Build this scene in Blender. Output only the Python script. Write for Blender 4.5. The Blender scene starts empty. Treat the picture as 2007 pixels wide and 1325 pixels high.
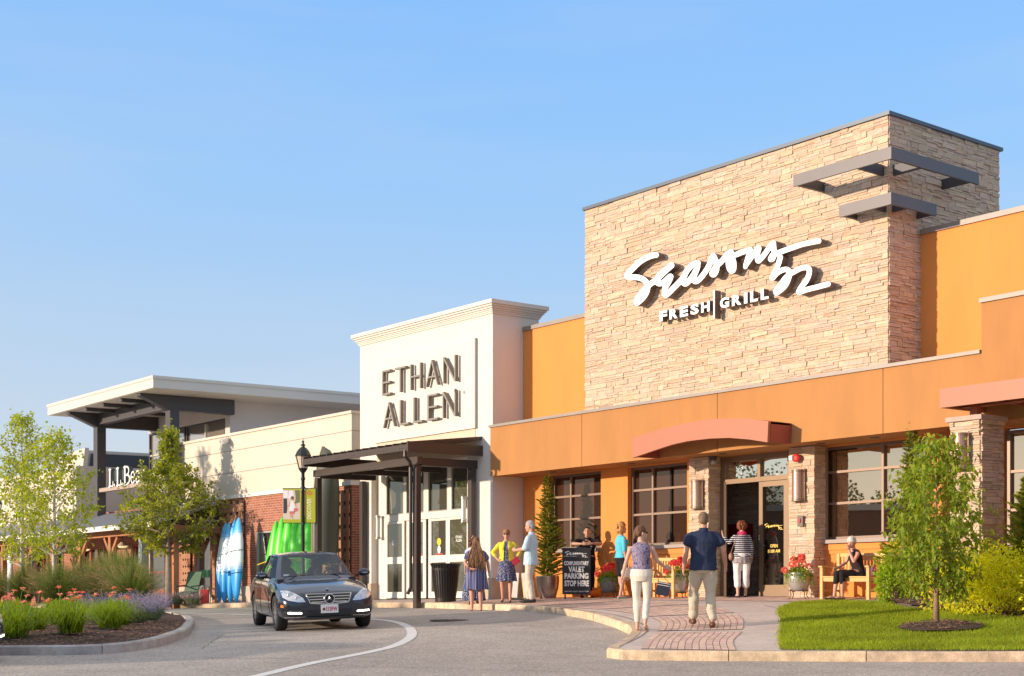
import bpy, bmesh, math, random
import numpy as np
from mathutils import Vector, Matrix, noise, Euler
from mathutils.geometry import delaunay_2d_cdt
R = math.radians
PI = math.pi
scene = bpy.context.scene
C = scene.collection
random.seed(7)

# ------------------------------------------------------------------ camera, sky, sun, exposure
cam_d = bpy.data.cameras.new('camera')
cam_d.sensor_width = 36.0
cam_d.lens = 49.96
cam_d.shift_y = 0.2304
cam_d.clip_start = 0.1
cam_d.clip_end = 3000
cam = bpy.data.objects.new('camera', cam_d)
cam.location = (0, 0, 0)
cam.rotation_euler = (R(90), 0, 0)
C.objects.link(cam)
scene.camera = cam

# the shopping street runs along EA (to the right, towards the camera), its depth along EB, up along EC
EA = np.array([.636, -.772, .0153]); EB = np.array([.772, .636, .008]); EC = np.array([0, 0, 1.])
P0 = np.array([4.74, 30.94, -.49])
def W(a, b, c=0.0):
    return (float(P0[0]+a*EA[0]+b*EB[0]), float(P0[1]+a*EA[1]+b*EB[1]), float(P0[2]+a*EA[2]+b*EB[2]+c))

SUN = (-.37, -1.0, .20)     # towards the sun in street axes
sv = Vector(SUN[0]*EA + SUN[1]*EB + SUN[2]*EC).normalized()
sun_d = bpy.data.lights.new('sun', 'SUN')
sun_d.energy = 3.35
sun_d.angle = R(1.3)
sun_d.color = (1.0, .80, .60)
sun = bpy.data.objects.new('sun', sun_d)
sun.rotation_euler = sv.to_track_quat('Z', 'Y').to_euler()
C.objects.link(sun)
world = bpy.data.worlds.new("World")
scene.world = world
world.use_nodes = True
wn = world.node_tree.nodes; wl = world.node_tree.links
bg = wn['Background']
sky = wn.new('ShaderNodeTexSky')
sky.sky_type = 'NISHITA'
sky.sun_disc = False
sky.sun_elevation = math.asin(sv.z)
sky.sun_rotation = math.atan2(sv.x, sv.y)
sky.air_density = 1.0
sky.dust_density = 0.3
sky.ozone_density = 3.0
# physical sky, pale blue near the horizon; unseen upper dome brightened to fill shadows
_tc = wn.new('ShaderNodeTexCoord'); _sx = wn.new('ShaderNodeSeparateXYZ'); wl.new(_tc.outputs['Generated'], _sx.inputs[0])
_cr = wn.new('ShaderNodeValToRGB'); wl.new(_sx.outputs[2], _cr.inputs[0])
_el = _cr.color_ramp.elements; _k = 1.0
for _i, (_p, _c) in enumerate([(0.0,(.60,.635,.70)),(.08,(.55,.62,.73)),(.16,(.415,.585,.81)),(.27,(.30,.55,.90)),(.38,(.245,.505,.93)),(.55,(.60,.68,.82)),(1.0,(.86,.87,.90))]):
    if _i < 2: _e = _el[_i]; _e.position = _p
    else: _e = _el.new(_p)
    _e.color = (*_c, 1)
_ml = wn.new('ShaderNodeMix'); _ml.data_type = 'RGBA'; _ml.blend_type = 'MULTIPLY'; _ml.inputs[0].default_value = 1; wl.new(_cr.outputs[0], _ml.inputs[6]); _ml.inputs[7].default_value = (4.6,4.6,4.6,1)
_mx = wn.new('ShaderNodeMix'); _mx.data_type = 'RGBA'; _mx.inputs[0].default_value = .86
# thin high haze, a little uneven, and paler towards the sunset side
_nz = wn.new('ShaderNodeTexNoise'); _nz.inputs['Scale'].default_value = 2.2; _nz.inputs['Detail'].default_value = 5
_mp = wn.new('ShaderNodeMapping'); _mp.inputs['Scale'].default_value = (1,1,7); wl.new(_tc.outputs['Generated'], _mp.inputs[0]); wl.new(_mp.outputs[0], _nz.inputs['Vector'])
_nr = wn.new('ShaderNodeMapRange'); _nr.inputs[1].default_value = .42; _nr.inputs[2].default_value = .75; _nr.inputs[3].default_value = 0; _nr.inputs[4].default_value = .22; wl.new(_nz.outputs[0], _nr.inputs[0])
_lx = wn.new('ShaderNodeMapRange'); _lx.inputs[1].default_value = .25; _lx.inputs[2].default_value = -.8; _lx.inputs[3].default_value = 0; _lx.inputs[4].default_value = .42; wl.new(_sx.outputs[0], _lx.inputs[0])
_lz = wn.new('ShaderNodeMapRange'); _lz.inputs[1].default_value = .36; _lz.inputs[2].default_value = .02; _lz.inputs[3].default_value = 0; _lz.inputs[4].default_value = 1; wl.new(_sx.outputs[2], _lz.inputs[0])
_lm = wn.new('ShaderNodeMath'); _lm.operation = 'MULTIPLY_ADD'; wl.new(_lx.outputs[0], _lm.inputs[0]); wl.new(_lz.outputs[0], _lm.inputs[1]); wl.new(_nr.outputs[0], _lm.inputs[2])
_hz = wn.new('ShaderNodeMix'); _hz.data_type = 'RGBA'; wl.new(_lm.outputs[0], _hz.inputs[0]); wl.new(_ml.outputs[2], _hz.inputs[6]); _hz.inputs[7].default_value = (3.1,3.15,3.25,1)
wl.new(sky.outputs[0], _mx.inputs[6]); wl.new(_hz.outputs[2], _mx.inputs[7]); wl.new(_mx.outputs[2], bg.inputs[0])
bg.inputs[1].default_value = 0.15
scene.view_settings.view_transform = 'Standard'
scene.view_settings.look = 'None'
scene.view_settings.exposure = 0.70
scene.view_settings.gamma = 1
scene.view_settings.use_curve_mapping = False
try:
    scene.cycles.max_bounces = 6; scene.cycles.transparent_max_bounces = 10
except Exception: pass

# ------------------------------------------------------------------ terrain (height of the pavement above the street plane)
GP = np.array([(-4.63,-3.35,-.12),(4.74,-7.58,-.45),(5.21,-6.73,-.39),(6.73,-9.42,-.60),(10.37,-5.87,-.68),(8.48,-7.73,-.63),(-1.47,-10.26,-.28),(-.94,-8.86,-.26),(-4.23,-2.86,-.10),(-3.3,-2.89,-.10),(1.13,-15.55,-.45),(-4.64,-10.49,-.38),(.95,-16.21,-.42),
 (-30,-1,-.12),(-20,-1,-.12),(-12,-1,-.03),(-7,-1,-.02),(-3,0,0),(1,0,0),(5,0,0),(10,0,0),(-30,4,-.12),(10,6,0)])
def _tps(p, lam):
    n = len(p); d = np.hypot(p[:,None,0]-p[None,:,0], p[:,None,1]-p[None,:,1])
    K = np.where(d > 0, d*d*np.log(d+1e-9), 0)+lam*np.eye(n)
    Q = np.c_[np.ones(n), p[:, :2]]
    return np.linalg.solve(np.block([[K, Q], [Q.T, np.zeros((3,3))]]), np.r_[p[:,2], 0, 0, 0])
GW = _tps(GP, 60.)
def g(a, b):
    a = max(-45, min(16, a)); b = max(-24, min(8, b))
    d = np.hypot(GP[:,0]-a, GP[:,1]-b)
    return float((GW[:-3]*np.where(d > 0, d*d*np.log(d+1e-9), 0)).sum()+GW[-3]+GW[-2]*a+GW[-1]*b)
def WG(a, b, dz=0.0): return W(a, b, g(a, b)+dz)          # a point on the pavement
ROAD = -.13

# ------------------------------------------------------------------ materials
MATS = {}
def nodes_of(m):
    m.use_nodes = True
    return m.node_tree.nodes, m.node_tree.links, m.node_tree.nodes['Principled BSDF']
def mat(name, col, rough=.6, metal=0.0, var=0.0, vscale=6.0, bump=0.0, bscale=40.0, spec=.5, emit=None, trans=0.0, coat=0.0, attr=False, alpha=1.0, var2=0.0, v2scale=.6, stretch=None):
    if name in MATS: return MATS[name]
    m = bpy.data.materials.new(name); n, l, p = nodes_of(m)
    p.inputs['Roughness'].default_value = rough
    p.inputs['Metallic'].default_value = metal
    p.inputs['Specular IOR Level'].default_value = spec
    p.inputs['Coat Weight'].default_value = coat
    if coat: p.inputs['Coat Roughness'].default_value = .03
    p.inputs['Alpha'].default_value = alpha
    src = None
    tc = n.new('ShaderNodeTexCoord'); co = tc.outputs['Object']
    if stretch:
        mp = n.new('ShaderNodeMapping'); l.new(co, mp.inputs[0]); mp.inputs['Scale'].default_value = stretch; co = mp.outputs[0]
    rgb = n.new('ShaderNodeRGB'); rgb.outputs[0].default_value = (*col, 1); src = rgb.outputs[0]
    if attr:
        at = n.new('ShaderNodeVertexColor'); at.layer_name = 'Col'
        mx = n.new('ShaderNodeMix'); mx.data_type = 'RGBA'; mx.blend_type = 'MULTIPLY'; mx.inputs[0].default_value = 1
        l.new(src, mx.inputs[6]); l.new(at.outputs[0], mx.inputs[7]); src = mx.outputs[2]
    for v, s in ((var, vscale), (var2, v2scale)):
        if v:
            nz = n.new('ShaderNodeTexNoise'); nz.inputs['Scale'].default_value = s; nz.inputs['Detail'].default_value = 6; nz.inputs['Roughness'].default_value = .65
            l.new(co, nz.inputs['Vector'])
            mr = n.new('ShaderNodeMapRange'); mr.inputs[1].default_value = .3; mr.inputs[2].default_value = .7
            mr.inputs[3].default_value = 1-v; mr.inputs[4].default_value = 1+v
            l.new(nz.outputs[0], mr.inputs[0])
            mx = n.new('ShaderNodeMix'); mx.data_type = 'RGBA'; mx.blend_type = 'MULTIPLY'; mx.inputs[0].default_value = 1
            l.new(src, mx.inputs[6]); l.new(mr.outputs[0], mx.inputs[7]); src = mx.outputs[2]
    l.new(src, p.inputs['Base Color'])
    if bump:
        nz = n.new('ShaderNodeTexNoise'); nz.inputs['Scale'].default_value = bscale; nz.inputs['Detail'].default_value = 5
        l.new(co, nz.inputs['Vector'])
        bp = n.new('ShaderNodeBump'); bp.inputs['Strength'].default_value = bump; bp.inputs['Distance'].default_value = .02
        l.new(nz.outputs[0], bp.inputs['Height']); l.new(bp.outputs[0], p.inputs['Normal'])
    if emit:
        p.inputs['Emission Color'].default_value = (*emit[:3], 1); p.inputs['Emission Strength'].default_value = emit[3]
    if trans:
        p.inputs['Transmission Weight'].default_value = trans
    MATS[name] = m
    return m
def leafmat(name, col, tr=.45, attr=True, rough=.5):
    if name in MATS: return MATS[name]
    m = bpy.data.materials.new(name); n, l, p = nodes_of(m)
    rgb = n.new('ShaderNodeRGB'); rgb.outputs[0].default_value = (*col, 1); src = rgb.outputs[0]
    if attr:
        at = n.new('ShaderNodeVertexColor'); at.layer_name = 'Col'
        mx = n.new('ShaderNodeMix'); mx.data_type = 'RGBA'; mx.blend_type = 'MULTIPLY'; mx.inputs[0].default_value = 1
        l.new(src, mx.inputs[6]); l.new(at.outputs[0], mx.inputs[7]); src = mx.outputs[2]
    l.new(src, p.inputs['Base Color']); p.inputs['Roughness'].default_value = rough; p.inputs['Specular IOR Level'].default_value = .25
    t = n.new('ShaderNodeBsdfTranslucent')
    hs = n.new('ShaderNodeHueSaturation'); hs.inputs['Value'].default_value = 1.5; hs.inputs['Hue'].default_value = .49; hs.inputs['Saturation'].default_value = 1.1
    l.new(src, hs.inputs['Color']); l.new(hs.outputs[0], t.inputs[0])
    ms = n.new('ShaderNodeMixShader'); ms.inputs[0].default_value = tr
    l.new(p.outputs[0], ms.inputs[1]); l.new(t.outputs[0], ms.inputs[2])
    l.new(ms.outputs[0], n['Material Output'].inputs['Surface'])
    MATS[name] = m
    return m
def glassmat(name, base, refl=.35, see=0.0, rough=.01, tint=(1,1,1), wave=.0):
    """window glass: a dark or see-through pane with a clear mirror reflection on top"""
    if name in MATS: return MATS[name]
    m = bpy.data.materials.new(name); n, l, p = nodes_of(m)
    p.inputs['Base Color'].default_value = (*base, 1); p.inputs['Roughness'].default_value = .9; p.inputs['Specular IOR Level'].default_value = 0
    gl = n.new('ShaderNodeBsdfGlossy'); gl.inputs['Roughness'].default_value = rough; gl.inputs['Color'].default_value = (*tint, 1)
    if wave:
        tc = n.new('ShaderNodeTexCoord'); nz = n.new('ShaderNodeTexNoise'); nz.inputs['Scale'].default_value = 1.3
        l.new(tc.outputs['Object'], nz.inputs['Vector'])
        bp = n.new('ShaderNodeBump'); bp.inputs['Strength'].default_value = wave; bp.inputs['Distance'].default_value = .02
        l.new(nz.outputs[0], bp.inputs['Height']); l.new(bp.outputs[0], gl.inputs['Normal'])
    under = p.outputs[0]
    if see:
        tr = n.new('ShaderNodeBsdfTransparent'); tr.inputs[0].default_value = (.75,.78,.76,1)
        m1 = n.new('ShaderNodeMixShader'); m1.inputs[0].default_value = see
        l.new(p.outputs[0], m1.inputs[1]); l.new(tr.outputs[0], m1.inputs[2]); under = m1.outputs[0]
    m2 = n.new('ShaderNodeMixShader'); m2.inputs[0].default_value = refl
    l.new(under, m2.inputs[1]); l.new(gl.outputs[0], m2.inputs[2])
    l.new(m2.outputs[0], n['Material Output'].inputs['Surface'])
    MATS[name] = m
    return m

# ------------------------------------------------------------------ mesh builder
IDF = lambda v: (float(v[0]), float(v[1]), float(v[2]))
def WF(v): return W(v[0], v[1], v[2])
class MB:
    """collects shapes; build() links them as ONE mesh object"""
    def __init__(s):
        s.v = []; s.f = []; s.uv = []; s.mi = []; s.col = []; s.sm = []; s.m = 0; s.c = (1,1,1); s.smooth = False
    def face(s, idx, uv=None):
        s.f.append(tuple(idx)); s.uv.append(uv); s.mi.append(s.m); s.col.append(s.c); s.sm.append(s.smooth)
    def add(s, verts, faces, uvs=None):
        o = len(s.v); s.v.extend([tuple(map(float, p)) for p in verts])
        for k, f in enumerate(faces):
            s.face([o+i for i in f], uvs[k] if uvs else None)
        return o
    def box(s, lo, hi, drop=''):
        x0,y0,z0 = lo; x1,y1,z1 = hi
        if x0 > x1: x0,x1 = x1,x0
        if y0 > y1: y0,y1 = y1,y0
        if z0 > z1: z0,z1 = z1,z0
        v = [(x0,y0,z0),(x1,y0,z0),(x1,y1,z0),(x0,y1,z0),(x0,y0,z1),(x1,y0,z1),(x1,y1,z1),(x0,y1,z1)]
        F = {'d':(0,3,2,1),'u':(4,5,6,7),'f':(0,1,5,4),'r':(1,2,6,5),'b':(2,3,7,6),'l':(3,0,4,7)}
        s.add(v, [F[k] for k in F if k not in drop])
    def obox(s, M, sz):
        """box of size sz centred on matrix M"""
        x,y,z = sz[0]/2, sz[1]/2, sz[2]/2
        v = [M @ Vector(p) for p in [(-x,-y,-z),(x,-y,-z),(x,y,-z),(-x,y,-z),(-x,-y,z),(x,-y,z),(x,y,z),(-x,y,z)]]
        s.add(v, [(0,3,2,1),(4,5,6,7),(0,1,5,4),(1,2,6,5),(2,3,7,6),(3,0,4,7)])
    def bar(s, p, q, w, h=None, up=(0,0,1)):
        p = Vector(p); q = Vector(q); d = q-p; L = d.length
        if L < 1e-6: return
        d.normalize(); u = Vector(up)
        if abs(d.dot(u)) > .98: u = Vector((1,0,0))
        r = d.cross(u).normalized(); u2 = r.cross(d)
        M = Matrix((r, d, u2)).transposed().to_4x4(); M.translation = (p+q)/2
        s.obox(M, (w, L, h or w))
    def tube(s, pts, rad, n=8, cap=True, sq=1.0):
        """tube along a path; rad a number or a list"""
        P = [Vector(p) for p in pts]; m = len(P)
        rr = rad if isinstance(rad, (list, tuple)) else [rad]*m
        prev = None; o = len(s.v)
        for i, p in enumerate(P):
            t = (P[min(i+1, m-1)]-P[max(i-1, 0)]).normalized()
            if prev is None:
                u = Vector((0,0,1)) if abs(t.z) < .9 else Vector((1,0,0))
                x = t.cross(u).normalized()
            else:
                x = (prev - t*prev.dot(t)).normalized()
            prev = x; y = t.cross(x)
            for k in range(n):
                an = 2*PI*k/n
                s.v.append(tuple(p + (x*math.cos(an)+y*math.sin(an)*sq)*rr[i]))
        for i in range(m-1):
            for k in range(n):
                a_ = o+i*n+k; b_ = o+i*n+(k+1) % n
                s.face((a_, b_, b_+n, a_+n))
        if cap:
            s.face([o+k for k in range(n)][::-1]); s.face([o+(m-1)*n+k for k in range(n)])
    def lathe(s, prof, n=24, c=(0,0,0), sx=1, sy=1, cap=True):
        o = len(s.v)
        for r, z in prof:
            for k in range(n):
                an = 2*PI*k/n
                s.v.append((c[0]+r*math.cos(an)*sx, c[1]+r*math.sin(an)*sy, c[2]+z))
        m = len(prof)
        for i in range(m-1):
            for k in range(n):
                a_ = o+i*n+k; b_ = o+i*n+(k+1) % n
                s.face((a_, b_, b_+n, a_+n))
        if cap:
            s.face([o+k for k in range(n)][::-1]); s.face([o+(m-1)*n+k for k in range(n)])
    def prism(s, poly, lo, hi, axis=1):
        """extrude a 2-D outline along an axis (0,1,2)"""
        def P(u, v, w):
            return (w,u,v) if axis == 0 else ((u,w,v) if axis == 1 else (u,v,w))
        n = len(poly); v = [P(x, y, lo) for x, y in poly]+[P(x, y, hi) for x, y in poly]
        s.add(v, [tuple(range(n))[::-1], tuple(range(n, 2*n))]+[(i, (i+1) % n, n+(i+1) % n, n+i) for i in range(n)])
    def sphere(s, c, r, n=12, m=8):
        rx, ry, rz = r if isinstance(r, (tuple, list)) else (r, r, r)
        prof = []
        o = len(s.v)
        for i in range(m+1):
            th = PI*i/m
            for k in range(n):
                an = 2*PI*k/n
                s.v.append((c[0]+rx*math.sin(th)*math.cos(an), c[1]+ry*math.sin(th)*math.sin(an), c[2]-rz*math.cos(th)))
        for i in range(m):
            for k in range(n):
                a_ = o+i*n+k; b_ = o+i*n+(k+1) % n
                s.face((a_, b_, b_+n, a_+n))
    def merge(s, me, M=None, mi=None):
        """take over a Blender mesh"""
        o = len(s.v)
        for v in me.vertices: s.v.append(tuple(M @ v.co) if M else tuple(v.co))
        for p in me.polygons:
            s.f.append(tuple(o+i for i in p.vertices)); s.uv.append(None); s.mi.append(s.m if mi is None else mi); s.col.append(s.c); s.sm.append(s.smooth)
    def build(s, name, mats, parent=None, frame=None, origin=None, recalc=True, uv=True):
        if not isinstance(mats, (list, tuple)): mats = [mats]
        loc = np.array(s.v, dtype=float).reshape(-1, 3)
        fr = frame
        if fr is WF:
            w = P0[None]+loc[:, :1]*EA+loc[:, 1:2]*EB+loc[:, 2:3]*EC
        elif fr: w = np.array([fr(v) for v in loc])
        else: w = loc
        org = np.zeros(3)
        if origin is not None: org = np.array(origin, float)
        elif fr is WF and parent is not None:
            org = np.array(root_of(parent).location)
        me = bpy.data.meshes.new(name)
        me.from_pydata([tuple(p) for p in (w-org)], [], s.f)
        for m_ in mats: me.materials.append(m_)
        me.polygons.foreach_set('material_index', s.mi)
        me.polygons.foreach_set('use_smooth', s.sm)
        if uv:
            ul = me.uv_layers.new(name='UV'); data = []
            for k, f in enumerate(s.f):
                if s.uv[k]:
                    data.extend(s.uv[k]); continue
                P = loc[list(f[:3])]
                nn = np.abs(np.cross(P[1]-P[0], P[2]-P[0]))
                ax = int(nn.argmax())
                for i in f:
                    p = loc[i]
                    data.append((p[1], p[2]) if ax == 0 else ((p[0], p[2]) if ax == 1 else (p[0], p[1])))
            ul.data.foreach_set('uv', np.array(data, dtype=np.float32).ravel())
        if any(c != (1,1,1) for c in s.col):
            ca = me.color_attributes.new('Col', 'FLOAT_COLOR', 'CORNER'); arr = []
            for k, f in enumerate(s.f): arr.extend([(*s.col[k], 1)]*len(f))
            ca.data.foreach_set('color', np.array(arr, dtype=np.float32).ravel())
        elif any('Col' in [getattr(nd, 'layer_name', '') for nd in m_.node_tree.nodes] for m_ in mats if m_ and m_.use_nodes):
            ca = me.color_attributes.new('Col', 'FLOAT_COLOR', 'CORNER')
            ca.data.foreach_set('color', np.ones(len(me.loops)*4, dtype=np.float32))
        if recalc:
            bm = bmesh.new(); bm.from_mesh(me); bmesh.ops.recalc_face_normals(bm, faces=bm.faces); bm.to_mesh(me); bm.free()
        me.update()
        o = bpy.data.objects.new(name, me); C.objects.link(o)
        if origin is not None: o.location = origin
        if parent is not None: o.parent = parent
        return o
    def each(s, name, mats, parent=None, frame=None, **kw):
        """one object for every unconnected piece"""
        par = list(range(len(s.v)))
        def find(i):
            while par[i] != i: par[i] = par[par[i]]; i = par[i]
            return i
        for f in s.f:
            for i in f[1:]: par[find(i)] = find(f[0])
        grp = {}
        for k, f in enumerate(s.f): grp.setdefault(find(f[0]), []).append(k)
        out = []
        for ks in grp.values():
            q = MB(); mp = {}
            for k in ks:
                for i in s.f[k]:
                    if i not in mp: mp[i] = len(q.v); q.v.append(s.v[i])
                q.f.append(tuple(mp[i] for i in s.f[k])); q.uv.append(s.uv[k]); q.mi.append(s.mi[k]); q.col.append(s.col[k]); q.sm.append(s.sm[k])
            out.append(q.build(name, mats, parent, frame, **kw))
        return out
def root_of(o):
    while o.parent is not None: o = o.parent
    return o
def tag(o, label=None, cat=None, group=None, kind=None):
    if label: o['label'] = label
    if cat: o['category'] = cat
    if group: o['group'] = group
    if kind: o['kind'] = kind
    return o
def thing(name, label, cat, loc=(0,0,0), rz=0.0, group=None):
    o = bpy.data.objects.new(name, None); C.objects.link(o); o.empty_display_size = .2
    o.location = loc; o.rotation_euler = (0, 0, rz)
    return tag(o, label, cat, group)
def copy_tree(o, parent=None):
    c = o.copy(); C.objects.link(c)
    if parent is not None: c.parent = parent
    for ch in [x for x in bpy.data.objects if x.parent == o]: copy_tree(ch, c)
    return c
def yaw_of(a, b):
    """world heading (rotation about Z taking local +Y onto street direction (a,b))"""
    v = a*EA+b*EB
    return math.atan2(-v[0], v[1])
def font_mesh(txt, depth=.02, offset=0.0):
    cu = bpy.data.curves.new('t', 'FONT'); cu.body = txt; cu.extrude = depth/2; cu.offset = offset; cu.size = 1
    cu.resolution_u = 3
    ob = bpy.data.objects.new('t', cu); C.objects.link(ob)
    dg = bpy.context.evaluated_depsgraph_get(); me = bpy.data.meshes.new_from_object(ob.evaluated_get(dg))
    bpy.data.objects.remove(ob); bpy.data.curves.remove(cu)
    return me
def fit_text(mb, txt, x0, x1, z0, z1, y, depth=.02, offset=0.0, skew=0.0):
    """text standing in the x-z plane, front face at y, filling the given rectangle"""
    me = font_mesh(txt, 1.0, offset)
    co = np.array([v.co[:] for v in me.vertices]); lo = co.min(0); hi = co.max(0)
    out = [(x0+(p[0]-lo[0])/(hi[0]-lo[0])*(x1-x0)+skew*(p[1]-lo[1]), y+(0 if p[2] > 0 else depth), z0+(p[1]-lo[1])/(hi[1]-lo[1])*(z1-z0)) for p in co]
    o = len(mb.v); mb.v.extend(out)
    for p in me.polygons: mb.face([o+i for i in p.vertices])
    bpy.data.meshes.remove(me)
def stroke_mesh(mb, strokes, rad, x0, y0, x1, y1, step, mapf, depthf):
    """brush lettering: the union of thick strokes, cut out of a fine grid and given thickness"""
    nx = int((x1-x0)/step)+1; ny = int((y1-y0)/step)+1
    gx = x0+np.arange(nx)*step; gy = y0+np.arange(ny)*step
    X, Y = np.meshgrid(gx, gy); D = np.full(X.shape, 1e9)
    for s_ in strokes:
        pts = s_[0]; r_ = s_[1] if len(s_) > 1 else rad
        P = [Vector((p[0], p[1], 0)) for p in pts]
        # Catmull-Rom
        Q = []
        for i in range(len(P)-1):
            p0 = P[max(i-1,0)]; p1 = P[i]; p2 = P[i+1]; p3 = P[min(i+2, len(P)-1)]
            for k in range(6 if len(P) > 2 else 1):
                t = k/6
                Q.append(.5*((2*p1)+(p2-p0)*t+(2*p0-5*p1+4*p2-p3)*t*t+(3*p1-p0-3*p2+p3)*t**3))
        Q.append(P[-1])
        for i in range(len(Q)-1):
            ax, ay = Q[i].x, Q[i].y; dx, dy = Q[i+1].x-ax, Q[i+1].y-ay; L = dx*dx+dy*dy+1e-9
            t = np.clip(((X-ax)*dx+(Y-ay)*dy)/L, 0, 1)
            D = np.minimum(D, np.hypot(X-ax-t*dx, Y-ay-t*dy)-r_)
    vid = {}
    def vert(x, y, back):
        k = (round(x, 3), round(y, 3), back)
        if k not in vid:
            vid[k] = len(mb.v); mb.v.append(depthf(mapf(x, y), back))
        return vid[k]
    for j in range(ny-1):
        for i in range(nx-1):
            c = [(gx[i], gy[j], D[j,i]), (gx[i+1], gy[j], D[j,i+1]), (gx[i+1], gy[j+1], D[j+1,i+1]), (gx[i], gy[j+1], D[j+1,i])]
            if min(q[2] for q in c) >= 0: continue
            poly = []; cut = []
            for q in range(4):
                A_, B_ = c[q], c[(q+1) % 4]
                if A_[2] < 0: poly.append((A_[0], A_[1]))
                if (A_[2] < 0) != (B_[2] < 0):
                    t = A_[2]/(A_[2]-B_[2]); e = (A_[0]+(B_[0]-A_[0])*t, A_[1]+(B_[1]-A_[1])*t); poly.append(e); cut.append(e)
            if len(poly) < 3: continue
            pol = []
            for e in poly:
                k = vert(*e, False)
                if k not in pol: pol.append(k)
            if len(pol) >= 3:
                mb.m = 0; mb.face(pol)
            if len(cut) == 2:
                a_, b_ = vert(*cut[0], False), vert(*cut[1], False)
                if a_ != b_:
                    mb.m = 1; mb.face((a_, b_, vert(*cut[1], True), vert(*cut[0], True)))
    mb.m = 0
# ------------------------------------------------------------------ the setting: road, pavement, kerbs, lawn, beds
def asphalt():
    m = bpy.data.materials.new('asphalt'); n, l, p = nodes_of(m)
    tc = n.new('ShaderNodeTexCoord'); co = tc.outputs['Object']
    def nz(s, d=4, r=.6):
        k = n.new('ShaderNodeTexNoise'); k.inputs['Scale'].default_value = s; k.inputs['Detail'].default_value = d; k.inputs['Roughness'].default_value = r
        l.new(co, k.inputs['Vector']); return k.outputs[0]
    def mr(src, a, b, c, d):
        k = n.new('ShaderNodeMapRange'); k.inputs[1].default_value = a; k.inputs[2].default_value = b; k.inputs[3].default_value = c; k.inputs[4].default_value = d
        l.new(src, k.inputs[0]); return k.outputs[0]
    def mul(x, y):
        k = n.new('ShaderNodeMath'); k.operation = 'MULTIPLY'; l.new(x, k.inputs[0]); l.new(y, k.inputs[1]); return k.outputs[0]
    v = n.new('ShaderNodeTexVoronoi'); v.inputs['Scale'].default_value = 55; l.new(co, v.inputs['Vector'])
    sp = mr(v.outputs['Color'], 0, 1, .62, 1.38)
    a = mul(mul(mr(nz(.22, 5), .3, .7, .78, 1.18), mr(nz(1.6, 6, .7), .3, .7, .88, 1.12)), mul(mr(nz(26, 4), .3, .7, .72, 1.28), sp))
    mx = n.new('ShaderNodeMix'); mx.data_type = 'RGBA'; mx.blend_type = 'MULTIPLY'; mx.inputs[0].default_value = 1
    mx.inputs[6].default_value = (.42,.36,.305, 1); l.new(a, mx.inputs[7]); l.new(mx.outputs[2], p.inputs['Base Color'])
    p.inputs['Roughness'].default_value = .9
    b = n.new('ShaderNodeBump'); b.inputs['Strength'].default_value = .5; b.inputs['Distance'].default_value = .012
    l.new(nz(60, 4), b.inputs['Height']); l.new(b.outputs[0], p.inputs['Normal'])
    return m
M_asphalt = asphalt()
M_conc = mat('pavement concrete', (.60,.485,.415), .85, var=.16, vscale=1.7, var2=.12, v2scale=14, bump=.25, bscale=60)
M_conc2 = mat('pavement flag grey', (.36,.335,.315), .85, var=.15, vscale=2.2, var2=.10, v2scale=20, bump=.25, bscale=60)
M_paver = mat('clay paver', (.52,.32,.25), .85, var=.18, vscale=5, var2=.10, v2scale=24, bump=.2, bscale=60)
M_joint = mat('dark joint', (.20,.155,.125), .95)
M_granite = mat('granite kerb', (.50,.42,.34), .85, var=.22, vscale=7, var2=.22, v2scale=2.4, bump=.5, bscale=45)
M_mulch = mat('mulch', (.085,.048,.032), .95, var=.45, vscale=34, var2=.3, v2scale=9, bump=1.0, bscale=60)
M_soil = mat('lawn soil', (.09,.14,.025), .95, var=.4, vscale=40)
M_paint = mat('road paint', (.72,.70,.66), .8, var=.10, vscale=12, var2=.10, v2scale=60)

def grid_ground():
    mb = MB()
    A = [-1500,-700,-300,-150,-80,-60]+list(np.arange(-48, 20, 1.0))+[20,30,60,120,300,700,1500]
    B = [-1500,-700,-300,-120,-60,-35]+list(np.arange(-26, 10, 1.0))+[10,20,50,150,400,900,1500]
    for b in B:
        for a in A: mb.v.append((a, b, g(a, b)+ROAD))
    n = len(A)
    for j in range(len(B)-1):
        for i in range(n-1): mb.face((j*n+i, j*n+i+1, (j+1)*n+i+1, (j+1)*n+i))
    mb.smooth = True
    for k in range(len(mb.sm)): mb.sm[k] = True
    o = mb.build('road', M_asphalt, frame=WF, origin=W(0,-8,0))
    return tag(o, kind='structure')
grid_ground()

def inside(p, poly):
    x, y = p; r = False; n = len(poly)
    for i in range(n):
        x1,y1 = poly[i]; x2,y2 = poly[(i+1) % n]
        if (y1 > y) != (y2 > y) and x < (x2-x1)*(y-y1)/(y2-y1)+x1: r = not r
    return r
def smooth_line(P, k=5):
    out = []
    P = [Vector((*p, 0)) for p in P]
    for i in range(len(P)-1):
        p0 = P[max(i-1,0)]; p1 = P[i]; p2 = P[i+1]; p3 = P[min(i+2, len(P)-1)]
        for q in range(k):
            t = q/k; v = .5*((2*p1)+(p2-p0)*t+(2*p0-5*p1+4*p2-p3)*t*t+(3*p1-p0-3*p2+p3)*t**3)
            out.append((v.x, v.y))
    out.append((P[-1].x, P[-1].y))
    return out
def offset_line(P, d):
    out = []
    for i in range(len(P)):
        a = Vector(P[max(i-1, 0)]); b = Vector(P[min(i+1, len(P)-1)]); t = (b-a).normalized()
        out.append((P[i][0]-t.y*d, P[i][1]+t.x*d))
    return out
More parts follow.
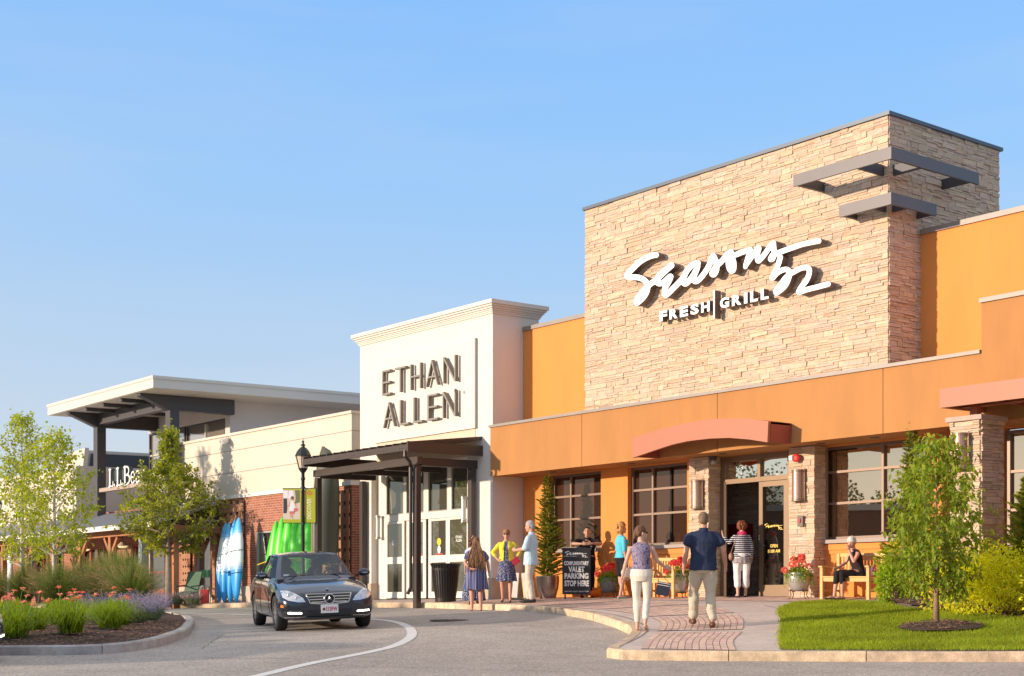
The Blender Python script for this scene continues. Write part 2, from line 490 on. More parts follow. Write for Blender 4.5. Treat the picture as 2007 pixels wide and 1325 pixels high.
def sheet_mesh(mb, poly, dz, step=1.0, hf=None):
    """a sheet over an outline, following the terrain"""
    xs = [p[0] for p in poly]; ys = [p[1] for p in poly]
    pts = [Vector(p) for p in poly]; n = len(poly)
    x = min(xs)+step/2
    while x < max(xs):
        y = min(ys)+step/2
        while y < max(ys):
            q = (x+random.uniform(-.1,.1)*step, y+random.uniform(-.1,.1)*step)
            if inside(q, poly) and min((q[0]-p[0])**2+(q[1]-p[1])**2 for p in poly) > (step*.3)**2: pts.append(Vector(q))
            y += step
        x += step
    V, E, F, *_ = delaunay_2d_cdt(pts, [(i, (i+1) % n) for i in range(n)], [list(range(n))], 1, 1e-5)
    o = len(mb.v)
    for v in V: mb.v.append((v.x, v.y, g(v.x, v.y)+dz+(hf(v.x, v.y) if hf else 0)))
    for f in F:
        a_, b_, c_ = [V[i] for i in f]
        if (b_-a_).cross(c_-a_) > 0: mb.face([o+i for i in f])
        else: mb.face([o+i for i in f][::-1])
def sheet(name, poly, dz, m, step=1.0, hf=None):
    mb = MB(); sheet_mesh(mb, poly, dz, step, hf)
    return tag(mb.build(name, m, frame=WF, origin=WG(*poly[0]), recalc=False), kind='structure')

KERB = smooth_line([(-9.93,-2.64),(-7.89,-2.66),(-5.5,-3.04),(-2.39,-3.66),(.25,-4.75),(1.51,-5.40),(2.58,-6.03),(3.72,-6.75),(4.39,-7.27),(4.96,-7.85),(5.57,-8.6),(6.10,-9.30)], 4) + \
       smooth_line([(6.22,-9.50),(6.42,-9.70),(6.70,-9.77),(6.95,-9.66)], 4) + \
       [(7.74,-9.02),(8.37,-8.50),(9.46,-7.68),(11.0,-6.72),(14,-5.0),(18,-2.6),(26,2.2)]
KERB = smooth_line([(-75,-4.0),(-40,-3.9),(-30,-3.9),(-26,-3.6),(-23,-2.9),(-20,-2.3),(-17,-2.15),(-13,-2.4)], 4)+KERB
KIN = offset_line(KERB, .15)
walk_poly = KIN+[(26,10),(-75,10)]
sheet('sidewalk', walk_poly, 0.0, M_conc, 1.2)
def kerb_mesh(mb, line, inward, w=.15, top=.004, seg=1.9):
    """granite kerbstones: slightly uneven blocks with open joints"""
    rnd = random.Random(3)
    # resample
    P = [Vector(p) for p in line]; D = [0]
    for i in range(1, len(P)): D.append(D[-1]+(P[i]-P[i-1]).length)
    def at(s):
        for i in range(1, len(P)):
            if s <= D[i]:
                t = (s-D[i-1])/max(D[i]-D[i-1], 1e-9); return P[i-1].lerp(P[i], t), (P[i]-P[i-1]).normalized()
        return P[-1], (P[-1]-P[-2]).normalized()
    s = 0
    while s < D[-1]-.05:
        L = min(seg*rnd.uniform(.8,1.25), D[-1]-s); n = max(2, int(L/.35)); jz = rnd.uniform(-.004,.004); cc = rnd.uniform(.82,1.12); mb.c = (cc, cc*rnd.uniform(.95,1.0), cc*rnd.uniform(.9,1.0))
        rows = []
        for i in range(n+1):
            p, t = at(s+.006+(L-.012)*i/n); nn = Vector((-t.y, t.x))*inward
            z = g(p.x, p.y); j = rnd.uniform(-.008,.008)
            a_ = p-nn*(.012+j); b_ = p+nn*.012; c_ = p+nn*w
            rows.append([(a_.x,a_.y,z+ROAD-.06),(a_.x,a_.y,z+jz-.014),(b_.x,b_.y,z+top+jz+.003),(c_.x,c_.y,z+top+jz+.003),(c_.x,c_.y,z-.2)])
        o = len(mb.v)
        for r_ in rows: mb.v.extend(r_)
        for i in range(n):
            for k in range(4): mb.face((o+i*5+k, o+(i+1)*5+k, o+(i+1)*5+k+1, o+i*5+k+1))
        mb.face([o+k for k in range(5)]); mb.face([o+n*5+k for k in range(5)][::-1])
        s += L
M_granite_a = mat('granite kerbstones', (.62,.47,.32), .85, var=.28, vscale=7, var2=.2, v2scale=2.4, bump=.5, bscale=45, attr=True)
mb = MB(); kerb_mesh(mb, KERB, 1)
tag(mb.build('kerb', M_granite_a, frame=WF, origin=WG(0,-5)), kind='structure')

# paving: grey flags and curved fields of clay pavers
PL = smooth_line([(6.80,-9.42),(5.9,-8.4),(5.05,-7.32),(4.13,-6.32),(3.28,-5.65),(2.15,-5.04),(.79,-4.48),(-1.0,-4.0),(-3.0,-3.35),(-6.2,-2.9)], 6)
PR = smooth_line([(7.90,-8.70),(7.0,-7.75),(6.23,-6.70),(5.27,-5.55),(4.5,-4.75),(3.65,-4.01),(2.42,-3.14),(.6,-2.3),(-1.8,-1.8),(-6.2,-1.55)], 6)
def arc_t(P):
    D = [0]
    for i in range(1, len(P)): D.append(D[-1]+math.dist(P[i], P[i-1]))
    return [d/D[-1] for d in D], D[-1]
TL, LL = arc_t(PL); TR, LR = arc_t(PR)
def on(P, T, t):
    for i in range(1, len(P)):
        if t <= T[i]:
            k = (t-T[i-1])/max(T[i]-T[i-1], 1e-9); return (P[i-1][0]+(P[i][0]-P[i-1][0])*k, P[i-1][1]+(P[i][1]-P[i-1][1])*k)
    return P[-1]
def field(u, t):
    a_ = on(PL, TL, t); b_ = on(PR, TR, t)
    return (a_[0]+(b_[0]-a_[0])*u, a_[1]+(b_[1]-a_[1])*u)
def paver_fields():
    mb = MB(); jb = MB()
    bands = [(0.0,.160),(.182,.350),(.372,.525),(.545,.695),(.715,.865),(.885,1.0)]
    for bi, (t0, t1) in enumerate(bands):
        nc = 13
        for c_ in range(nc):
            nr = 9
            for r_ in range(nr):
                ta = t0+(t1-t0)*r_/nr; tb = t0+(t1-t0)*(r_+1)/nr
                cc = random.uniform(.86,1.12); mb.c = (cc, cc*random.uniform(.94,1.04), cc*random.uniform(.92,1.05))
                e = .05; u0 = (c_+e)/nc; u1 = (c_+1-e)/nc; tb2 = tb-(tb-ta)*.03
                q = [field(u0, ta), field(u1, ta), field(u1, tb2), field(u0, tb2)]
                o = len(mb.v); mb.v.extend([(x, y, g(x, y)+.008) for x, y in q]); mb.face((o,o+1,o+2,o+3))
        poly = [field(u/6, t0-.002) for u in range(7)]+[field(1, t0+(t1-t0)*k/8) for k in range(1, 9)]+[field(1-u/6, t1) for u in range(1, 7)]+[field(0, t1-(t1-t0)*k/8) for k in range(1, 8)]
        sheet_mesh(jb, poly, .004, .5)
    tag(mb.build('brick_paving', mat('clay pavers', (.72,.49,.385), .85, var=.14, vscale=6, bump=.2, bscale=60, attr=True), frame=WF, origin=WG(5,-6), recalc=False), kind='structure')
    tag(jb.build('paving_joint', M_joint, frame=WF, origin=WG(5,-6), recalc=False), kind='structure')
paver_fields()
def strip(mb, line, w, dz):
    L = offset_line(line, w/2); Rr = offset_line(line, -w/2); o = len(mb.v)
    for p, q in zip(L, Rr): mb.v.append((*p, g(*p)+dz)); mb.v.append((*q, g(*q)+dz))
    for i in range(len(line)-1): mb.face((o+2*i, o+2*i+1, o+2*i+3, o+2*i+2))
ap = MB(); jb = MB()
for i in range(46):
    for j in range(7):
        a0, b0 = -6.1+i*.215, -1.50+j*.2
        if a0 > 3.0 and b0 < -1.2: continue
        cc = random.uniform(.86,1.12); ap.c = (cc, cc*random.uniform(.94,1.04), cc*random.uniform(.92,1.05)); o = len(ap.v)
        for x, y in ((a0,b0),(a0+.205,b0),(a0+.205,b0+.19),(a0,b0+.19)): ap.v.append((x, y, g(x, y)+.008))
        ap.face((o,o+1,o+2,o+3))
tag(ap.build('entrance_paving', mat('clay pavers', (.72,.49,.385), .85, attr=True), frame=WF, origin=WG(0,-1), recalc=False), kind='structure')
sheet('entrance_paving_joint', [(-6.1,-1.5),(3.0,-1.5),(3.0,-1.3),(3.78,-1.3),(3.78,-.1),(-6.1,-.1)], .0045, M_joint, .8)
mb = MB()
outer = smooth_line([(8.08,-8.50),(7.3,-7.5),(6.55,-6.50),(5.31,-5.15),(4.15,-4.0),(3.0,-3.1),(1.2,-2.1),(-1.5,-1.35),(-6,-1.1)], 5)
strip(mb, smooth_line([(8.62,-8.15),(7.6,-6.9),(6.85,-5.9),(5.6,-4.6),(4.35,-3.4),(3.1,-2.5)], 5), .022, .005)
strip(mb, smooth_line([(6.42,-9.62),(5.9,-8.75),(5.3,-7.9),(4.7,-7.2),(3.9,-6.55),(2.6,-5.7),(.9,-4.9),(-2,-3.9)], 5), .022, .005)
for t in [.171,.361,.535,.705,.875]:
    for dt in (-.0095,.0095):
        q = [field(u/8-.0, t+dt) for u in range(9)]; strip(mb, q, .012, .0052)
for a_ in np.arange(-60, -8, 1.5): strip(mb, [(a_, -2.0 if a_ > -20 else -2.6), (a_, 0)], .015, .004)
for a_, b_ in ((-7,-2.4),(-5.5,-2.7),(-4,-3.1),(-2.5,-3.4)): strip(mb, [(a_, b_), (a_+.2, -1.0)], .012, .0045)
tag(mb.build('pavement_joint_lines', M_joint, frame=WF, origin=WG(5,-6), recalc=False), kind='structure')
# lawn and beds
LAWN = smooth_line([(3.22,-1.75),(3.9,-3.0),(4.79,-4.1),(5.6,-5.0),(6.25,-5.80),(7.15,-6.92),(8.30,-8.25)], 4)
kin_r = [p for p in KIN if p[0] > 8.45 and p[1] > -8.5]
LAWN_TOP = smooth_line([(24,-2.2),(16,-3.2),(11,-3.15),(8.82,-3.05),(7.13,-2.66),(6.02,-2.2),(5.1,-1.45),(4.5,-1.2),(3.8,-1.2),(3.4,-1.35)], 4)
lawn_poly = LAWN+[(kin_r[0][0]-.08, kin_r[0][1]-.02)]+kin_r[1:]+LAWN_TOP
sheet('lawn_ground', lawn_poly, .008, M_soil, .8)
bed_poly = [(4.62,-1.1)]+[(p[0]-.0, p[1]+.0) for p in LAWN_TOP[::-1] if p[0] > 4.8]+[(24,.05),(4.62,.05)]
sheet('planting_bed', bed_poly, .03, M_mulch, .5, lambda a, b: .05+.05*noise.noise(Vector((a*3, b*3, 0))))
circ = [(8.50+.62*math.cos(t)*1.0, -4.82+.62*math.sin(t)) for t in np.linspace(0, 2*PI, 29)[:-1]]
sheet('tree_mulch', circ, .05, M_mulch, .14, lambda a, b: .05*max(0, 1-((a-8.5)**2+(b+4.82)**2)/.38)+.012*noise.noise(Vector((a*9, b*9, 0))))
# island
ISL = smooth_line([(-26,-6.7),(-20,-6.65),(-14,-6.95),(-10,-8.0),(-7.1,-9.2),(-5.15,-10.17),(-2.16,-11.8),(-.6,-12.85),(.35,-13.6),(.90,-14.3),(.98,-14.85),(.62,-15.35),(0.05,-15.88),(-1.0,-16.8),(-2.4,-17.9),(-5,-18.9),(-9,-18.5),(-15,-16),(-24,-12),(-29,-9.5),(-29.2,-7.8),(-26,-6.7)], 4)[:-1]
mb = MB(); kerb_mesh(mb, ISL+[ISL[0]], -1)
tag(mb.build('island_kerb', mat('granite kerb shaded grey', (.46,.43,.40), .85, var=.2, vscale=7, var2=.2, v2scale=2.4, bump=.5, bscale=45, attr=True), frame=WF, origin=WG(0,-12)), kind='structure')  # street kerb granite greyed to carry the shade along the island
isl_in = offset_line(ISL, -.15)
def isl_h(a, b):
    d = min(math.dist((a, b), p) for p in ISL)
    return -.03+min(d, 1.5)*.09+.035*noise.noise(Vector((a*2.5, b*2.5, 0)))+.02*noise.noise(Vector((a*9, b*9, 3)))
sheet('island_bed', isl_in, 0.0, M_mulch, .42, isl_h)
def GI(a, b, dz=0): return W(a, b, g(a, b)+isl_h(a, b)+dz)
# chips of mulch lying on the beds
def chips(name, n, region, hf):
    mb = MB(); rnd = random.Random(5)
    k = 0
    while k < n:
        a = rnd.uniform(*region[0]); b = rnd.uniform(*region[1])
        h = hf(a, b)
        if h is None: continue
        k += 1
        z = g(a, b)+h+.008; L = rnd.uniform(.015,.045); w = L*rnd.uniform(.2,.5); t = rnd.uniform(0, PI); cc = rnd.uniform(.4,2.6)
        mb.c = (cc, cc*.95, cc*.9)
        dx, dy = math.cos(t)*L, math.sin(t)*L; ex, ey = -math.sin(t)*w, math.cos(t)*w; q = rnd.uniform(-.01,.02)
        o = len(mb.v); mb.v.extend([(a-dx,b-dy,z),(a+ex,b+ey,z+.012),(a+dx,b+dy,z+q),(a-ex,b-ey,z+.004)]); mb.face((o,o+1,o+2,o+3))
    o = mb.build(name, mat('mulch chips', (.13,.075,.05), .9, attr=True), frame=WF, origin=WG(region[0][0], region[1][0]), recalc=False)
    tag(o, 'loose bark chips scattered over the '+('roadside island bed' if 'island' in name else 'bed and tree ring by the lawn'), 'mulch', kind='stuff')
chips('island_mulch', 9000, ((-6,1.2),(-17,-10)), lambda a, b: isl_h(a, b) if inside((a, b), isl_in) else None)
chips('bed_mulch', 6000, ((4.6,13),(-5.5,-.4)), lambda a, b: (.08 if inside((a, b), bed_poly) else ((.06+.05*max(0, 1-((a-8.5)**2+(b+4.82)**2)/.38)) if (a-8.5)**2+(b+4.82)**2 < .37 else None)))
# road paint
mb = MB()
strip(mb, smooth_line([(6.6,-16.4),(5.35,-14.6),(4.47,-13.38),(3.9,-12.42),(3.42,-11.62),(2.8,-10.77),(1.62,-9.65),(.15,-8.6),(-1.0,-7.92),(-2.1,-7.35),(-3.4,-6.85),(-4.9,-6.6),(-6.8,-6.42),(-9.56,-6.2),(-14,-5.9),(-22,-5.6),(-40,-5.4)], 5), .17, ROAD+.0045)
tag(mb.build('road_marking', M_paint, frame=WF, origin=WG(3,-11), recalc=False), kind='structure')
mb = MB()
for pts in ([(10.3,-9.25),(10.75,-9.28),(11.0,-9.2)],[(10.2,-9.45),(10.6,-9.35)],[(11.1,-9.05),(11.9,-8.65)]): strip(mb, pts, .07, ROAD+.0045)
tag(mb.build('worn_road_marking', M_paint, frame=WF, origin=WG(10,-9), recalc=False), kind='structure')
M_crack = mat('asphalt crack', (.035,.03,.028), .95)
mb = MB(); rnd = random.Random(2)
def crack(p, q, n, am, w):
    L = []
    for i in range(n+1):
        t = i/n; L.append((p[0]+(q[0]-p[0])*t+rnd.uniform(-am, am), p[1]+(q[1]-p[1])*t+rnd.uniform(-am, am)))
    strip(mb, L, w, ROAD+.0042)
crack((2.75,-13.95), (3.62,-13.12), 8, .006, .016); crack((-6,-7.6), (3.2,-6.6), 30, .04, .010); crack((4.2,-13.6), (7.6,-11.2), 24, .03, .008); crack((1.5,-9.0), (3.4,-6.2), 16, .03, .009); crack((2.9,-11.2), (6.0,-10.2), 20, .03, .007)
crack((-1.9,-11.2), (1.3,-13.3), 20, .03, .008)
tag(mb.build('road_cracks', M_crack, frame=WF, origin=WG(3,-11), recalc=False), kind='structure')
# manhole cover
t = thing('manhole_cover', 'round rusty iron manhole cover set in the asphalt near the kerb', 'manhole cover', WG(-1.48,-6.5,ROAD+.003))
mb = MB(); mb.lathe([(.40,.0),(.40,.008),(.35,.010)], 32); mb.build('rim', mat('cast iron', (.09,.07,.055), .7, var=.3, vscale=20), t)
mb = MB(); mb.lathe([(.34,.0),(.34,.011)], 32)
for i in range(-4, 5):
    for j in range(-4, 5):
        if i*i+j*j < 18: mb.box((i*.07-.022, j*.07-.022, .011), (i*.07+.022, j*.07+.022, .016))
mb.build('lid', mat('cast iron worn', (.13,.095,.07), .6, var=.3, vscale=20), t)
# ------------------------------------------------------------------ buildings (street axes: a right, b into the block, c up)
M_amber = mat('amber stucco', (.76,.275,.062), .85, var=.045, vscale=2.2, var2=.05, v2scale=.45, bump=.15, bscale=160, stretch=(1,1,.3))
M_fascia = mat('tan orange stucco', (.45,.205,.065), .85, var=.06, vscale=2.2, var2=.08, v2scale=.45, bump=.15, bscale=160, stretch=(1,1,.3))
M_cream = mat('cream stucco', (.70,.65,.585), .85, var=.02, vscale=2, var2=.03, v2scale=.6, bump=.08, bscale=160)
M_tanst = mat('tan stucco', (.62,.50,.38), .85, var=.04, vscale=3, bump=.1, bscale=160)
M_coping = mat('grey metal coping', (.34,.325,.32), .45, .4, var=.06, vscale=3)
M_coping_t = mat('taupe metal coping', (.27,.235,.21), .5, .2, var=.06, vscale=3)
M_frame = mat('bronze window frame', (.20,.145,.11), .4, .3)
M_mull = mat('bronze mullion', (.27,.18,.13), .45, .2)
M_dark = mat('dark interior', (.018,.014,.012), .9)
M_rust = mat('rust red painted steel', (.42,.14,.072), .5, .0, var=.03, vscale=2)
M_rustd = mat('deep red painted steel', (.36,.08,.05), .5)
M_stone = mat('ledge stone', (.62,.475,.355), .9, attr=True, var=.12, vscale=14, var2=.06, v2scale=50, bump=.7, bscale=55)
M_mortar = mat('mortar backing', (.34,.25,.17), .95)  # tan mortar behind the open joints
M_bronze = mat('perforated bronze', (.42,.27,.20), .38, .6, var=.45, vscale=46)
M_bronze2 = mat('bronze edge', (.27,.19,.14), .45, .5)
M_steel = mat('charcoal steel', (.075,.072,.078), .5, .3)
M_bar = mat('slate painted steel bar', (.13,.12,.125), .45, .2, var=.04, vscale=2)
M_canopy = mat('brown black steel', (.060,.046,.042), .42, .3)
M_white = mat('white window frame', (.78,.72,.63), .5)
M_white_p = mat('glowing white sign face', (.90,.89,.86), .5, emit=(1,.98,.94,.12))  # faint glow put into the white faces
M_retn = mat('dark sign return', (.15,.105,.085), .5)

def stones(mb, face, plane, u0, u1, c0, c1, seed=1, rows=(.042,.088), lens=(.12,.46), prot=.024, col=None, quoin=False):
    """stacked ledge stone; face 'f' looks at -b, 'r' looks at +a, 'l' at -a"""
    rnd = random.Random(seed)
    def one(x0, x1, z0, z1):
        p = rnd.uniform(0, prot); base = rnd.uniform(.88,1.10); t = rnd.random()
        cc = (base*rnd.uniform(.98,1.04), base*rnd.uniform(.94,1.02), base*rnd.uniform(.88,1.04))
        if t < .09: cc = (base*.98, base*.88, base*.80)
        elif t < .2: cc = (base*.90, base*.90, base*.92)
        elif t < .3: cc = (base*1.06, base*1.04, base*.98)
        mb.c = cc; q = .0028; x0 += q; x1 -= q; z0 += q; z1 -= q
        dd = [p+rnd.uniform(-.009,.009) for _ in range(4)]; js = rnd.uniform(-.006,.006); jt = rnd.uniform(-.005,.005)
        F_ = [(x0, z0), (x1, z0+jt*.5), (x1+js*.5, z1+jt*.3), (x0+js*.5, z1)]
        o = len(mb.v)
        for (x, z), d in zip(F_, dd):
            mb.v.append((x, plane-.012-d, z) if face == 'f' else ((plane+.012+d, x, z) if face == 'r' else (plane-.012-d, x, z)))
        for (x, z) in [(x0,z0),(x1,z0),(x1,z1),(x0,z1)]:
            mb.v.append((x, plane+.01, z) if face == 'f' else ((plane-.01, x, z) if face == 'r' else (plane+.01, x, z)))
        mb.face((o,o+1,o+2,o+3)); mb.face((o,o+4,o+5,o+1)); mb.face((o+1,o+5,o+6,o+2)); mb.face((o+2,o+6,o+7,o+3)); mb.face((o+3,o+7,o+4,o))
    # panels of stacked strips, two to four strips high, whose courses do not line up from panel to panel
    c = c0
    while c < c1-.01:
        H = rnd.uniform(.10,.16)
        if c1-c < .20: H = c1-c
        u = u0-rnd.uniform(0,.3)
        while u < u1-.001:
            L = rnd.uniform(.26,.66); ua, ub = max(u, u0), min(u+L, u1)
            if u1-(u+L) < .12: ub = u1; L = u1-u+.01
            if ub-ua > .01:
                n = rnd.choice((2,2,3,3,3,4)) if H > .12 else rnd.choice((1,2)); ws_ = [rnd.uniform(.6,1.5) for _ in range(n)]; tot = sum(ws_); z = c
                for w_ in ws_:
                    h = H*w_/tot; x = ua
                    while x < ub-.001:
                        l2 = rnd.uniform(lens[0], lens[1])*(1.25 if h < .05 else 1)
                        if ub-x-l2 < .09: l2 = ub-x
                        one(x, x+l2, z, z+h); x += l2
                    z += h
            u += L
        c += H
    mb.c = (1,1,1)
def wbox(parent, name, lo, hi, m, label=None):
    mb = MB(); mb.box(lo, hi); o = mb.build(name, m, parent, WF)
    if label: o['label'] = label
    return o
def window(parent, a0, a1, c0, c1, b, vs, hs, glass, fm, mm, fw=.06, mw=.05, sill=None, depth=.12, name='window'):
    mb = MB()
    mb.box((a0,b,c0),(a0+fw,b+depth,c1)); mb.box((a1-fw,b,c0),(a1,b+depth,c1))
    mb.box((a0+fw,b,c0),(a1-fw,b+depth,c0+fw)); mb.box((a0+fw,b,c1-fw),(a1-fw,b+depth,c1))
    o = mb.build(name, fm, parent, WF)
    mb = MB()
    for v in vs: mb.box((v-mw/2,b+.01,c0+fw),(v+mw/2,b+depth-.01,c1-fw))
    xs = [a0+fw]+[x for v in vs for x in (v-mw/2, v+mw/2)]+[a1-fw]
    for h in hs:
        for i in range(0, len(xs), 2): mb.box((xs[i],b+.014,h-mw/2),(xs[i+1],b+depth-.014,h+mw/2))
    if vs or hs: mb.build('mullion', mm, o, WF)
    mb = MB(); y = b+depth*.6
    zs = [c0+fw]+[x for h in sorted(hs) for x in (h-mw/2, h+mw/2)]+[c1-fw]
    for i in range(0, len(xs), 2):
        for k in range(0, len(zs), 2): mb.add([(xs[i],y,zs[k]),(xs[i+1],y,zs[k]),(xs[i+1],y,zs[k+1]),(xs[i],y,zs[k+1])], [(0,1,2,3)])
    mb.build('pane', glass, o, WF, recalc=False)
    if sill:
        mb = MB(); mb.box((a0-sill,b-.16,c0-.09),(a1+sill,b+.02,c0-.002)); mb.build('sill', fm if not isinstance(sill, tuple) else sill, o, WF)
    return o
# ================================================================== the restaurant
RB = thing('restaurant_building', 'orange stucco restaurant with a tall ledge stone tower and arched red awning over its door', 'restaurant', W(0,0,0))
# lower wall pieces around the openings
mb = MB()
def wall(a0, a1, c0, c1, b0=0.0, b1=.3): mb.box((a0,b0,c0),(a1,b1,c1))
wall(-6.98,-5.98,-.4,3.14); wall(-4.10,-3.18,-.4,3.14); wall(-5.98,-4.10,-.4,1.10); wall(-3.18,-.8,-.4,1.10); wall(-1.27,-.85,1.1,3.14)
wall(2.30,4.96,-.4,1.06); wall(2.05,2.44,1.06,3.14); wall(4.96,5.32,-.4,3.14)
wall(6.55,24,-.4,.42); wall(6.2,6.55,-.4,3.14); wall(10.6,24,.42,3.14)
wall(-.84, 2.04, 3.051, 3.14)
for a0, a1 in ((-5.98,-4.10),(-3.18,-1.27),(2.44,4.96),(5.32,6.2),(6.55,10.6)): wall(a0, a1, 3.03, 3.14)
mb.each('wall', M_amber, RB, WF)
mb = MB()
for a0, a1, ct in ((-5.98,-4.10,1.10),(-3.18,-.85,1.10),(2.32,5.0,1.06)):
    mb.box((a0-.02,-.055,ct-.13),(a1+.02,-.002,ct-.012)); mb.box((a0-.02,-.03,ct-.21),(a1+.02,-.002,ct-.135))
mb.each('ledge_moulding', M_amber, RB, WF)
mb = MB()
for a0, a1, ct in ((-5.98,-4.10,1.105),(-3.18,-.88,1.105),(2.24,5.02,1.065)): mb.box((a0,-.12,ct),(a1,.12,ct+.075))
mb.each('window_ledge', mat('taupe sill', (.36,.30,.26), .6), RB, WF)
G_brown = glassmat('brown reflecting glass', (.050,.024,.015), .13, tint=(.85,.60,.45), wave=.012)  # brown of the mirrored shops put into the reflection tint
G_sky = glassmat('warm sky mirror glass', (.035,.02,.014), .62, tint=(.95,.78,.58), wave=.012)  # sunset warmth of the mirrored sky put into the tint
window(RB, -5.98,-4.10,1.18,3.03,.12,[-5.33],[1.92,2.49],G_brown,M_frame,M_mull)
window(RB, -3.18,-1.27,1.18,3.03,.12,[-2.49],[1.92,2.49],G_brown,M_frame,M_mull)
w3 = window(RB, 2.44,4.96,1.14,3.03,.12,[3.88],[1.88,2.52],G_sky,M_frame,M_mull)
w4 = window(RB, 6.60,10.6,.45,3.0,.12,[7.9,9.2],[1.55,2.25],G_sky,M_frame,M_mull)
wbox(RB, 'recess_dark_sheet', (5.32,.5,-.3),(6.2,.55,3.03), M_dark)  # near-black sheet stands for the shade inside the opening
# fascia with its joints
mb = MB(); js = [-6.98,-3.57,.64,4.78,6.86]
for a0, a1 in zip(js[:-1], js[1:]): mb.box((a0+.007,-1.1,3.05),(a1-.007,-.9,4.27))
mb.box((6.86,-1.12,3.05),(24,-.9,5.15))
mb.each('fascia', M_fascia, RB, WF)
mb = MB(); mb.box((-6.97,-1.06,3.10),(24,-.9005,4.2)); mb.build('fascia_backing', M_mortar, RB, WF).location = (0,.004,0)
mb = MB(); mb.box((-6.97,-.9,3.06),(24,.0,3.12)); mb.build('soffit', M_fascia, RB, WF)
mb = MB(); mb.box((-7.0,-1.14,4.27),(6.83,-.86,4.335)); mb.box((6.83,-1.16,5.15),(24,-.86,5.23)); mb.each('fascia_coping', M_coping_t, RB, WF)
mb = MB(); mb.box((-6.95,-.9,4.1),(24,6,4.2)); mb.build('roof', M_coping, RB, WF)
for a in (-5.2,-2.5,.3,2.9,4.2,5.9):
    mb = MB(); mb.lathe([(.085,0),(.085,-.012),(.06,-.014)], 16); mb.v = [(x+a, y-.55, z+3.058) for x, y, z in mb.v]; mb.build('soffit_light', M_retn, RB, WF)
# upper walls
mb = MB(); mb.box((-6.985,0,4.2),(-3.5,.3,6.80)); mb.box((4.80,0,4.2),(24,.3,6.90)); mb.each('upper_wall', M_amber, RB, WF)
mb = MB(); mb.box((-6.985,-.04,6.80),(-3.5,.34,6.90)); mb.box((4.86,-.04,6.90),(24,.34,7.0)); mb.each('upper_coping', M_coping_t, RB, WF)
# tower
mb = MB(); mb.box((-3.53,-.99,4.2),(4.82,2.72,9.0)); tower = mb.build('stone_tower', M_mortar, RB, WF)
mb = MB(); stones(mb,'f',-.99,-3.56,4.83,4.3,9.0,11); mb.build('stone_cladding', M_stone, tower, WF, recalc=False)
mb = MB(); stones(mb,'r',4.82,-.99,2.72,4.2,9.0,12); mb.build('stone_cladding', M_stone, tower, WF, recalc=False)
mb = MB(); mb.box((-3.60,-1.06,9.0),(4.89,2.79,9.07)); mb.build('tower_coping', mat('slate metal coping', (.10,.12,.15), .4, .4), tower, WF)
def shelf(a_l, b_r, ct, br_f, br_r, A_, B_):
    """L-shaped steel bar wrapped round the tower corner on brackets"""
    mb = MB()
    mb.box((a_l,B_,ct-.22),(A_,B_+.05,ct)); mb.box((A_-.05,B_+.05,ct-.22),(A_,b_r,ct))
    o = mb.build('light_bar', M_bar, tower, WF)
    for a in br_f:
        mb = MB(); mb.box((a-.03,B_+.05,ct-.21),(a+.03,-.99,ct-.02)); mb.build('bracket', M_steel, o, WF)
    for b in br_r:
        mb = MB(); mb.box((4.83,b-.03,ct-.21),(A_-.05,b+.03,ct-.02)); mb.build('bracket', M_steel, o, WF)
shelf(3.27,.95,8.10,(3.33,4.72),(-.85,.72),5.50,-1.85); shelf(4.04,-.02,7.41,(4.10,4.76),(-.88,-.1),5.21,-1.45)
# entrance
for a0, a1, sd, br in ((-.86,-.30,21,.08),(1.95,2.58,23,.0)):
    pr = wbox(RB, 'entrance_pier', (a0+.02,-.34,-.4), (a1-.02,.12,3.05), M_mortar)
    mb = MB(); stones(mb,'f',-.34,a0-.01,a1+.01,-.35,3.05,sd, lens=(.16,.5)); stones(mb,'r',a1-.02,-.34,br,-.35,3.05,sd+1, lens=(.14,.4))
    if a0 > 0: stones(mb,'l',1.97,-.34,.05,-.35,3.05,25, lens=(.14,.4))
    mb.build('stone_cladding', M_stone, pr, WF, recalc=False)
M_door = mat('bronze door frame', (.23,.15,.09), .4, .35, var=.04, vscale=4)
mb = MB(); b0, b1 = .02, .14
mb.box((-.30,b0,-.02),(-.17,b1,3.05)); mb.box((1.58,b0,-.02),(1.95,b1,3.05)); mb.box((-.17,b0,2.45),(1.58,b1,2.55)); mb.box((-.17,b0,2.93),(1.58,b1,3.05)); mb.box((.76,b0,2.55),(.84,b1,2.93))
fr = mb.build('door_frame', M_door, RB, WF)
mb = MB()
for a0, a1 in ((-.17,.76),(.84,1.58)): mb.add([(a0,.09,2.55),(a1,.09,2.55),(a1,.09,2.93),(a0,.09,2.93)], [(0,1,2,3)])
mb.build('transom_pane', glassmat('transom glass', (.02,.015,.01), .75, tint=(.95,.88,.75)), fr, WF, recalc=False)
def door_leaf(name, glass, sticker=True):
    pass
mb = MB(); a0, a1 = .80, 1.575
mb.box((a0,.03,.0),(a0+.10,.09,2.44)); mb.box((a1-.10,.03,.0),(a1,.09,2.44)); mb.box((a0+.10,.03,.0),(a1-.10,.09,.24)); mb.box((a0+.10,.03,2.33),(a1-.10,.09,2.44))
dr = mb.build('door', M_door, RB, WF)
mb = MB(); mb.add([(a0+.1,.06,.24),(a1-.1,.06,.24),(a1-.1,.06,2.33),(a0+.1,.06,2.33)], [(0,1,2,3)]); mb.build('pane', glassmat('door glass', (.010,.008,.007), .20, tint=(.9,.85,.75)), dr, WF, recalc=False)
mb = MB(); mb.tube([(a0+.05,.03,1.08),(a0+.05,-.04,1.08),(a0+.20,-.04,1.08)], .014, 8); mb.box((a0+.015,.018,1.0),(a0+.085,.03,1.2)); mb.build('handle', mat('brushed metal', (.5,.47,.43), .3, .9), dr, WF)
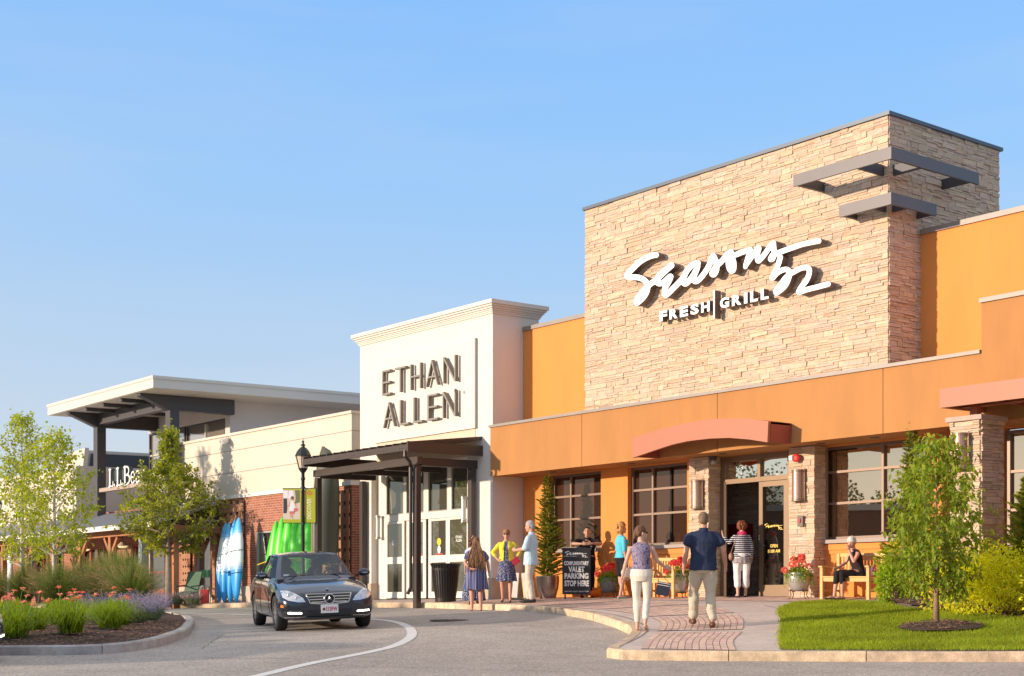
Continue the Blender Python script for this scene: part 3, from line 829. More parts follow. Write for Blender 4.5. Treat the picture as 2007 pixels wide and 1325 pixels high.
# left leaf, swung open
hinge = np.array([-.17,.04]); ld = np.array([.677,-.752]); ln = np.array([.752,.677])
def LF(v): p = hinge+ld*v[0]+ln*v[1]; return W(p[0], p[1], v[2])
mb = MB(); L = .86
mb.box((0,-.025,.01),(.09,.025,2.44)); mb.box((L-.09,-.025,.01),(L,.025,2.44)); mb.box((.09,-.025,.01),(L-.09,.025,.24)); mb.box((.09,-.025,2.33),(L-.09,.025,2.44))
org = RB.location
dl = mb.build('open_door', M_door, None, LF, origin=org); dl.location = (0,0,0); dl.parent = RB; dl['label'] = 'open door leaf swung out edge-on'
mb = MB(); mb.add([(.09,0,.24),(L-.09,0,.24),(L-.09,0,2.33),(.09,0,2.33)], [(0,1,2,3)]); x = mb.build('pane', glassmat('door glass', (.012,.01,.009), .38), None, LF, origin=org, recalc=False); x.location = (0,0,0); x.parent = dl
mb = MB(); mb.tube([(L-.05,-.03,.95),(L-.05,-.075,1.0),(L-.05,-.075,1.25),(L-.05,-.03,1.3)], .012, 8); x = mb.build('handle', mat('brushed metal', (.5,.47,.43), .3, .9), None, LF, origin=org); x.location = (0,0,0); x.parent = dl
# gold lettering on the door glass
def seasons_strokes():
    def c1(L): return [(1215+x/7.362, 455+y/7.362) for x, y in L]
    def c2(L): return [(1390+x/7.36, 455+y/7.36) for x, y in L]
    r = 5.5
    S = [(c1([(520,330),(430,350),(300,420),(180,530),(105,618),(130,648),(260,655),(345,690),(395,760),(385,860),(325,955),(245,1025)]), r),
     (c1([(245,1025),(243,985),(325,865),(405,775),(520,690),(640,575),(745,482)]), r),
     (c1([(745,482),(640,560),(545,655),(548,735),(625,728),(728,640),(700,720),(655,800),(652,900),(690,890),(760,820),(850,730),(930,640)]), r),
     (c1([(1125,445),(1050,470),(960,570),(918,680),(932,745),(985,718),(1065,610),(1120,500)]), 5.3),
     (c1([(1125,445),(1110,530),(1068,640),(1072,705),(1125,700),(1205,610),(1280,495),(1345,345)]), 5.3),
     (c2([(62,345),(98,430),(105,540),(70,610),(42,598),(90,510),(180,420),(262,322),(312,285)]), 5.3),
     (c2([(312,285),(283,360),(275,450),(292,530),(325,562),(352,530),(352,430),(322,345),(380,328),(480,290),(588,252)]), 5.1),
     (c2([(588,255),(560,340),(532,440),(522,505)]), 4.0),
     (c2([(530,470),(600,370),(660,280),(715,228),(695,320),(702,412),(742,388),(820,290),(880,200),(925,160)]), 5.1),
     (c2([(925,165),(932,250),(935,330),(910,388),(885,388),(915,330),(960,312),(1050,278),(1200,225),(1350,175),(1578,128)]), 5.1),
     (c2([(1025,360),(1000,450),(960,545),(908,665),(980,590),(1080,540),(1150,560),(1150,650),(1090,780),(972,880)]), 5.1),
     (c2([(972,880),(965,850),(1040,740),(1120,640),(1210,580),(1330,520),(1430,520),(1440,600),(1400,700),(1330,790),(1292,858),(1310,866),(1400,832),(1560,792),(1715,750)]), 5.1)]
    return S
# the same lettering as a flat drawing: (u right, v up) in units of its own width
def flat_map(x, y):
    """photo trace -> the sign's own plane (a, c) on the tower face"""
    F_, cx, hy = 2785., 1003.5, 1125.; b = -1.24
    d = np.array([(x-cx)/F_, 1, (hy-y)/F_]); M_ = np.stack([EA, EC, -d], 1); s = np.linalg.solve(M_, -(P0+b*EB))
    return (s[0], s[1])
SIGN = thing('restaurant_sign', 'white brush script sign with dark sides on the stone tower', 'sign', W(1,-1.3,6.3))
mb = MB(); stroke_mesh(mb, seasons_strokes(), 6.4, 1212, 455, 1642, 615, 1.35, flat_map, lambda p, back: (p[0], -1.07 if back else -1.24, p[1]))
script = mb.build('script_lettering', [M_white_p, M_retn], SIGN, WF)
SCRIPT = [(v.co.copy()) for v in script.data.vertices]
def block_text(parent, name, txt, a0, a1, c0, c1, b, depth, face, side, off=.02, skew=0):
    mb = MB(); fit_text(mb, txt, a0, a1, c0, c1, b, depth, off, skew)
    front = b+1e-4
    for k, f in enumerate(mb.f):
        mb.mi[k] = 0 if all(mb.v[i][1] < b+depth*.3 for i in f) else 1
    return mb.build(name, [face, side], parent, WF, recalc=True)
def word(parent, txt, a0, a1, c0, c1, b, depth, face, side, off=.03, gap=.28, widths=None):
    """a word as separate letters of equal height"""
    w = widths or [.35 if ch in 'I' else (.8 if ch in 'L' else 1.0) for ch in txt]; tot = sum(w)+gap*(len(txt)-1); u = (a1-a0)/tot; x = a0
    for ch, ww in zip(txt, w):
        block_text(parent, 'letter', ch, x, x+ww*u, c0, c1, b, depth, face, side, off); x += (ww+gap)*u
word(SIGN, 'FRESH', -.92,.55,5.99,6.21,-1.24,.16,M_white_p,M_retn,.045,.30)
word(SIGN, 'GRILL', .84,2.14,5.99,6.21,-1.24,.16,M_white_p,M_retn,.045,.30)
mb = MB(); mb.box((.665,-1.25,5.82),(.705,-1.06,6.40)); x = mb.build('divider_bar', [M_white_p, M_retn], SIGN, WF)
for p in x.data.polygons: p.material_index = 0 if p.normal.dot(Vector(EB)) < -.9 else 1
# awning
arc_t_ = [(-1.19,3.45),(-.75,3.52),(-.27,3.575),(.4,3.63),(1.05,3.645),(1.7,3.60),(2.2,3.535),(2.61,3.45)]
arc_b_ = [(2.585,3.04),(2.1,3.14),(1.6,3.21),(1.05,3.245),(.45,3.245),(0,3.21),(-.45,3.14),(-.80,3.065),(-1.22,3.06)]
arc_b_ = [(2.585,3.04),(2.1,3.14),(1.6,3.215),(1.05,3.25),(.45,3.25),(0,3.215),(-.5,3.14),(-1.17,3.03)]
mb = MB(); mb.prism([p for p in arc_b_[::-1]]+[p for p in arc_t_[::-1]], -1.80, -1.72, 1)
aw = mb.build('entrance_awning', M_rust, RB, WF)
mb = MB()
for (x0, z0), (x1, z1) in zip(arc_t_[:-1], arc_t_[1:]):
    mb.add([(x0,-1.72,z0-.002),(x1,-1.72,z1-.002),(x1,-1.1,z1-.002),(x0,-1.1,z0-.002),(x0,-1.72,z0-.05),(x1,-1.72,z1-.05),(x1,-1.1,z1-.05),(x0,-1.1,z0-.05)], [(0,1,2,3),(4,7,6,5),(0,4,5,1),(3,2,6,7)])
mb.build('awning_top', M_rust, aw, WF)
mb = MB(); mb.prism([(-1.12,3.04),(-1.04,3.04),(-1.07,3.39),(-1.15,3.40)], -1.72, -1.101, 1); mb.prism([(2.50,3.06),(2.60,3.04),(2.62,3.40),(2.52,3.42)], -1.72, -1.101, 1)
mb.each('awning_end', M_rustd, aw, WF)
mb = MB()
for a in (-.4,.3,1.0,1.7): mb.box((a-.03,-1.72,3.46),(a+.03,-1.101,3.52))
mb.each('awning_rib', M_rustd, aw, WF)
# vestibule seen through the open door
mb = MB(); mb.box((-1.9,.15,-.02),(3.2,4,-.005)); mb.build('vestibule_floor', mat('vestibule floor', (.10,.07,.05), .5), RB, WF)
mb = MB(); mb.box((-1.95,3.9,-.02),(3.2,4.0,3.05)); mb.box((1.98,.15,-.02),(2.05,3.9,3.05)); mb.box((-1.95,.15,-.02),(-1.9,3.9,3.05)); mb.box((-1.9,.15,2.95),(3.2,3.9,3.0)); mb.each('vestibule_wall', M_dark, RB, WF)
mb = MB(); mb.box((-1.4,1.25,-.02),(-.28,1.4,3.0)); vs = mb.build('inner_stone_wall', M_mortar, RB, WF)
mb = MB(); stones(mb,'f',1.25,-1.4,-.28,0,2.95,31, lens=(.16,.5)); stones(mb,'r',-.28,1.25,1.9,0,2.95,32, lens=(.16,.5)); mb.build('stone_cladding', M_stone, vs, WF, recalc=False)
wbox(RB, 'red_notice_board', (-1.25,1.12,1.12),(-.35,1.16,1.62), mat('dark red board', (.35,.02,.03), .6))
# right hand end: pergola
PG = thing('red_pergola', 'rust red steel pergola roof carried on a thick ledge stone pier at the right edge', 'pergola', W(7.2,-2.1,0))
mb = MB(); mb.box((6.88,-2.08,-.9),(7.44,-1.42,2.99)); pier = mb.build('pier', M_mortar, PG, WF)
mb = MB(); stones(mb,'f',-2.08,6.87,7.45,-.8,2.99,41,(.05,.11),(.14,.5),.045); stones(mb,'r',7.44,-2.09,-1.42,-.8,2.99,42,(.05,.11),(.14,.5),.045); mb.build('stone_cladding', M_stone, pier, WF, recalc=False)
mb = MB(); mb.box((6.82,-2.16,2.99),(7.51,-1.36,3.07)); mb.build('pier_cap', mat('cast stone cap', (.48,.37,.31), .8, var=.1), pier, WF)
mb = MB(); mb.box((7.10,-1.86,3.07),(7.24,-1.72,3.24)); mb.build('post', M_rust, PG, WF)
mb = MB(); mb.box((6.87,-2.40,3.22),(16,-2.32,3.54)); mb.box((6.87,-2.32,3.22),(6.95,-1.14,3.54)); mb.build('edge_beam', M_rust, PG, WF)
for a in (7.7,8.7,9.8,10.9):
    mb = MB(); mb.box((a,-2.32,3.25),(a+.08,-1.14,3.46)); mb.build('rafter', M_rustd, PG, WF)
mb = MB(); mb.box((6.95,-1.95,3.238),(16,-1.7,3.245)); mb.build('cross_beam', M_rustd, PG, WF)
wbox(PG, 'roof_sheet', (6.95,-2.315,3.48),(16,-1.14,3.52), M_rustd)
# iron railing
RL = thing('iron_railing', 'brown iron patio railing with square ring panels beside the stone pier', 'railing', W(8.0,-1.5,-.3))
M_iron = mat('brown iron', (.13,.085,.06), .5, .4)
def rail_pt(t): return (8.05+t*.9, -2.05-t*.05)
mb = MB()
mb.bar((7.5,-1.55,.86),(12,-1.7,.86),.05,.04); mb.bar((7.5,-1.55,-.2),(12,-1.7,-.2),.04,.03)
mb.build('top_rail', M_iron, RL, WF)
for i in range(34):
    t = i*.14; x, y = 7.55+t*.94, -1.55-.15*t/4.45
    mb = MB()
    if i % 5 == 2:
        mb.box((x-.07,y-.012,.55),(x+.07,y+.012,.57)); mb.box((x-.07,y-.012,.68),(x+.07,y+.012,.70)); mb.box((x-.07,y-.012,.57),(x-.05,y+.012,.68)); mb.box((x+.05,y-.012,.57),(x+.07,y+.012,.68)); mb.box((x-.01,y-.01,.70),(x+.01,y+.01,.84)); mb.box((x-.01,y-.01,-.2),(x+.01,y+.01,.55))
        mb.build('ring_baluster', M_iron, RL, WF)
    else:
        w = .028 if i % 7 == 0 else .011
        mb.box((x-w,y-w,-.35 if w > .02 else -.2),(x+w,y+w,.84)); mb.build('baluster', M_iron, RL, WF)
# ================================================================== wall lamps, alarm, intercom, dome camera
def sconce(a, b, c0, c1, label, r=.13):
    t = thing('wall_lamp', label, 'wall lamp', W(a, b, c0), 0, 'bronze half-cylinder wall lamps')
    n = 12; mb = MB(); pts = [(math.cos(PI+PI*k/n)*r, math.sin(PI+PI*k/n)*r) for k in range(n+1)]
    def ring(z0, z1, rr, name, m):
        mb = MB(); P_ = [(math.cos(PI+PI*k/n)*rr, math.sin(PI+PI*k/n)*rr) for k in range(n+1)]
        mb.v = [(a+x, b+y, z0) for x, y in P_]+[(a+x, b+y, z1) for x, y in P_]
        for k in range(n): mb.face((k, k+1, n+2+k, n+1+k))
        mb.face(list(range(n+1))[::-1]); mb.face(list(range(n+1, 2*n+2))); mb.face((0, n+1, 2*n+1, n))
        mb.build(name, m, t, WF)
    ring(c0+.05, c1-.05, r, 'perforated_shade', M_bronze); ring(c0, c0+.05, r+.008, 'lower_band', M_bronze2); ring(c1-.05, c1, r+.008, 'upper_band', M_bronze2)
    wbox(t, 'back_plate', (a-r-.02,b,c0-.02),(a+r+.02,b+.03,c1+.02), M_bronze2)
    return t
sconce(-.56,-.43,1.93,2.55,'bronze perforated wall lamp on the stone pier left of the open door')
sconce(2.24,-.43,1.94,2.58,'bronze perforated wall lamp on the pier under the red fire alarm')
sconce(7.14,-2.20,2.16,2.78,'bronze perforated wall lamp high on the pergola pier behind the young tree')
t = thing('fire_alarm', 'red round fire alarm bell with white lens on the right entrance pier', 'fire alarm', W(2.19,-.42,2.82))
mb = MB(); mb.lathe([(.085,0),(.085,.05),(.05,.07)], 20); mb.v = [(2.2+x, -.42-z, 2.82+y) for x, y, z in mb.v]; mb.build('bell', mat('alarm red', (.55,.02,.02), .35), t, WF)
mb = MB(); mb.box((2.06,-.52,2.78),(2.15,-.42,2.87)); mb.build('strobe_lens', mat('strobe white', (.8,.8,.8), .3), t, WF)
t = thing('intercom_box', 'small dark panel with a red button on the right entrance pier', 'call box', W(2.28,-.42,1.45))
mb = MB(); mb.box((2.21,-.43,1.42),(2.35,-.40,1.64)); mb.build('panel', M_retn, t, WF)
mb = MB(); mb.box((2.25,-.45,1.50),(2.30,-.43,1.58)); mb.build('button', mat('alarm red', (.55,.02,.02), .35), t, WF)
t = thing('dome_camera', 'round grey dome camera on the soffit beside the left entrance pier', 'security camera', W(-.22,-.3,2.95))
mb = MB(); mb.sphere((-.20,-.30,2.93), .065, 14, 10); [mb.sm.__setitem__(k, True) for k in range(len(mb.sm))]; mb.build('dome', mat('smoked dome', (.45,.42,.4), .25, .3), t, WF)
mb = MB(); mb.lathe([(.07,0),(.07,.06)], 16); mb.v = [(x-.20, y-.30, z+2.99) for x, y, z in mb.v]; mb.build('mount', M_steel, t, WF)
# gold lettering and opening hours on the closed door
def small_script(parent, name, org, ax, up, width, m, lift):
    """the script sign redrawn small and flat on a panel: org = lower left, ax/up = unit vectors"""
    P = [flat_map(*q) for q in ((1222,535),(1630,555))]
    a0, a1 = P[0][0], P[1][0]; k = width/(a1-a0); src = script.data; loc = SIGN.location
    mb = MB(); keep = {}
    Minv = np.linalg.inv(np.stack([EA, EB, EC], 1))
    def cv(i):
        if i not in keep:
            q = Minv @ (np.array(src.vertices[i].co)+np.array(loc)-P0)
            v = np.array(org)+np.array(ax)*(q[0]-a0)*k+np.array(up)*(q[2]-5.95)*k+lift
            keep[i] = len(mb.v); mb.v.append(tuple(v))
        return keep[i]
    for p in src.polygons:
        if p.material_index == 0: mb.face([cv(i) for i in p.vertices])
    return mb
M_gold = mat('gold lettering', (.85,.60,.12), .5)
mb = small_script(dr, 'gold_lettering', (.93,.045,1.40), (1,0,0), (0,0,1), .52, M_gold, np.array([0,0,0.]))
fit_text(mb, 'OPEN', 1.10,1.30,1.03,1.10,.045,.004,.02); fit_text(mb, '11:00 AM', 1.04,1.36,.92,.99,.045,.004,.02); mb.build('gold_lettering', M_gold, dr, WF, recalc=False)
# ================================================================== the furniture store with the white front
EB_ = thing('furniture_store', 'white stucco store front with grey lettering and dark steel canopy over white glazed doors', 'store', W(-10,-1,0))
mb = MB(); mb.box((-13.02,-1,-.3),(-12.45,.52,3.62)); mb.box((-8.05,-1,-.3),(-7.0,.52,3.62)); mb.box((-13.02,-1,3.62),(-7.0,.52,7.16)); mb.each('wall', M_cream, EB_, WF)
wbox(EB_, 'sign_panel', (-12.2,-1.07,4.33),(-7.66,-1.003,6.62), M_cream)
wbox(EB_, 'tan_band', (-12.14,-1.012,3.64),(-7.70,-1.002,4.325), mat('peach stucco', (.72,.56,.42), .85, var=.04))
wbox(EB_, 'panel_shaded_side', (-7.66,-1.07,4.33),(-7.63,-1.003,6.62), mat('panel side shade', (.42,.40,.37), .7))  # grey strip painted as the shaded side of the proud panel
prof = [(7.16,7.20,.03),(7.20,7.24,.05),(7.24,7.28,.075),(7.28,7.33,.11),(7.33,7.38,.15),(7.38,7.48,.19)]
mb = MB()
for c0, c1, p in prof: mb.box((-13.02-p,-1-p,c0),(-7.0+p,.52+p,c1-.001))
mb.build('cornice', M_cream, EB_, WF)
M_base = mat('tan stone base', (.50,.40,.30), .85, var=.12, vscale=4, bump=.2, bscale=60)
mb = MB(); mb.box((-8.08,-1.04,-.35),(-6.97,-.01,.50)); mb.each('stone_base', M_base, EB_, WF)
mb = MB(); mb.box((-13.0,-1.04,-.35),(-12.42,-.8,.42)); mb.build('stone_base', M_base, EB_, WF)
G_store = glassmat('store glass', (.085,.078,.06), .20, tint=(.85,.85,.75), wave=.01)
mb = MB(); y0, y1 = -.80, -.70
tp = [(-12.01,-11.17),(-11.05,-10.22),(-10.03,-9.16),(-9.0,-8.19)]
mb.box((-12.45,y0,-.02),(-12.01,y1,3.62)); mb.box((-8.19,y0,-.02),(-8.05,y1,3.62)); mb.box((-12.01,y0,3.50),(-8.19,y1,3.62)); mb.box((-12.01,y0,2.13),(-8.19,y1,2.31))
for (p, q), (r_, s_) in zip(tp[:-1], tp[1:]): mb.box((q,y0,2.31),(r_,y1,3.50))
sf = mb.build('storefront_frame', M_white, EB_, WF)
for p, q in tp:
    mb = MB(); mb.add([(p,-.74,2.31),(q,-.74,2.31),(q,-.74,3.5),(p,-.74,3.5)], [(0,1,2,3)]); mb.build('transom_pane', G_store, sf, WF, recalc=False)
    mb = MB(); m_ = mat('grey glazing bead', (.35,.34,.31), .5)
    mb.box((p,-.80,2.31),(p+.03,-.75,3.5)); mb.box((q-.03,-.80,2.31),(q,-.75,3.5)); mb.box((p+.03,-.80,2.31),(q-.03,-.75,2.34)); mb.box((p+.03,-.80,3.47),(q-.03,-.75,3.5)); mb.build('glazing_bead', m_, sf, WF)
M_yel = mat('yellow sticker', (.85,.60,.02), .5); M_wht = mat('white sticker', (.8,.8,.76), .5); M_red = mat('red sticker', (.6,.04,.04), .5)
for k, (a0, a1, dy) in enumerate(((-12.01,-11.10,0),(-11.06,-10.16,.05),(-10.04,-9.13,.05),(-9.12,-8.19,0))):
    mb = MB(); yb, yt = -.83+dy, -.78+dy; f = .10 if k in (0, 3) else .13
    mb.box((a0,yb,.0),(a0+f,yt,2.12)); mb.box((a1-f,yb,.0),(a1,yt,2.12)); mb.box((a0+f,yb,.0),(a1-f,yt,.17)); mb.box((a0+f,yb,.95),(a1-f,yt,1.14)); mb.box((a0+f,yb,2.06),(a1-f,yt,2.12))
    d = mb.build('sliding_door', M_white, EB_, WF)
    for c0, c1 in ((.17,.95),(1.14,2.06)):
        mb = MB(); ym = (yb+yt)/2; mb.add([(a0+f,ym,c0),(a1-f,ym,c0),(a1-f,ym,c1),(a0+f,ym,c1)], [(0,1,2,3)]); mb.build('pane', G_store, d, WF, recalc=False)
    am = (a0+a1)/2; ys = (yb+yt)/2-.006
    if k in (1, 2):
        ax = am+(.0 if k == 2 else .12)
        def disc(r, rz, cz, m, name):
            q = MB(); q.v = [(ax+r*math.cos(2*PI*i/20), ys, cz+rz*math.sin(2*PI*i/20)) for i in range(20)]; q.face(list(range(20))); q.build(name, m, d, WF, recalc=False)
        disc(.09,.10,1.50,M_yel,'round_sticker'); disc(.07,.11,1.29,M_wht,'oval_sticker')
        mb = MB(); mb.box((ax-.17,ys,1.155),(ax+.17,ys+.002,1.19)); mb.build('red_sticker', M_red, d, WF)
    else:
        mb = MB(); fit_text(mb, 'ETHAN', am-.13, am+.13, 1.56, 1.63, ys, .002, .02); fit_text(mb, 'ALLEN', am-.13, am+.13, 1.47, 1.54, ys, .002, .02); mb.build('door_lettering', M_wht, d, WF, recalc=False)
mb = MB(); mb.box((-12.4,-.5,-.02),(-8.1,-.45,3.6)); mb.build('dim_interior', mat('dim interior', (.10,.085,.065), .9), EB_, WF)
LT = thing('store_lettering', 'grey metal letters reading ETHAN ALLEN in two lines on the white store front', 'sign', W(-10,-1.2,5.5))
M_lf = mat('taupe letter face', (.25,.23,.20), .5, .1); M_ls = mat('taupe letter shaded side', (.19,.145,.105), .55)  # sides painted browner and darker for their shade
word(LT, 'ETHAN', -11.62,-8.28,5.59,6.27,-1.21,.10,M_lf,M_ls,-.022,.42,[.78,1.0,.95,1.1,1.05])
word(LT, 'ALLEN', -11.58,-8.28,4.69,5.37,-1.21,.10,M_lf,M_ls,-.022,.42,[1.1,.78,.78,.85,1.05])
mb = MB(); mb.lathe([(.045,0),(.045,.02),(.033,.02),(.033,0)], 16, cap=False); mb.v = [(x-8.16, -1.30+z, y+5.33) for x, y, z in mb.v]; fit_text(mb, 'R', -8.18,-8.14,5.31,5.35,-1.32,.02,.0); mb.build('registered_mark', M_lf, LT, WF)
for a, c0 in ((-12.22,1.66),(-8.12,1.95)):
    t = thing('wall_lamp', 'silver tube wall lamp '+('left of the white store doors' if a < -12 else 'beside the right steel canopy post'), 'wall lamp', W(a,-1.05,c0), 0, 'silver tube lamps at the store doors')
    mb = MB(); mb.lathe([(.075,0),(.075,.06)], 16); mb.lathe([(.075,.60),(.075,.66)], 16); mb.v = [(a+x, -1.06+y if a > -12 else -.93+y, c0+z) for x, y, z in mb.v]; mb.each('end_cap', mat('pewter', (.42,.40,.37), .35, .6), t, WF)
    mb = MB(); mb.lathe([(.06,.06),(.06,.60)], 16); mb.v = [(a+x, -1.06+y if a > -12 else -.93+y, c0+z) for x, y, z in mb.v]; mb.build('tube', mat('satin silver', (.62,.61,.58), .3, .3), t, WF)
# canopy
cp = MB(); n = 14; A0, A1, B0, B1 = -12.22, -7.44, -3.26, -1.01
def rc(b): return 3.80+(b-B0)/(B1-B0)*.24
cp.add([(A0,B0,rc(B0)),(A1,B0,rc(B0)),(A1,B1,rc(B1)),(A0,B1,rc(B1)),(A0,B0,rc(B0)-.03),(A1,B0,rc(B0)-.03),(A1,B1,rc(B1)-.03),(A0,B1,rc(B1)-.03)], [(0,1,2,3),(4,7,6,5),(0,4,5,1),(1,5,6,2),(2,6,7,3),(3,7,4,0)])
can = cp.build('canopy', M_canopy, EB_, WF)
for k in range(n+1):
    a = A0+(A1-A0)*k/n; mb = MB(); w = .016
    mb.add([(a-w,B0,rc(B0)),(a+w,B0,rc(B0)),(a+w,B1,rc(B1)),(a-w,B1,rc(B1)),(a-w,B0,rc(B0)+.06),(a+w,B0,rc(B0)+.06),(a+w,B1,rc(B1)+.06),(a-w,B1,rc(B1)+.06)], [(0,3,2,1),(4,5,6,7),(0,1,5,4),(1,2,6,5),(2,3,7,6),(3,0,4,7)])
    mb.build('standing_seam', M_canopy, can, WF)
mb = MB(); mb.box((A0,B0-.07,3.64),(A1,B0-.01,3.79)); mb.build('gutter', mat('brown gutter', (.065,.045,.036), .4, .2), can, WF)
mb = MB(); mb.box((A1,B0-.07,3.60),(A1+.05,B1,3.86)); mb.box((A0-.05,B0-.07,3.60),(A0,B1,3.86)); mb.each('side_fascia', mat('brown gutter', (.065,.045,.036), .4, .2), can, WF)
mb = MB(); mb.box((-12.4,-2.93,3.34),(-7.55,-2.78,3.52)); mb.build('front_beam', mat('brown gutter', (.065,.045,.036), .4, .2), can, WF)
mb = MB()
for a in (-12.27,-10.7,-9.2,-7.68): mb.box((a-.07,-2.75,3.30),(a+.07,-1.01,3.50))
mb.each('side_beam', M_canopy, can, WF)
for a, b in ((-12.27,-2.85),(-7.68,-2.85),(-12.7,-1.12),(-7.68,-1.14)):
    mb = MB(); w_ = .075; mb.box((a-w_,b-.07,-.3),(a+w_,b+.07,3.30)); mb.build('post', M_canopy, can, WF)
for a in np.arange(-12.0,-7.6,.72):
    mb = MB()
    for d in (-.06,.06): mb.sphere((a+d,B0-.075,3.70), .014, 6, 4)
    mb.build('bolt_pair', M_bar, can, WF)
mb = MB(); mb.tube([(-7.56,-3.3,3.66),(-7.56,-3.3,3.52),(-7.60,-3.12,3.38),(-7.74,-3.0,3.26),(-7.80,-2.96,.30),(-7.80,-3.04,.14)], .045, 8); mb.build('downspout', M_canopy, can, WF)
# ================================================================== the outdoor outfitter's shop
def brick(name, col, mort, w=.21, h=.075):
    m = bpy.data.materials.new(name); n_, l, p = nodes_of(m)
    tc = n_.new('ShaderNodeTexCoord'); bt = n_.new('ShaderNodeTexBrick'); l.new(tc.outputs['UV'], bt.inputs['Vector'])
    bt.inputs['Scale'].default_value = 1; bt.inputs['Brick Width'].default_value = w; bt.inputs['Row Height'].default_value = h; bt.inputs['Mortar Size'].default_value = .007
    bt.inputs['Color1'].default_value = (*col, 1); bt.inputs['Color2'].default_value = (col[0]*.72, col[1]*.62, col[2]*.6, 1); bt.inputs['Mortar'].default_value = (*mort, 1); bt.inputs['Bias'].default_value = -.1
    nz = n_.new('ShaderNodeTexNoise'); nz.inputs['Scale'].default_value = 3; l.new(tc.outputs['UV'], nz.inputs['Vector'])
    mr = n_.new('ShaderNodeMapRange'); mr.inputs[3].default_value = .78; mr.inputs[4].default_value = 1.22; l.new(nz.outputs[0], mr.inputs[0])
    mx = n_.new('ShaderNodeMix'); mx.data_type = 'RGBA'; mx.blend_type = 'MULTIPLY'; mx.inputs[0].default_value = 1; l.new(bt.outputs[0], mx.inputs[6]); l.new(mr.outputs[0], mx.inputs[7])
    l.new(mx.outputs[2], p.inputs['Base Color']); p.inputs['Roughness'].default_value = .9
    b = n_.new('ShaderNodeBump'); b.inputs['Strength'].default_value = .6; b.inputs['Distance'].default_value = .01; b.invert = True
    l.new(bt.outputs['Fac'], b.inputs['Height']); l.new(b.outputs[0], p.inputs['Normal'])
    return m
M_brick = brick('red brick', (.40,.135,.078), (.50,.36,.28))
M_wood = mat('weathered cedar', (.40,.20,.115), .8, var=.22, vscale=3, stretch=(1,1,9), bump=.2, bscale=30)
M_timber = mat('warm timber', (.42,.175,.075), .7, var=.2, vscale=4, stretch=(1,1,.3))
M_roofm = mat('pale metal roof', (.52,.53,.55), .4, .3, var=.05, vscale=4)
M_gloss_d = glassmat('shop glass', (.045,.04,.035), .32, tint=(.85,.82,.75), wave=.01)
OB = thing('outfitter_shop', 'red brick and cream panel shop with a broad flat roof on charcoal steel columns', 'shop', W(-19,-1,0))
mb = MB(); mb.box((-24.3,-1,-.35),(-18.98,3,3.25)); mb.box((-18.98,-1,-.35),(-17.9,3,.42)); mb.box((-18.98,-1,2.12),(-17.9,3,3.25)); mb.box((-17.9,-1,-.35),(-13.45,3,3.25))
mb = MB()
for bx in (((-21.3,-1,-.35),(-18.98,3,3.25)),((-18.98,-1,-.35),(-17.9,3,.42)),((-18.98,-1,2.12),(-17.9,3,3.25)),((-17.9,-1,-.35),(-13.45,3,3.25)),((-22.04,-1,2.10),(-21.3,3,3.25)),((-24.3,-1,2.10),(-22.04,3,3.25)),((-22.04,-1,-.35),(-21.3,3,2.1)),((-23.0,-1,-.35),(-22.04,3,.41)),((-24.3,-1,-.35),(-23.0,3,2.10))): mb.box(*bx)
mb.build('brick_wall', M_brick, OB, WF)
M_panel = mat('cream panel', (.66,.57,.47), .8, var=.03, vscale=2, var2=.05, v2scale=.4)
for c0, c1 in ((3.36,4.085),(4.10,4.80),(4.815,5.30)):
    wbox(OB, 'cream_panel', (-24.3,-1.02,c0),(-13.43,3,c1), M_panel)
wbox(OB, 'panel_backing', (-24.2,-.99,3.3),(-13.46,2.9,5.3), M_mortar)
wbox(OB, 'trim_course', (-24.32,-1.06,3.25),(-13.40,3,3.36), mat('white trim', (.76,.72,.66), .7))
wbox(OB, 'parapet_coping', (-24.35,-1.07,5.30),(-13.38,3,5.38), M_panel)
M_cbase = mat('concrete base', (.52,.44,.36), .85, var=.1, vscale=3, bump=.15, bscale=50)
mb = MB(); mb.box((-24.3,-1.04,-.35),(-13.42,-.99,.41)); mb.build('concrete_base', M_cbase, OB, WF)
window(OB, -18.98,-17.9,.42,2.12,-.98,[],[],M_gloss_d,mat('light alloy frame', (.50,.50,.48), .4, .4),M_mull,fw=.05)
window(OB, -23.0,-22.04,.41,2.10,-.98,[],[],M_gloss_d,mat('light alloy frame', (.50,.50,.48), .4, .4),M_mull,fw=.05)
wbox(OB, 'green_window_sign', (-22.85,-.955,.72),(-22.15,-.94,.98), mat('window sign green', (.01,.16,.06), .5))
def lattice(a0, a1, c0, c1, rows, label=None):
    h = (c1-c0)/rows
    mb = MB()
    for k in range(rows):
        z = c0+k*h; mb.box((a0,-1.09,z),(a1,-1.05,z+h*.70))
        n = 4; w = (a1-a0)/n
        for i in range(n): mb.box((a0+i*w+w*.28,-1.085,z+h*.70),(a0+(i+1)*w-w*.22,-1.052,z+h))
    o = mb.build('cedar_panel', M_wood, OB, WF)
    wbox(o, 'batten', (a0+.01,-1.049,c0),(a1-.01,-1.041,c1), mat('dark batten', (.12,.05,.03), .9))
lattice(-14.42,-13.47,.45,3.12,8); lattice(-21.27,-19.65,1.0,3.17,6); lattice(-24.0,-23.32,.45,2.08,7)
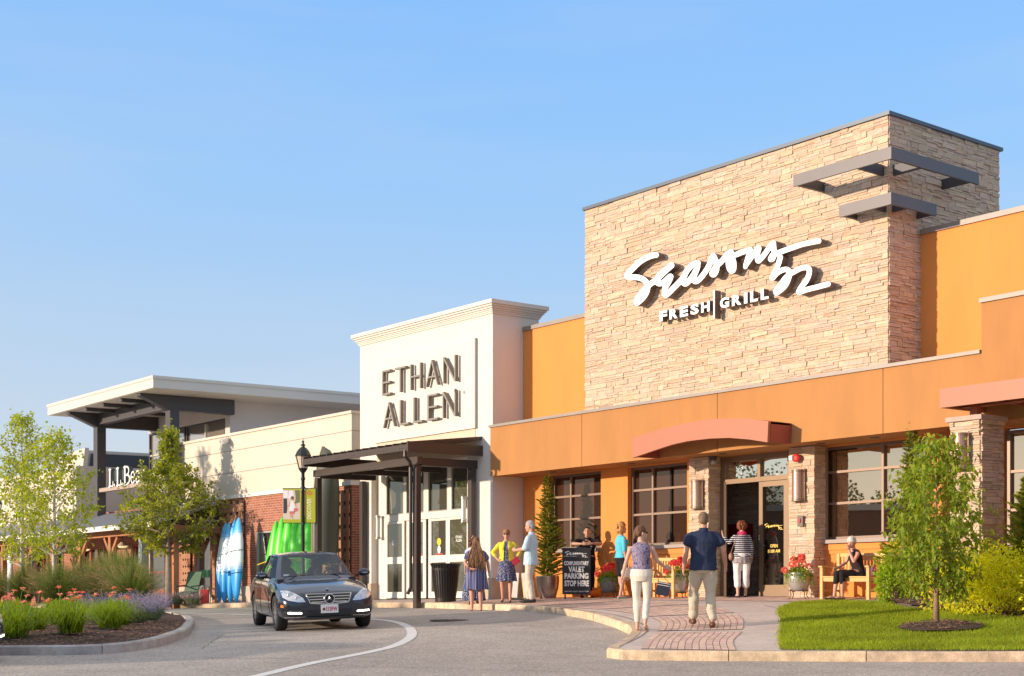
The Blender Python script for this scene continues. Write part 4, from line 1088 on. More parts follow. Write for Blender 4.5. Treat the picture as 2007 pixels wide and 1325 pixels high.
# clerestory pavilion and its big roof
mb = MB(); mb.box((-31.0,1.0,3.0),(-24.4,9,4.9)); mb.box((-31.0,1.0,6.42),(-24.4,9,7.0)); mb.box((-24.75,1.0,4.9),(-24.4,9,6.42)); mb.box((-31,1.2,4.9),(-30.9,9,6.42))
M_panel2 = mat('shaded cream panel', (.62,.57,.53), .8, var=.03, vscale=2)  # cream panel greyed to carry the shade of the side walls
mb.each('pavilion_wall', M_panel2, OB, WF)
window(OB, -30.95,-27.9,4.9,6.42,1.0,[-29.4],[5.55],glassmat('clerestory glass', (.26,.23,.20), .40),M_steel,mat('pale alloy', (.55,.50,.44), .5, .2),fw=.07,mw=.06)  # pale base colour carries the light tan reflection
window(OB, -27.8,-24.75,4.9,6.42,1.0,[-26.3],[5.55],glassmat('clerestory glass', (.26,.23,.20), .40),M_steel,mat('pale alloy', (.55,.50,.44), .5, .2),fw=.07,mw=.06)
wbox(OB, 'roof_slab', (-31.75,-2.65,6.985),(-22.8,9,7.0), mat('soffit white', (.66,.60,.53), .7))
M_rf = mat('white roof edge', (.64,.60,.53), .6, var=.03, vscale=1)
roofo = wbox(OB, 'big_roof', (-31.8,-2.7,7.0),(-22.75,9.2,7.30), M_rf)
wbox(roofo, 'roof_rim', (-31.83,-2.73,7.30),(-22.72,9.25,7.40), M_rf)
for a, w in ((-24.2,.18),(-30.25,.18)):
    wbox(OB, 'steel_column', (a-w,-1.48,2.6),(a+w,-1.14,6.5), M_steel)
    mb = MB(); mb.prism([(-2.55,6.97),(-2.55,6.90),(-1.5,6.47),(1.0,6.47),(1.0,6.97)], a-.15, a+.15, 0); mb.build('tapered_beam', M_steel, OB, WF)
wbox(OB, 'long_beam', (-30.1,-1.45,6.55),(-24.35,-1.18,6.96), M_steel)
for a in (-28.7,-27.2,-25.7): wbox(OB, 'roof_joist', (a-.06,-2.5,6.86),(a+.06,1.0,6.98), M_steel)
wbox(OB, 'low_wall', (-31.0,.9,2.9),(-24.4,1.0,3.9), M_tanst)
wbox(OB, 'sign_beam', (-30.1,-1.42,4.02),(-24.35,-1.15,4.16), mat('tan beam', (.40,.31,.25), .6))
LS = thing('outfitter_sign', 'white serif letters reading L.L.Bean standing on a beam between steel columns', 'sign', W(-27.5,-1.4,4.2))
def bean_map(x, y): return (-29.15+x, 4.17+y)
r_ = .035
def Lg(x): return [([(x+.10,.0),(x+.10,.62)], .055),([(x,.62),(x+.20,.62)], .022),([(x,.0),(x+.36,.0)], .022),([(x+.36,.0),(x+.38,.16)], .025)]
ls = Lg(.05)+[([(.54,.03),(.541,.03)], .05)]+Lg(.72)+[([(1.21,.03),(1.211,.03)], .05)]
ls += [([(1.45,0),(1.45,.62)], .055),([(1.36,.62),(1.62,.62),(1.76,.55),(1.76,.40),(1.62,.33),(1.46,.33)], .032),([(1.62,.33),(1.82,.26),(1.82,.08),(1.66,.0),(1.36,.0)], .036)]
ls += [([(1.98,.22),(2.24,.22),(2.22,.36),(2.10,.40),(1.99,.32),(1.96,.18),(2.02,.04),(2.12,.0),(2.25,.07)], .032)]
ls += [([(2.40,.34),(2.48,.40),(2.60,.38),(2.63,.30),(2.63,.04),(2.70,.0)], .036),([(2.62,.22),(2.46,.18),(2.38,.09),(2.45,.0),(2.55,.02),(2.62,.10)], .030)]
ls += [([(2.86,.40),(2.86,.0)], .042),([(2.79,0),(2.93,0)], .02),([(2.87,.30),(2.95,.39),(3.04,.40),(3.10,.32),(3.10,.0)], .038),([(3.03,0),(3.17,0)], .02)]
mb = MB(); stroke_mesh(mb, ls, .04, -.08, -.08, 3.3, .75, .02, bean_map, lambda p, back: (p[0], -1.30 if back else -1.46, p[1]))
mb.build('lettering', [mat('white sign metal', (.80,.78,.74), .5), mat('teal grey return', (.10,.16,.15), .5)], LS, WF)
# timber portico
mb = MB(); e = .05
for a0, a1 in ((-46,-21.25),):
    mb.add([(a0,-3.25,2.52),(a1,-3.25,2.52),(a1,-1.06,3.20),(a0,-1.06,3.20),(a0,-3.25,2.44),(a1,-3.25,2.44),(a1,-1.06,3.12),(a0,-1.06,3.12)], [(0,1,2,3),(4,7,6,5),(0,4,5,1),(1,5,6,2),(2,6,7,3),(3,7,4,0)])
por = mb.build('portico_roof', M_roofm, OB, WF)
for k in range(60):
    a = -46+k*.42
    if a > -21.3: break
    mb = MB(); mb.add([(a,-3.25,2.52),(a+.03,-3.25,2.52),(a+.03,-1.06,3.20),(a,-1.06,3.20),(a,-3.25,2.56),(a+.03,-3.25,2.56),(a+.03,-1.06,3.24),(a,-1.06,3.24)], [(4,5,6,7),(0,1,5,4),(1,2,6,5),(2,3,7,6),(3,0,4,7)])
    mb.build('roof_seam', M_roofm, por, WF)
wbox(por, 'eave_board', (-46,-3.30,2.36),(-21.2,-3.255,2.53), mat('white trim', (.76,.72,.66), .7))
wbox(por, 'front_beam', (-46,-2.72,2.20),(-21.2,-2.52,2.43), M_timber)
wbox(por, 'end_beam', (-21.42,-2.52,2.16),(-21.22,-1.06,2.40), M_wood)
wbox(por, 'end_gable', (-21.36,-2.5,2.40),(-21.30,-1.06,2.75), mat('dark brown boards', (.09,.05,.035), .8))
wbox(por, 'ceiling', (-46,-3.2,2.42),(-21.3,-1.06,2.435), mat('brown ceiling boards', (.16,.08,.045), .8))
for a in (-21.32,-26.2,-28.8,-31.4,-34.0,-36.6,-39.2,-41.8):
    mb = MB(); mb.box((a-.09,-2.71,-.3),(a+.09,-2.53,2.2)); p_ = mb.build('timber_post', M_timber, por, WF)
    for s in (-1, 1):
        if a > -22 and s > 0: continue
        mb = MB(); mb.bar((a+s*.05,-2.62,1.62),(a+s*.55,-2.62,2.18),.10,.12); mb.build('brace', M_timber, p_, WF)
wbox(por, 'white_post', (-23.75,-2.75,-.3),(-23.5,-2.5,2.2), mat('pale green post', (.55,.62,.56), .6))
wbox(por, 'wall_pilaster', (-21.6,-1.16,-.3),(-21.42,-1.06,2.2), M_wood)
# shop front under the portico
mb = MB(); mb.box((-46,-.9,2.0),(-24.3,-.7,3.3)); mb.box((-46,-.9,-.3),(-24.3,-.7,.35)); mb.each('shopfront_wall', M_brick, OB, WF)
wbox(OB, 'shop_interior', (-46,.3,-.3),(-24.3,.4,3.0), mat('warm dim interior', (.10,.055,.035), .9))
M_redf = mat('barn red frame', (.33,.06,.03), .6)
xs = [-24.35,-25.6,-26.9,-28.2,-29.5,-30.8,-32.1,-33.4,-34.8,-36.2,-37.6,-39,-41,-43,-45.9]
for i in range(len(xs)-1):
    a1, a0 = xs[i], xs[i+1]
    if i in (0, 1):   # glazed doors
        o = window(OB, a0, a1, -.05, 2.0, -.9, [], [.95], M_gloss_d, mat('pale alloy', (.55,.50,.44), .5, .2) if i == 1 else M_redf, M_redf, fw=.07, name='glazed_door')
    elif i % 4 == 3:
        wbox(OB, 'brick_pier', (a0,-.95,-.3),(a1,-.7,2.0), M_brick)
    else:
        window(OB, a0, a1, .35, 2.0, -.9, [(a0+a1)/2] if i % 2 else [], [], M_gloss_d, M_redf, M_redf, fw=.08)
for a in (-33.8,-36.3):
    mb = MB()
    for k in range(7): mb.box((a,-1.02,.5+k*.25),(a+1.2,-.98,.5+k*.25+.18)); mb.box((a+.1,-1.0,.5+k*.25+.18),(a+1.1,-.985,.5+k*.25+.25))
    mb.build('cedar_panel', M_wood, OB, WF)
for a, c in ((-22.3,1.98),(-26.9,1.92),(-30.2,1.9),(-33.6,1.9)):
    t = thing('pendant_lamp', {-22.3:'cream cone pendant lamp nearest the stacked blue kayaks',-26.9:'cream cone pendant lamp under the portico left of the street tree trunk',-30.2:'cream cone pendant lamp under the portico behind the tall grasses',-33.6:'leftmost cream cone pendant lamp under the portico'}[a], 'lamp', W(a,-1.9,c), 0, 'cone pendant lamps under the portico')
    mb = MB(); mb.lathe([(.02,.16),(.05,.14),(.21,.0),(.20,-.01)], 18, cap=False); mb.v = [(x+a, y-1.9, z+c) for x, y, z in mb.v]; mb.build('shade', mat('cream shade', (.60,.52,.40), .5), t, WF, recalc=False)
    mb = MB(); mb.lathe([(.19,-.005),(.12,-.07),(.0,-.09)], 18, cap=False); mb.v = [(x+a, y-1.9, z+c) for x, y, z in mb.v]; mb.build('glass_bowl', mat('lit bowl', (.8,.7,.5), .3, emit=(1,.75,.4,.5)), t, WF, recalc=False)
    mb = MB(); mb.tube([(a,-1.9,c+.14),(a,-1.9,2.43)], .012, 6); mb.build('stem', M_steel, t, WF)
t = thing('floodlight_camera', 'small white security camera on the cream parapet', 'security camera', W(-20.7,-1.1,5.1))
mb = MB(); mb.bar((-20.7,-1.08,5.18),(-20.62,-1.34,5.08),.14,.13); mb.build('housing', mat('camera white', (.75,.73,.7), .4), t, WF)
mb = MB(); mb.bar((-20.7,-1.02,5.16),(-20.7,-1.12,5.16),.05); mb.build('bracket', M_bar, t, WF)
# the shop beyond on the left
FS = thing('far_shop_building', 'cream parapet shop far left with a slanted dark roof box', 'shop', W(-45,0,0))
mb = MB(); mb.box((-90,-1.1,2.9),(-33.3,.3,5.28)); mb.build('parapet_wall', M_panel, FS, WF)
mb = MB(); mb.box((-33.29,-1.05,2.9),(-33.1,3.5,5.25)); mb.build('return_wall', M_panel2, FS, WF)
mb = MB(); mb.box((-90,-.7,-.5),(-46.2,4,2.9)); mb.build('lower_wall', M_brick, FS, WF)
mb = MB(); mb.prism([(-44.9,5.4),(-42.3,5.4),(-41.9,6.9),(-44.9,6.7)], 3.0, 3.2, 1); mb.prism([(-44.9,5.4),(-42.35,5.4),(-42.0,6.8),(-44.9,6.6)], 3.2, 7.6, 1); mb.build('roof_box', M_panel, FS, WF)
mb = MB(); mb.add([(-42.25,3.3,5.5),(-42.25,7.5,5.5),(-41.93,7.5,6.65),(-41.93,3.3,6.65)], [(0,1,2,3)]); mb.build('dark_cladding', mat('charcoal cladding', (.05,.055,.065), .6), FS, WF, recalc=False)
# ================================================================== street furniture and goods
def shade(mb):
    for k in range(len(mb.sm)): mb.sm[k] = True
M_blackp = mat('black green cast metal', (.035,.04,.038), .4, .4)
def lamp_post(a, b, label, banners=False):  # local +y looks at the road
    t = thing('street_lamp', label, 'street lamp', WG(a, b), PI-.12, 'lantern street lamps')
    mb = MB(); mb.lathe([(.17,0),(.17,.10),(.13,.16),(.12,.55),(.085,.62),(.065,.75),(.05,1.0),(.045,3.35),(.06,3.36),(.06,3.42),(.045,3.44),(.045,3.55)], 14); shade(mb); mb.build('post', M_blackp, t)
    mb = MB()
    for z in (2.15, 3.12): mb.lathe([(.07,z),(.07,z+.05)], 12)
    mb.each('collar', M_blackp, t)
    mb = MB(); mb.lathe([(.05,3.55),(.09,3.60),(.13,3.66),(.10,3.68)], 8); mb.build('lantern_base', M_blackp, t)
    mb = MB(); mb.lathe([(.115,3.68),(.20,4.0)], 8, cap=False); mb.build('lantern_glass', mat('lantern glass', (.85,.74,.58), .25, alpha=.6), t)
    mb = MB()
    for k in range(8):
        an = 2*PI*k/8; mb.bar((.117*math.cos(an),.117*math.sin(an),3.67),(.205*math.cos(an),.205*math.sin(an),4.01),.014)
    mb.each('glazing_bar', M_blackp, t)
    mb = MB(); mb.lathe([(.22,4.0),(.225,4.02),(.17,4.14),(.10,4.22),(.05,4.25),(.05,4.28),(.075,4.30),(.03,4.34),(.03,4.37),(.045,4.39),(.012,4.43),(.006,4.50)], 8); mb.build('lantern_cap', M_blackp, t)
    if banners:
        M_lime = mat('lime banner', (.42,.44,.02), .7); M_ph = mat('photo banner beige', (.66,.56,.46), .7)
        for s, w, nm in ((1,.50,'photo_banner'),(-1,.29,'lettered_banner')):
            # s=+1 is towards photo left (local +x seen from the street)
            x0, x1 = (.055, .055+w) if s > 0 else (-.055-w, -.055)
            mb = MB(); mb.box((x0,-.004,2.20),(x1,.004,3.12)); bn = mb.build(nm, M_ph if s > 0 else M_lime, t)
            mb = MB(); mb.tube([(s*.03,0,3.13),(s*(.07+w),0,3.13)], .011, 6); mb.tube([(s*.03,0,2.19),(s*(.07+w),0,2.19)], .011, 6); mb.each('banner_rod', M_blackp, t)
            y = .0055
            if s > 0:
                def patch(pts, m, nm2, k=0):
                    q = MB(); q.v = [(x0+u*w, y+k*.0008, 2.20+v*.92) for u, v in pts]; q.face(list(range(len(pts)))); q.build(nm2, m, bn, recalc=False)
                patch([(0,0),(1,0),(1,.10),(0,.10)], M_lime, 'lime_strip'); patch([(0,.955),(1,.955),(1,1),(0,1)], M_lime, 'lime_strip'); patch([(0,.1),(.06,.1),(.06,.955),(0,.955)], M_lime, 'lime_strip', 1)
                dk = mat('printed dark cloth', (.05,.045,.06), .8); sk = mat('printed skin', (.62,.36,.24), .8); wh = mat('printed white dress', (.82,.78,.80), .8); rd = mat('printed pink red', (.65,.16,.16), .8); hr = mat('printed brown hair', (.20,.10,.05), .8); gn = mat('printed foliage', (.16,.19,.07), .8)
                patch([(.06,.60),(.36,.55),(.30,.72),(.34,.955),(.06,.955)], gn, 'picture'); patch([(.98,.28),(.80,.28),(.76,.42),(.78,.72),(.98,.72)], dk, 'picture', 1); patch([(.98,.72),(.74,.72),(.72,.955),(.98,.955)], wh, 'picture', 1)
                patch([(.38,.72),(.72,.72),(.66,.955),(.44,.955)], wh, 'picture', 1); patch([(.30,.34),(.66,.34),(.60,.62),(.50,.66),(.38,.62)], wh, 'picture', 2); patch([(.14,.36),(.40,.30),(.40,.42),(.22,.44)], rd, 'picture', 3); patch([(.36,.26),(.64,.26),(.62,.34),(.36,.34)], rd, 'picture', 3)
                patch([(.44,.12),(.50,.12),(.52,.27),(.44,.27)], sk, 'picture', 3); patch([(.54,.14),(.60,.14),(.60,.27),(.54,.27)], sk, 'picture', 3)
                q = [(.48+.07*math.cos(i*PI/6), .70+.055*math.sin(i*PI/6)) for i in range(12)]; patch(q, sk, 'picture', 4); q = [(.48+.09*math.cos(i*PI/6), .735+.05*math.sin(i*PI/6)) for i in range(12)]; patch(q, hr, 'picture', 5)
                patch([(.24,.50),(.30,.48),(.42,.60),(.38,.62)], sk, 'picture', 4); patch([(.74,.48),(.68,.46),(.58,.60),(.62,.62)], sk, 'picture', 4)
            else:
                me = font_mesh('DISCOVER', 1.0, .0); co = np.array([v.co[:] for v in me.vertices]); lo = co.min(0); hi = co.max(0)
                q = MB(); 
                for p in co:
                    u = (p[0]-lo[0])/(hi[0]-lo[0]); v = (p[1]-lo[1])/(hi[1]-lo[1])
                    q.v.append((-.115-.11*(1-v)-.0, y+(.0008 if p[2] > 0 else 0), 2.30+u*.56))
                for p in me.polygons: q.face(tuple(p.vertices))
                bpy.data.meshes.remove(me); q.build('lettering', mat('banner white ink', (.85,.86,.75), .7), bn)
                q = MB(); stroke_mesh(q, [([(.0,.0),(.03,.05),(.08,.04),(.08,-.02),(.02,-.05),(-.05,-.01),(-.04,.07),(.03,.11)], .014)], .014, -.1,-.1,.15,.16,.006, lambda u, v: (u, v), lambda p, back: (-.17-p[0]*.9, y+(0 if back else .001), 2.99+p[1]*.7)); [q.mi.__setitem__(k, 0) for k in range(len(q.mi))]; q.build('swirl_emblem', mat('emblem red', (.6,.10,.05), .7), bn)
    return t
lamp_post(-12.48,-3.2,'dark cast lamp post with photo banner and lime banner reading DISCOVER', True)
lamp_post(-35.5,-3.3,'plain dark lamp post standing farther off behind the left street trees')

# kayaks
def kayak_mesh(mb, L, w, d, cols, open_side=False):
    n = 26; m = 14; rows = []
    for i in range(n+1):
        t = i/n; z = L*t; k = math.sin(PI*min(1, max(0, t)))**.62 if 0 < t < 1 else 0.0
        k = max(k, .03); c = cols(t)
        rows.append((z, k, c))
    o = len(mb.v)
    for z, k, c in rows:
        for j in range(m):
            an = 2*PI*j/m; x = math.cos(an)*w/2*k; y = math.sin(an)*d*k**.7
            if math.sin(an) > 0: y *= .45
            else: y *= 1-.18*abs(math.cos(an*3))*0
            mb.v.append((x, y, z))
    for i in range(n):
        mb.c = rows[i][2]
        for j in range(m):
            a_ = o+i*m+j; b_ = o+i*m+(j+1) % m; mb.face((a_, b_, b_+m, a_+m))
    mb.c = rows[0][2]; mb.face([o+j for j in range(m)][::-1]); mb.face([o+n*m+j for j in range(m)])
def lerp3(a, b, t): return tuple(a[i]+(b[i]-a[i])*t for i in range(3))
def blue_cols(t):
    B = (.02,.33,.80); Wc = (.72,.86,.95); L_ = (.10,.48,.90)
    t += random.uniform(-.006,.006)
    if t < .34: return B
    if t < .46: return lerp3(B, Wc, (t-.34)/.12)
    if t < .76: return Wc
    if t < .82: return lerp3(Wc, L_, (t-.76)/.06)
    return L_
M_kay = mat('rotomoulded plastic', (1,1,1), .38, attr=True, var=.05, vscale=8)
M_strap = mat('black strap', (.02,.02,.02), .7); M_yst = mat('yellow strap', (.80,.58,.03), .6)
def kayak(name, label, a, b, L, w, lean, side, cols, group, rz=0, sp=None):
    """standing on its end, leaning back against the wall; side = sideways tilt"""
    o = thing(name, label, 'kayak', WG(a, b, .0), yaw_of(0, 1)+rz, group)
    o.rotation_euler = Euler((R(-lean), R(side), o.rotation_euler.z))
    mb = MB(); kayak_mesh(mb, L, w, .17, cols); shade(mb); mb.build('hull', M_kay, o)
    mb = MB(); mb.sphere((0,-.10,L*.045), .022, 8, 6); mb.build('drain_plug', mat('plug white', (.8,.8,.8), .5), o)
    if sp:
        mb = MB()
        for z in sp:
            k = math.sin(PI*z/L)**.62
            P = [(math.cos(an)*(w/2*k+.012), math.sin(an)*(.17*k**.7+.012) if math.sin(an) < 0 else .45*math.sin(an)*(.17*k**.7+.012), z+.02*math.cos(an)) for an in np.linspace(PI, 2*PI, 10)]
            mb.tube(P, .010, 5)
        mb.each('strap', M_strap, o)
    return o
gb = 'blue and white kayaks stood against the brick wall'
kayak('kayak','blue and white kayak, leftmost of the stood-up stack',-20.62,-1.42,2.62,.44,4,3,blue_cols,gb,R(18))
kayak('kayak','blue and white kayak, second from the left in the stack, partly covered',-19.92,-1.62,2.58,.42,4,1,blue_cols,gb,R(8),(.98,1.55))
kayak('kayak','narrow looking blue and white kayak third from the left in the stack',-19.35,-1.70,2.64,.42,4,-1,blue_cols,gb,R(0),(.95,1.6))
kayak('kayak','blue and white kayak on the right end of the stack, showing its full hull',-18.80,-1.78,2.70,.66,4,-4,blue_cols,gb,0,(.92,1.62))
t = thing('price_tag','small white paper tag hung on the blue kayaks','tag',WG(-19.35,-1.98,.9),yaw_of(0,1),'paper tags on the blue kayaks')
mb = MB(); mb.box((-.05,0,0),(.05,.006,.16)); mb.build('card', mat('tag white', (.75,.72,.68), .7), t); mb = MB(); mb.tube([(0,0,.16),(.03,0,.34)], .004, 5); mb.build('string', M_strap, t)
gg = 'bright green kayaks stood against the brick wall'
def green(k): return lambda t: (.09*k,.74*k,.03*k) if t > .18 else (.20*k,.78*k,.04*k)
for i, (a, lab, h, tl) in enumerate(((-17.35,'bright green kayak on the left end of the green row',2.52,5),(-16.9,'second green kayak from the left, standing close to the window',2.60,3),(-16.45,'green kayak just left of the photo banner, tallest of the row',2.72,2),(-15.95,'green kayak behind the photo banner of the lamp post',2.58,0),(-15.5,'green kayak directly behind the lamp post shaft',2.64,-1),(-15.08,'green kayak just right of the lamp post shaft',2.60,-2))):
    kayak('kayak', lab, a+.05*i, -1.5-.03*i, h, .50, 4, tl, green(.92+.06*(i % 3)), gg, R(10))
o = kayak('kayak','green sit-on kayak at the right end of the row with its open cockpit showing',-14.40,-1.65,2.62,.46,4,-1,green(.9),gg,R(-20))
mb = MB(); mb.sphere((0,-.10,1.35), (.12,.09,.42), 14, 10); shade(mb); mb.build('cockpit', mat('cockpit shadow green', (.01,.06,.01), .6), o)
mb = MB(); P = [(.13*math.cos(q), -.165, 1.35+.44*math.sin(q)) for q in np.linspace(0, 2*PI, 25)]; mb.tube(P, .02, 6, cap=False); mb.build('cockpit_rim', mat('bright green rim', (.05,.65,.03), .4), o)
t = thing('yellow_strap','yellow strap tied round the green kayaks','strap',WG(-16,-1.7,1.2))
mb = MB()
zz = [1.05,1.10,1.16,1.16,1.22,1.16,1.20,1.12,1.2]; P = [W(-17.6+.35*i, -1.72-.03*(i % 2), z) for i, z in enumerate(zz)]; org = t.location
mb.tube([tuple(np.array(p)-np.array(org)) for p in P], .014, 5); mb.build('webbing', M_yst, t)
# canoe
def canoe():
    o = thing('canoe','tall dark olive canoe stood on end beside the lamp post against the wall','canoe',WG(-13.9,-1.75),yaw_of(0,1))
    H = 4.45; n = 34; m = 12; out = MB(); inn = MB(); rim = MB(); RL_ = []; RR = []
    for i in range(n+1):
        t = i/n; z = H*t; e = abs(2*t-1); k = max(0, 1-e**2.6); wd = .40*max(.02, k)**.75; dp = .50*(1-e**6)**.5 if e < 1 else 0; dp = max(dp, .02)
        gx = -.12*(e**3)*0; ring = []
        tipcurve = -.10*e**6
        for j in range(m+1):
            an = -PI/2+PI*j/m
            ring.append((tipcurve+dp*math.cos(an)**.8 if math.cos(an) > 0 else tipcurve, wd*math.sin(an), z))
        out.v.extend(ring); inn.v.extend([(x*.93-.004, y*.95, zz) for x, y, zz in ring])
        RL_.append(ring[0]); RR.append(ring[-1])
    for i in range(n):
        for j in range(m):
            a_ = i*(m+1)+j; out.face((a_, a_+1, a_+m+2, a_+m+1)); inn.face((a_, a_+m+1, a_+m+2, a_+1))
    shade(out); shade(inn)
    out.build('hull', mat('olive canoe', (.085,.09,.065), .5, var=.05, vscale=3), o, recalc=False); inn.build('interior', mat('tan canoe inside', (.38,.27,.18), .6), o, recalc=False)
    q = MB(); q.tube(RL_, .018, 6); q.tube(RR, .018, 6); q.each('gunwale', mat('tan gunwale', (.42,.27,.15), .5), o)
    q = MB()
    for z in (1.5, 2.3, 3.1): q.bar((0,-.36,z),(0,.36,z),.05,.03)
    q.each('thwart', mat('tan gunwale', (.42,.27,.15), .5), o)
    q = MB(); q.tube([(.30,-.40,1.05),(.5,-.25,1.06),(.53,0,1.07),(.48,.2,1.08)], .014, 5); q.build('strap', M_yst, o)
    o.rotation_euler = Euler((R(-2), 0, o.rotation_euler.z+R(6)))
canoe()
# stuff at the far left under the portico
for i, (a, b, lab) in enumerate(((-41.0,-2.1,'pale blue and white kayak half hidden behind the grasses at the left edge'),(-37.9,-2.1,'pale blue kayak with dark cockpit behind the left trees'))):
    o = kayak('kayak', lab, a, b, 2.35, .95, 4, 3, lambda t: (.10,.42,.80) if t < .22 else ((.74,.84,.92) if t < .9 else (.2,.5,.85)), 'pale blue kayaks by the far shop')
    mb = MB(); mb.sphere((.08,-.11,1.25), (.20,.10,.55), 14, 10); shade(mb); mb.build('cockpit', mat('navy cockpit', (.02,.05,.18), .5), o)
t = thing('red_tote','orange red boat tub behind the grasses at far left','tub',WG(-37.5,-2.9,0)); mb = MB(); mb.lathe([(.30,0),(.55,.42),(.60,.45),(.50,.40),(.28,.05)], 18); mb.build('tub_shell', mat('orange red plastic', (.55,.10,.03), .5), t)
mb = MB(); mb.tube([(.58*math.cos(q), .58*math.sin(q), .45) for q in np.linspace(0, 2*PI, 20)], .02, 6); mb.build('rim', mat('orange red plastic', (.55,.10,.03), .5), t)
# folding chairs outside the shop door
def green_chair(a, b, lab, col):
    t = thing('deck_chair', lab, 'chair', WG(a, b), yaw_of(.6,-1), 'deck chairs outside the shop')
    M_ = mat('chair '+lab[:6], col, .6); F_ = mat('chair frame dark', (.06,.06,.05), .5)
    mb = MB(); M = Matrix.Translation((0,-.02,.36)) @ Matrix.Rotation(R(-8), 4, 'X'); mb.obox(M, (.52,.50,.04)); mb.build('seat', M_, t)
    mb = MB(); M = Matrix.Translation((0,-.38,.70)) @ Matrix.Rotation(R(22), 4, 'X'); mb.obox(M, (.50,.035,.72)); mb.build('backrest', M_, t)
    for sx in (-.25,.25):
        for y0, y1, z1 in ((.22,.22,.40),(-.30,-.22,.38)):
            mb = MB(); mb.bar((sx,y0,0),(sx,y1,z1),.04); mb.build('leg', F_, t)
        mb = MB(); mb.bar((sx*1.15,.26,.56),(sx*1.15,-.34,.60),.07,.03); mb.build('arm', F_, t)
green_chair(-20.75,-2.5,'green deck chair beside the street tree trunk',(.08,.16,.09)); green_chair(-21.9,-1.9,'dark deck chair left of the street tree trunk',(.05,.05,.045))
t = thing('red_flag_stand','small red stand behind the deck chairs','stand',WG(-20.1,-2.2)); mb = MB(); mb.box((-.12,-.1,0),(.12,.1,.45)); mb.build('box', mat('stand red', (.5,.04,.03), .5), t); mb = MB(); mb.bar((0,0,.45),(0,0,.8),.03); mb.build('pole', M_steel, t)

# trash bin
def bin_():
    t = thing('trash_bin','black slatted steel litter bin on the pavement by the store doors','litter bin',WG(-7.24,-2.3),0)
    M_ = mat('black bin steel', (.028,.024,.022), .42, .3)
    mb = MB(); mb.lathe([(.235,.02),(.24,.04),(.30,.5),(.325,.86),(.31,.86),(.28,.5),(.22,.05)], 28); mb.build('liner', mat('bin liner black', (.008,.008,.008), .8), t)
    n = 30
    prof = [(.245,0),(.262,.12),(.305,.42),(.335,.72),(.345,.84),(.375,.93)]
    mb = MB()
    for k in range(n):
        an = 2*PI*k/n; ca, sa = math.cos(an), math.sin(an); w = .022; o = len(mb.v)
        for r_, z in prof:
            for s_, q in ((-w, 0), (w, 0), (w, .008), (-w, .008)): mb.v.append(((r_-q)*ca-s_*sa, (r_-q)*sa+s_*ca, z))
        for i in range(len(prof)-1):
            for j in range(4): mb.face((o+i*4+j, o+i*4+(j+1) % 4, o+(i+1)*4+(j+1) % 4, o+(i+1)*4+j))
        mb.face((o,o+3,o+2,o+1)); mb.face(tuple(o+(len(prof)-1)*4+j for j in range(4)))
    mb.lathe([(.235,0),(.255,0),(.262,.10),(.24,.10)], n, cap=False); mb.lathe([(.335,.78),(.345,.78),(.35,.83),(.338,.83)], n, cap=False)
    mb.build('slatted_body', M_, t)
    mb = MB(); mb.lathe([(.30,.925),(.385,.92),(.395,.935),(.385,.95),(.30,.94)], 32, cap=False); mb.build('top_ring', M_, t)
bin_()
# benches
M_teak = mat('golden teak', (.70,.40,.14), .6, var=.16, vscale=3, stretch=(.3,1,6))
def bench(a, b, label):
    t = thing('park_bench', label, 'bench', WG(a, b), yaw_of(0, -1), 'teak benches by the restaurant door')   # local +y = towards the street
    w = 1.16; M_ = M_teak
    def P(name, lo, hi): mb = MB(); mb.box(lo, hi); return mb.build(name, M_, t)
    for s in (-1, 1):
        x = s*(w/2-.03)
        P('leg', (x-.032,.24,0),(x+.032,.30,.62)); P('leg', (x-.032,-.29,0),(x+.032,-.23,.90)); P('arm_rest', (x-.045,-.225,.62),(x+.045,.33,.65)); P('side_rail', (x-.02,-.23,.36),(x+.02,.24,.42)); P('low_stretcher', (x-.015,-.23,.14),(x+.015,.24,.18))
    P('front_apron', (-w/2+.065,.25,.345),(w/2-.065,.28,.42)); P('rear_apron', (-w/2+.065,-.28,.345),(w/2-.065,-.25,.42))
    for k in range(6):
        y = -.22+k*.088; P('seat_slat', (-w/2+.065,y,.425),(w/2-.065,y+.075,.447))
    P('top_rail', (-w/2+.065,-.285,.83),(w/2-.065,-.245,.90)); P('lower_back_rail', (-w/2+.065,-.28,.50),(w/2-.065,-.25,.55))
    for k in range(13):
        x = -w/2+.12+k*(w-.24)/12; P('back_slat', (x-.02,-.275,.55),(x+.02,-.255,.83))
    return t
bench(3.75,-.62,'teak bench under the wide window, where the white-haired woman sits')
bench(-1.38,-.62,'teak bench against the orange wall, left of the entrance pier, mostly behind the walkers')
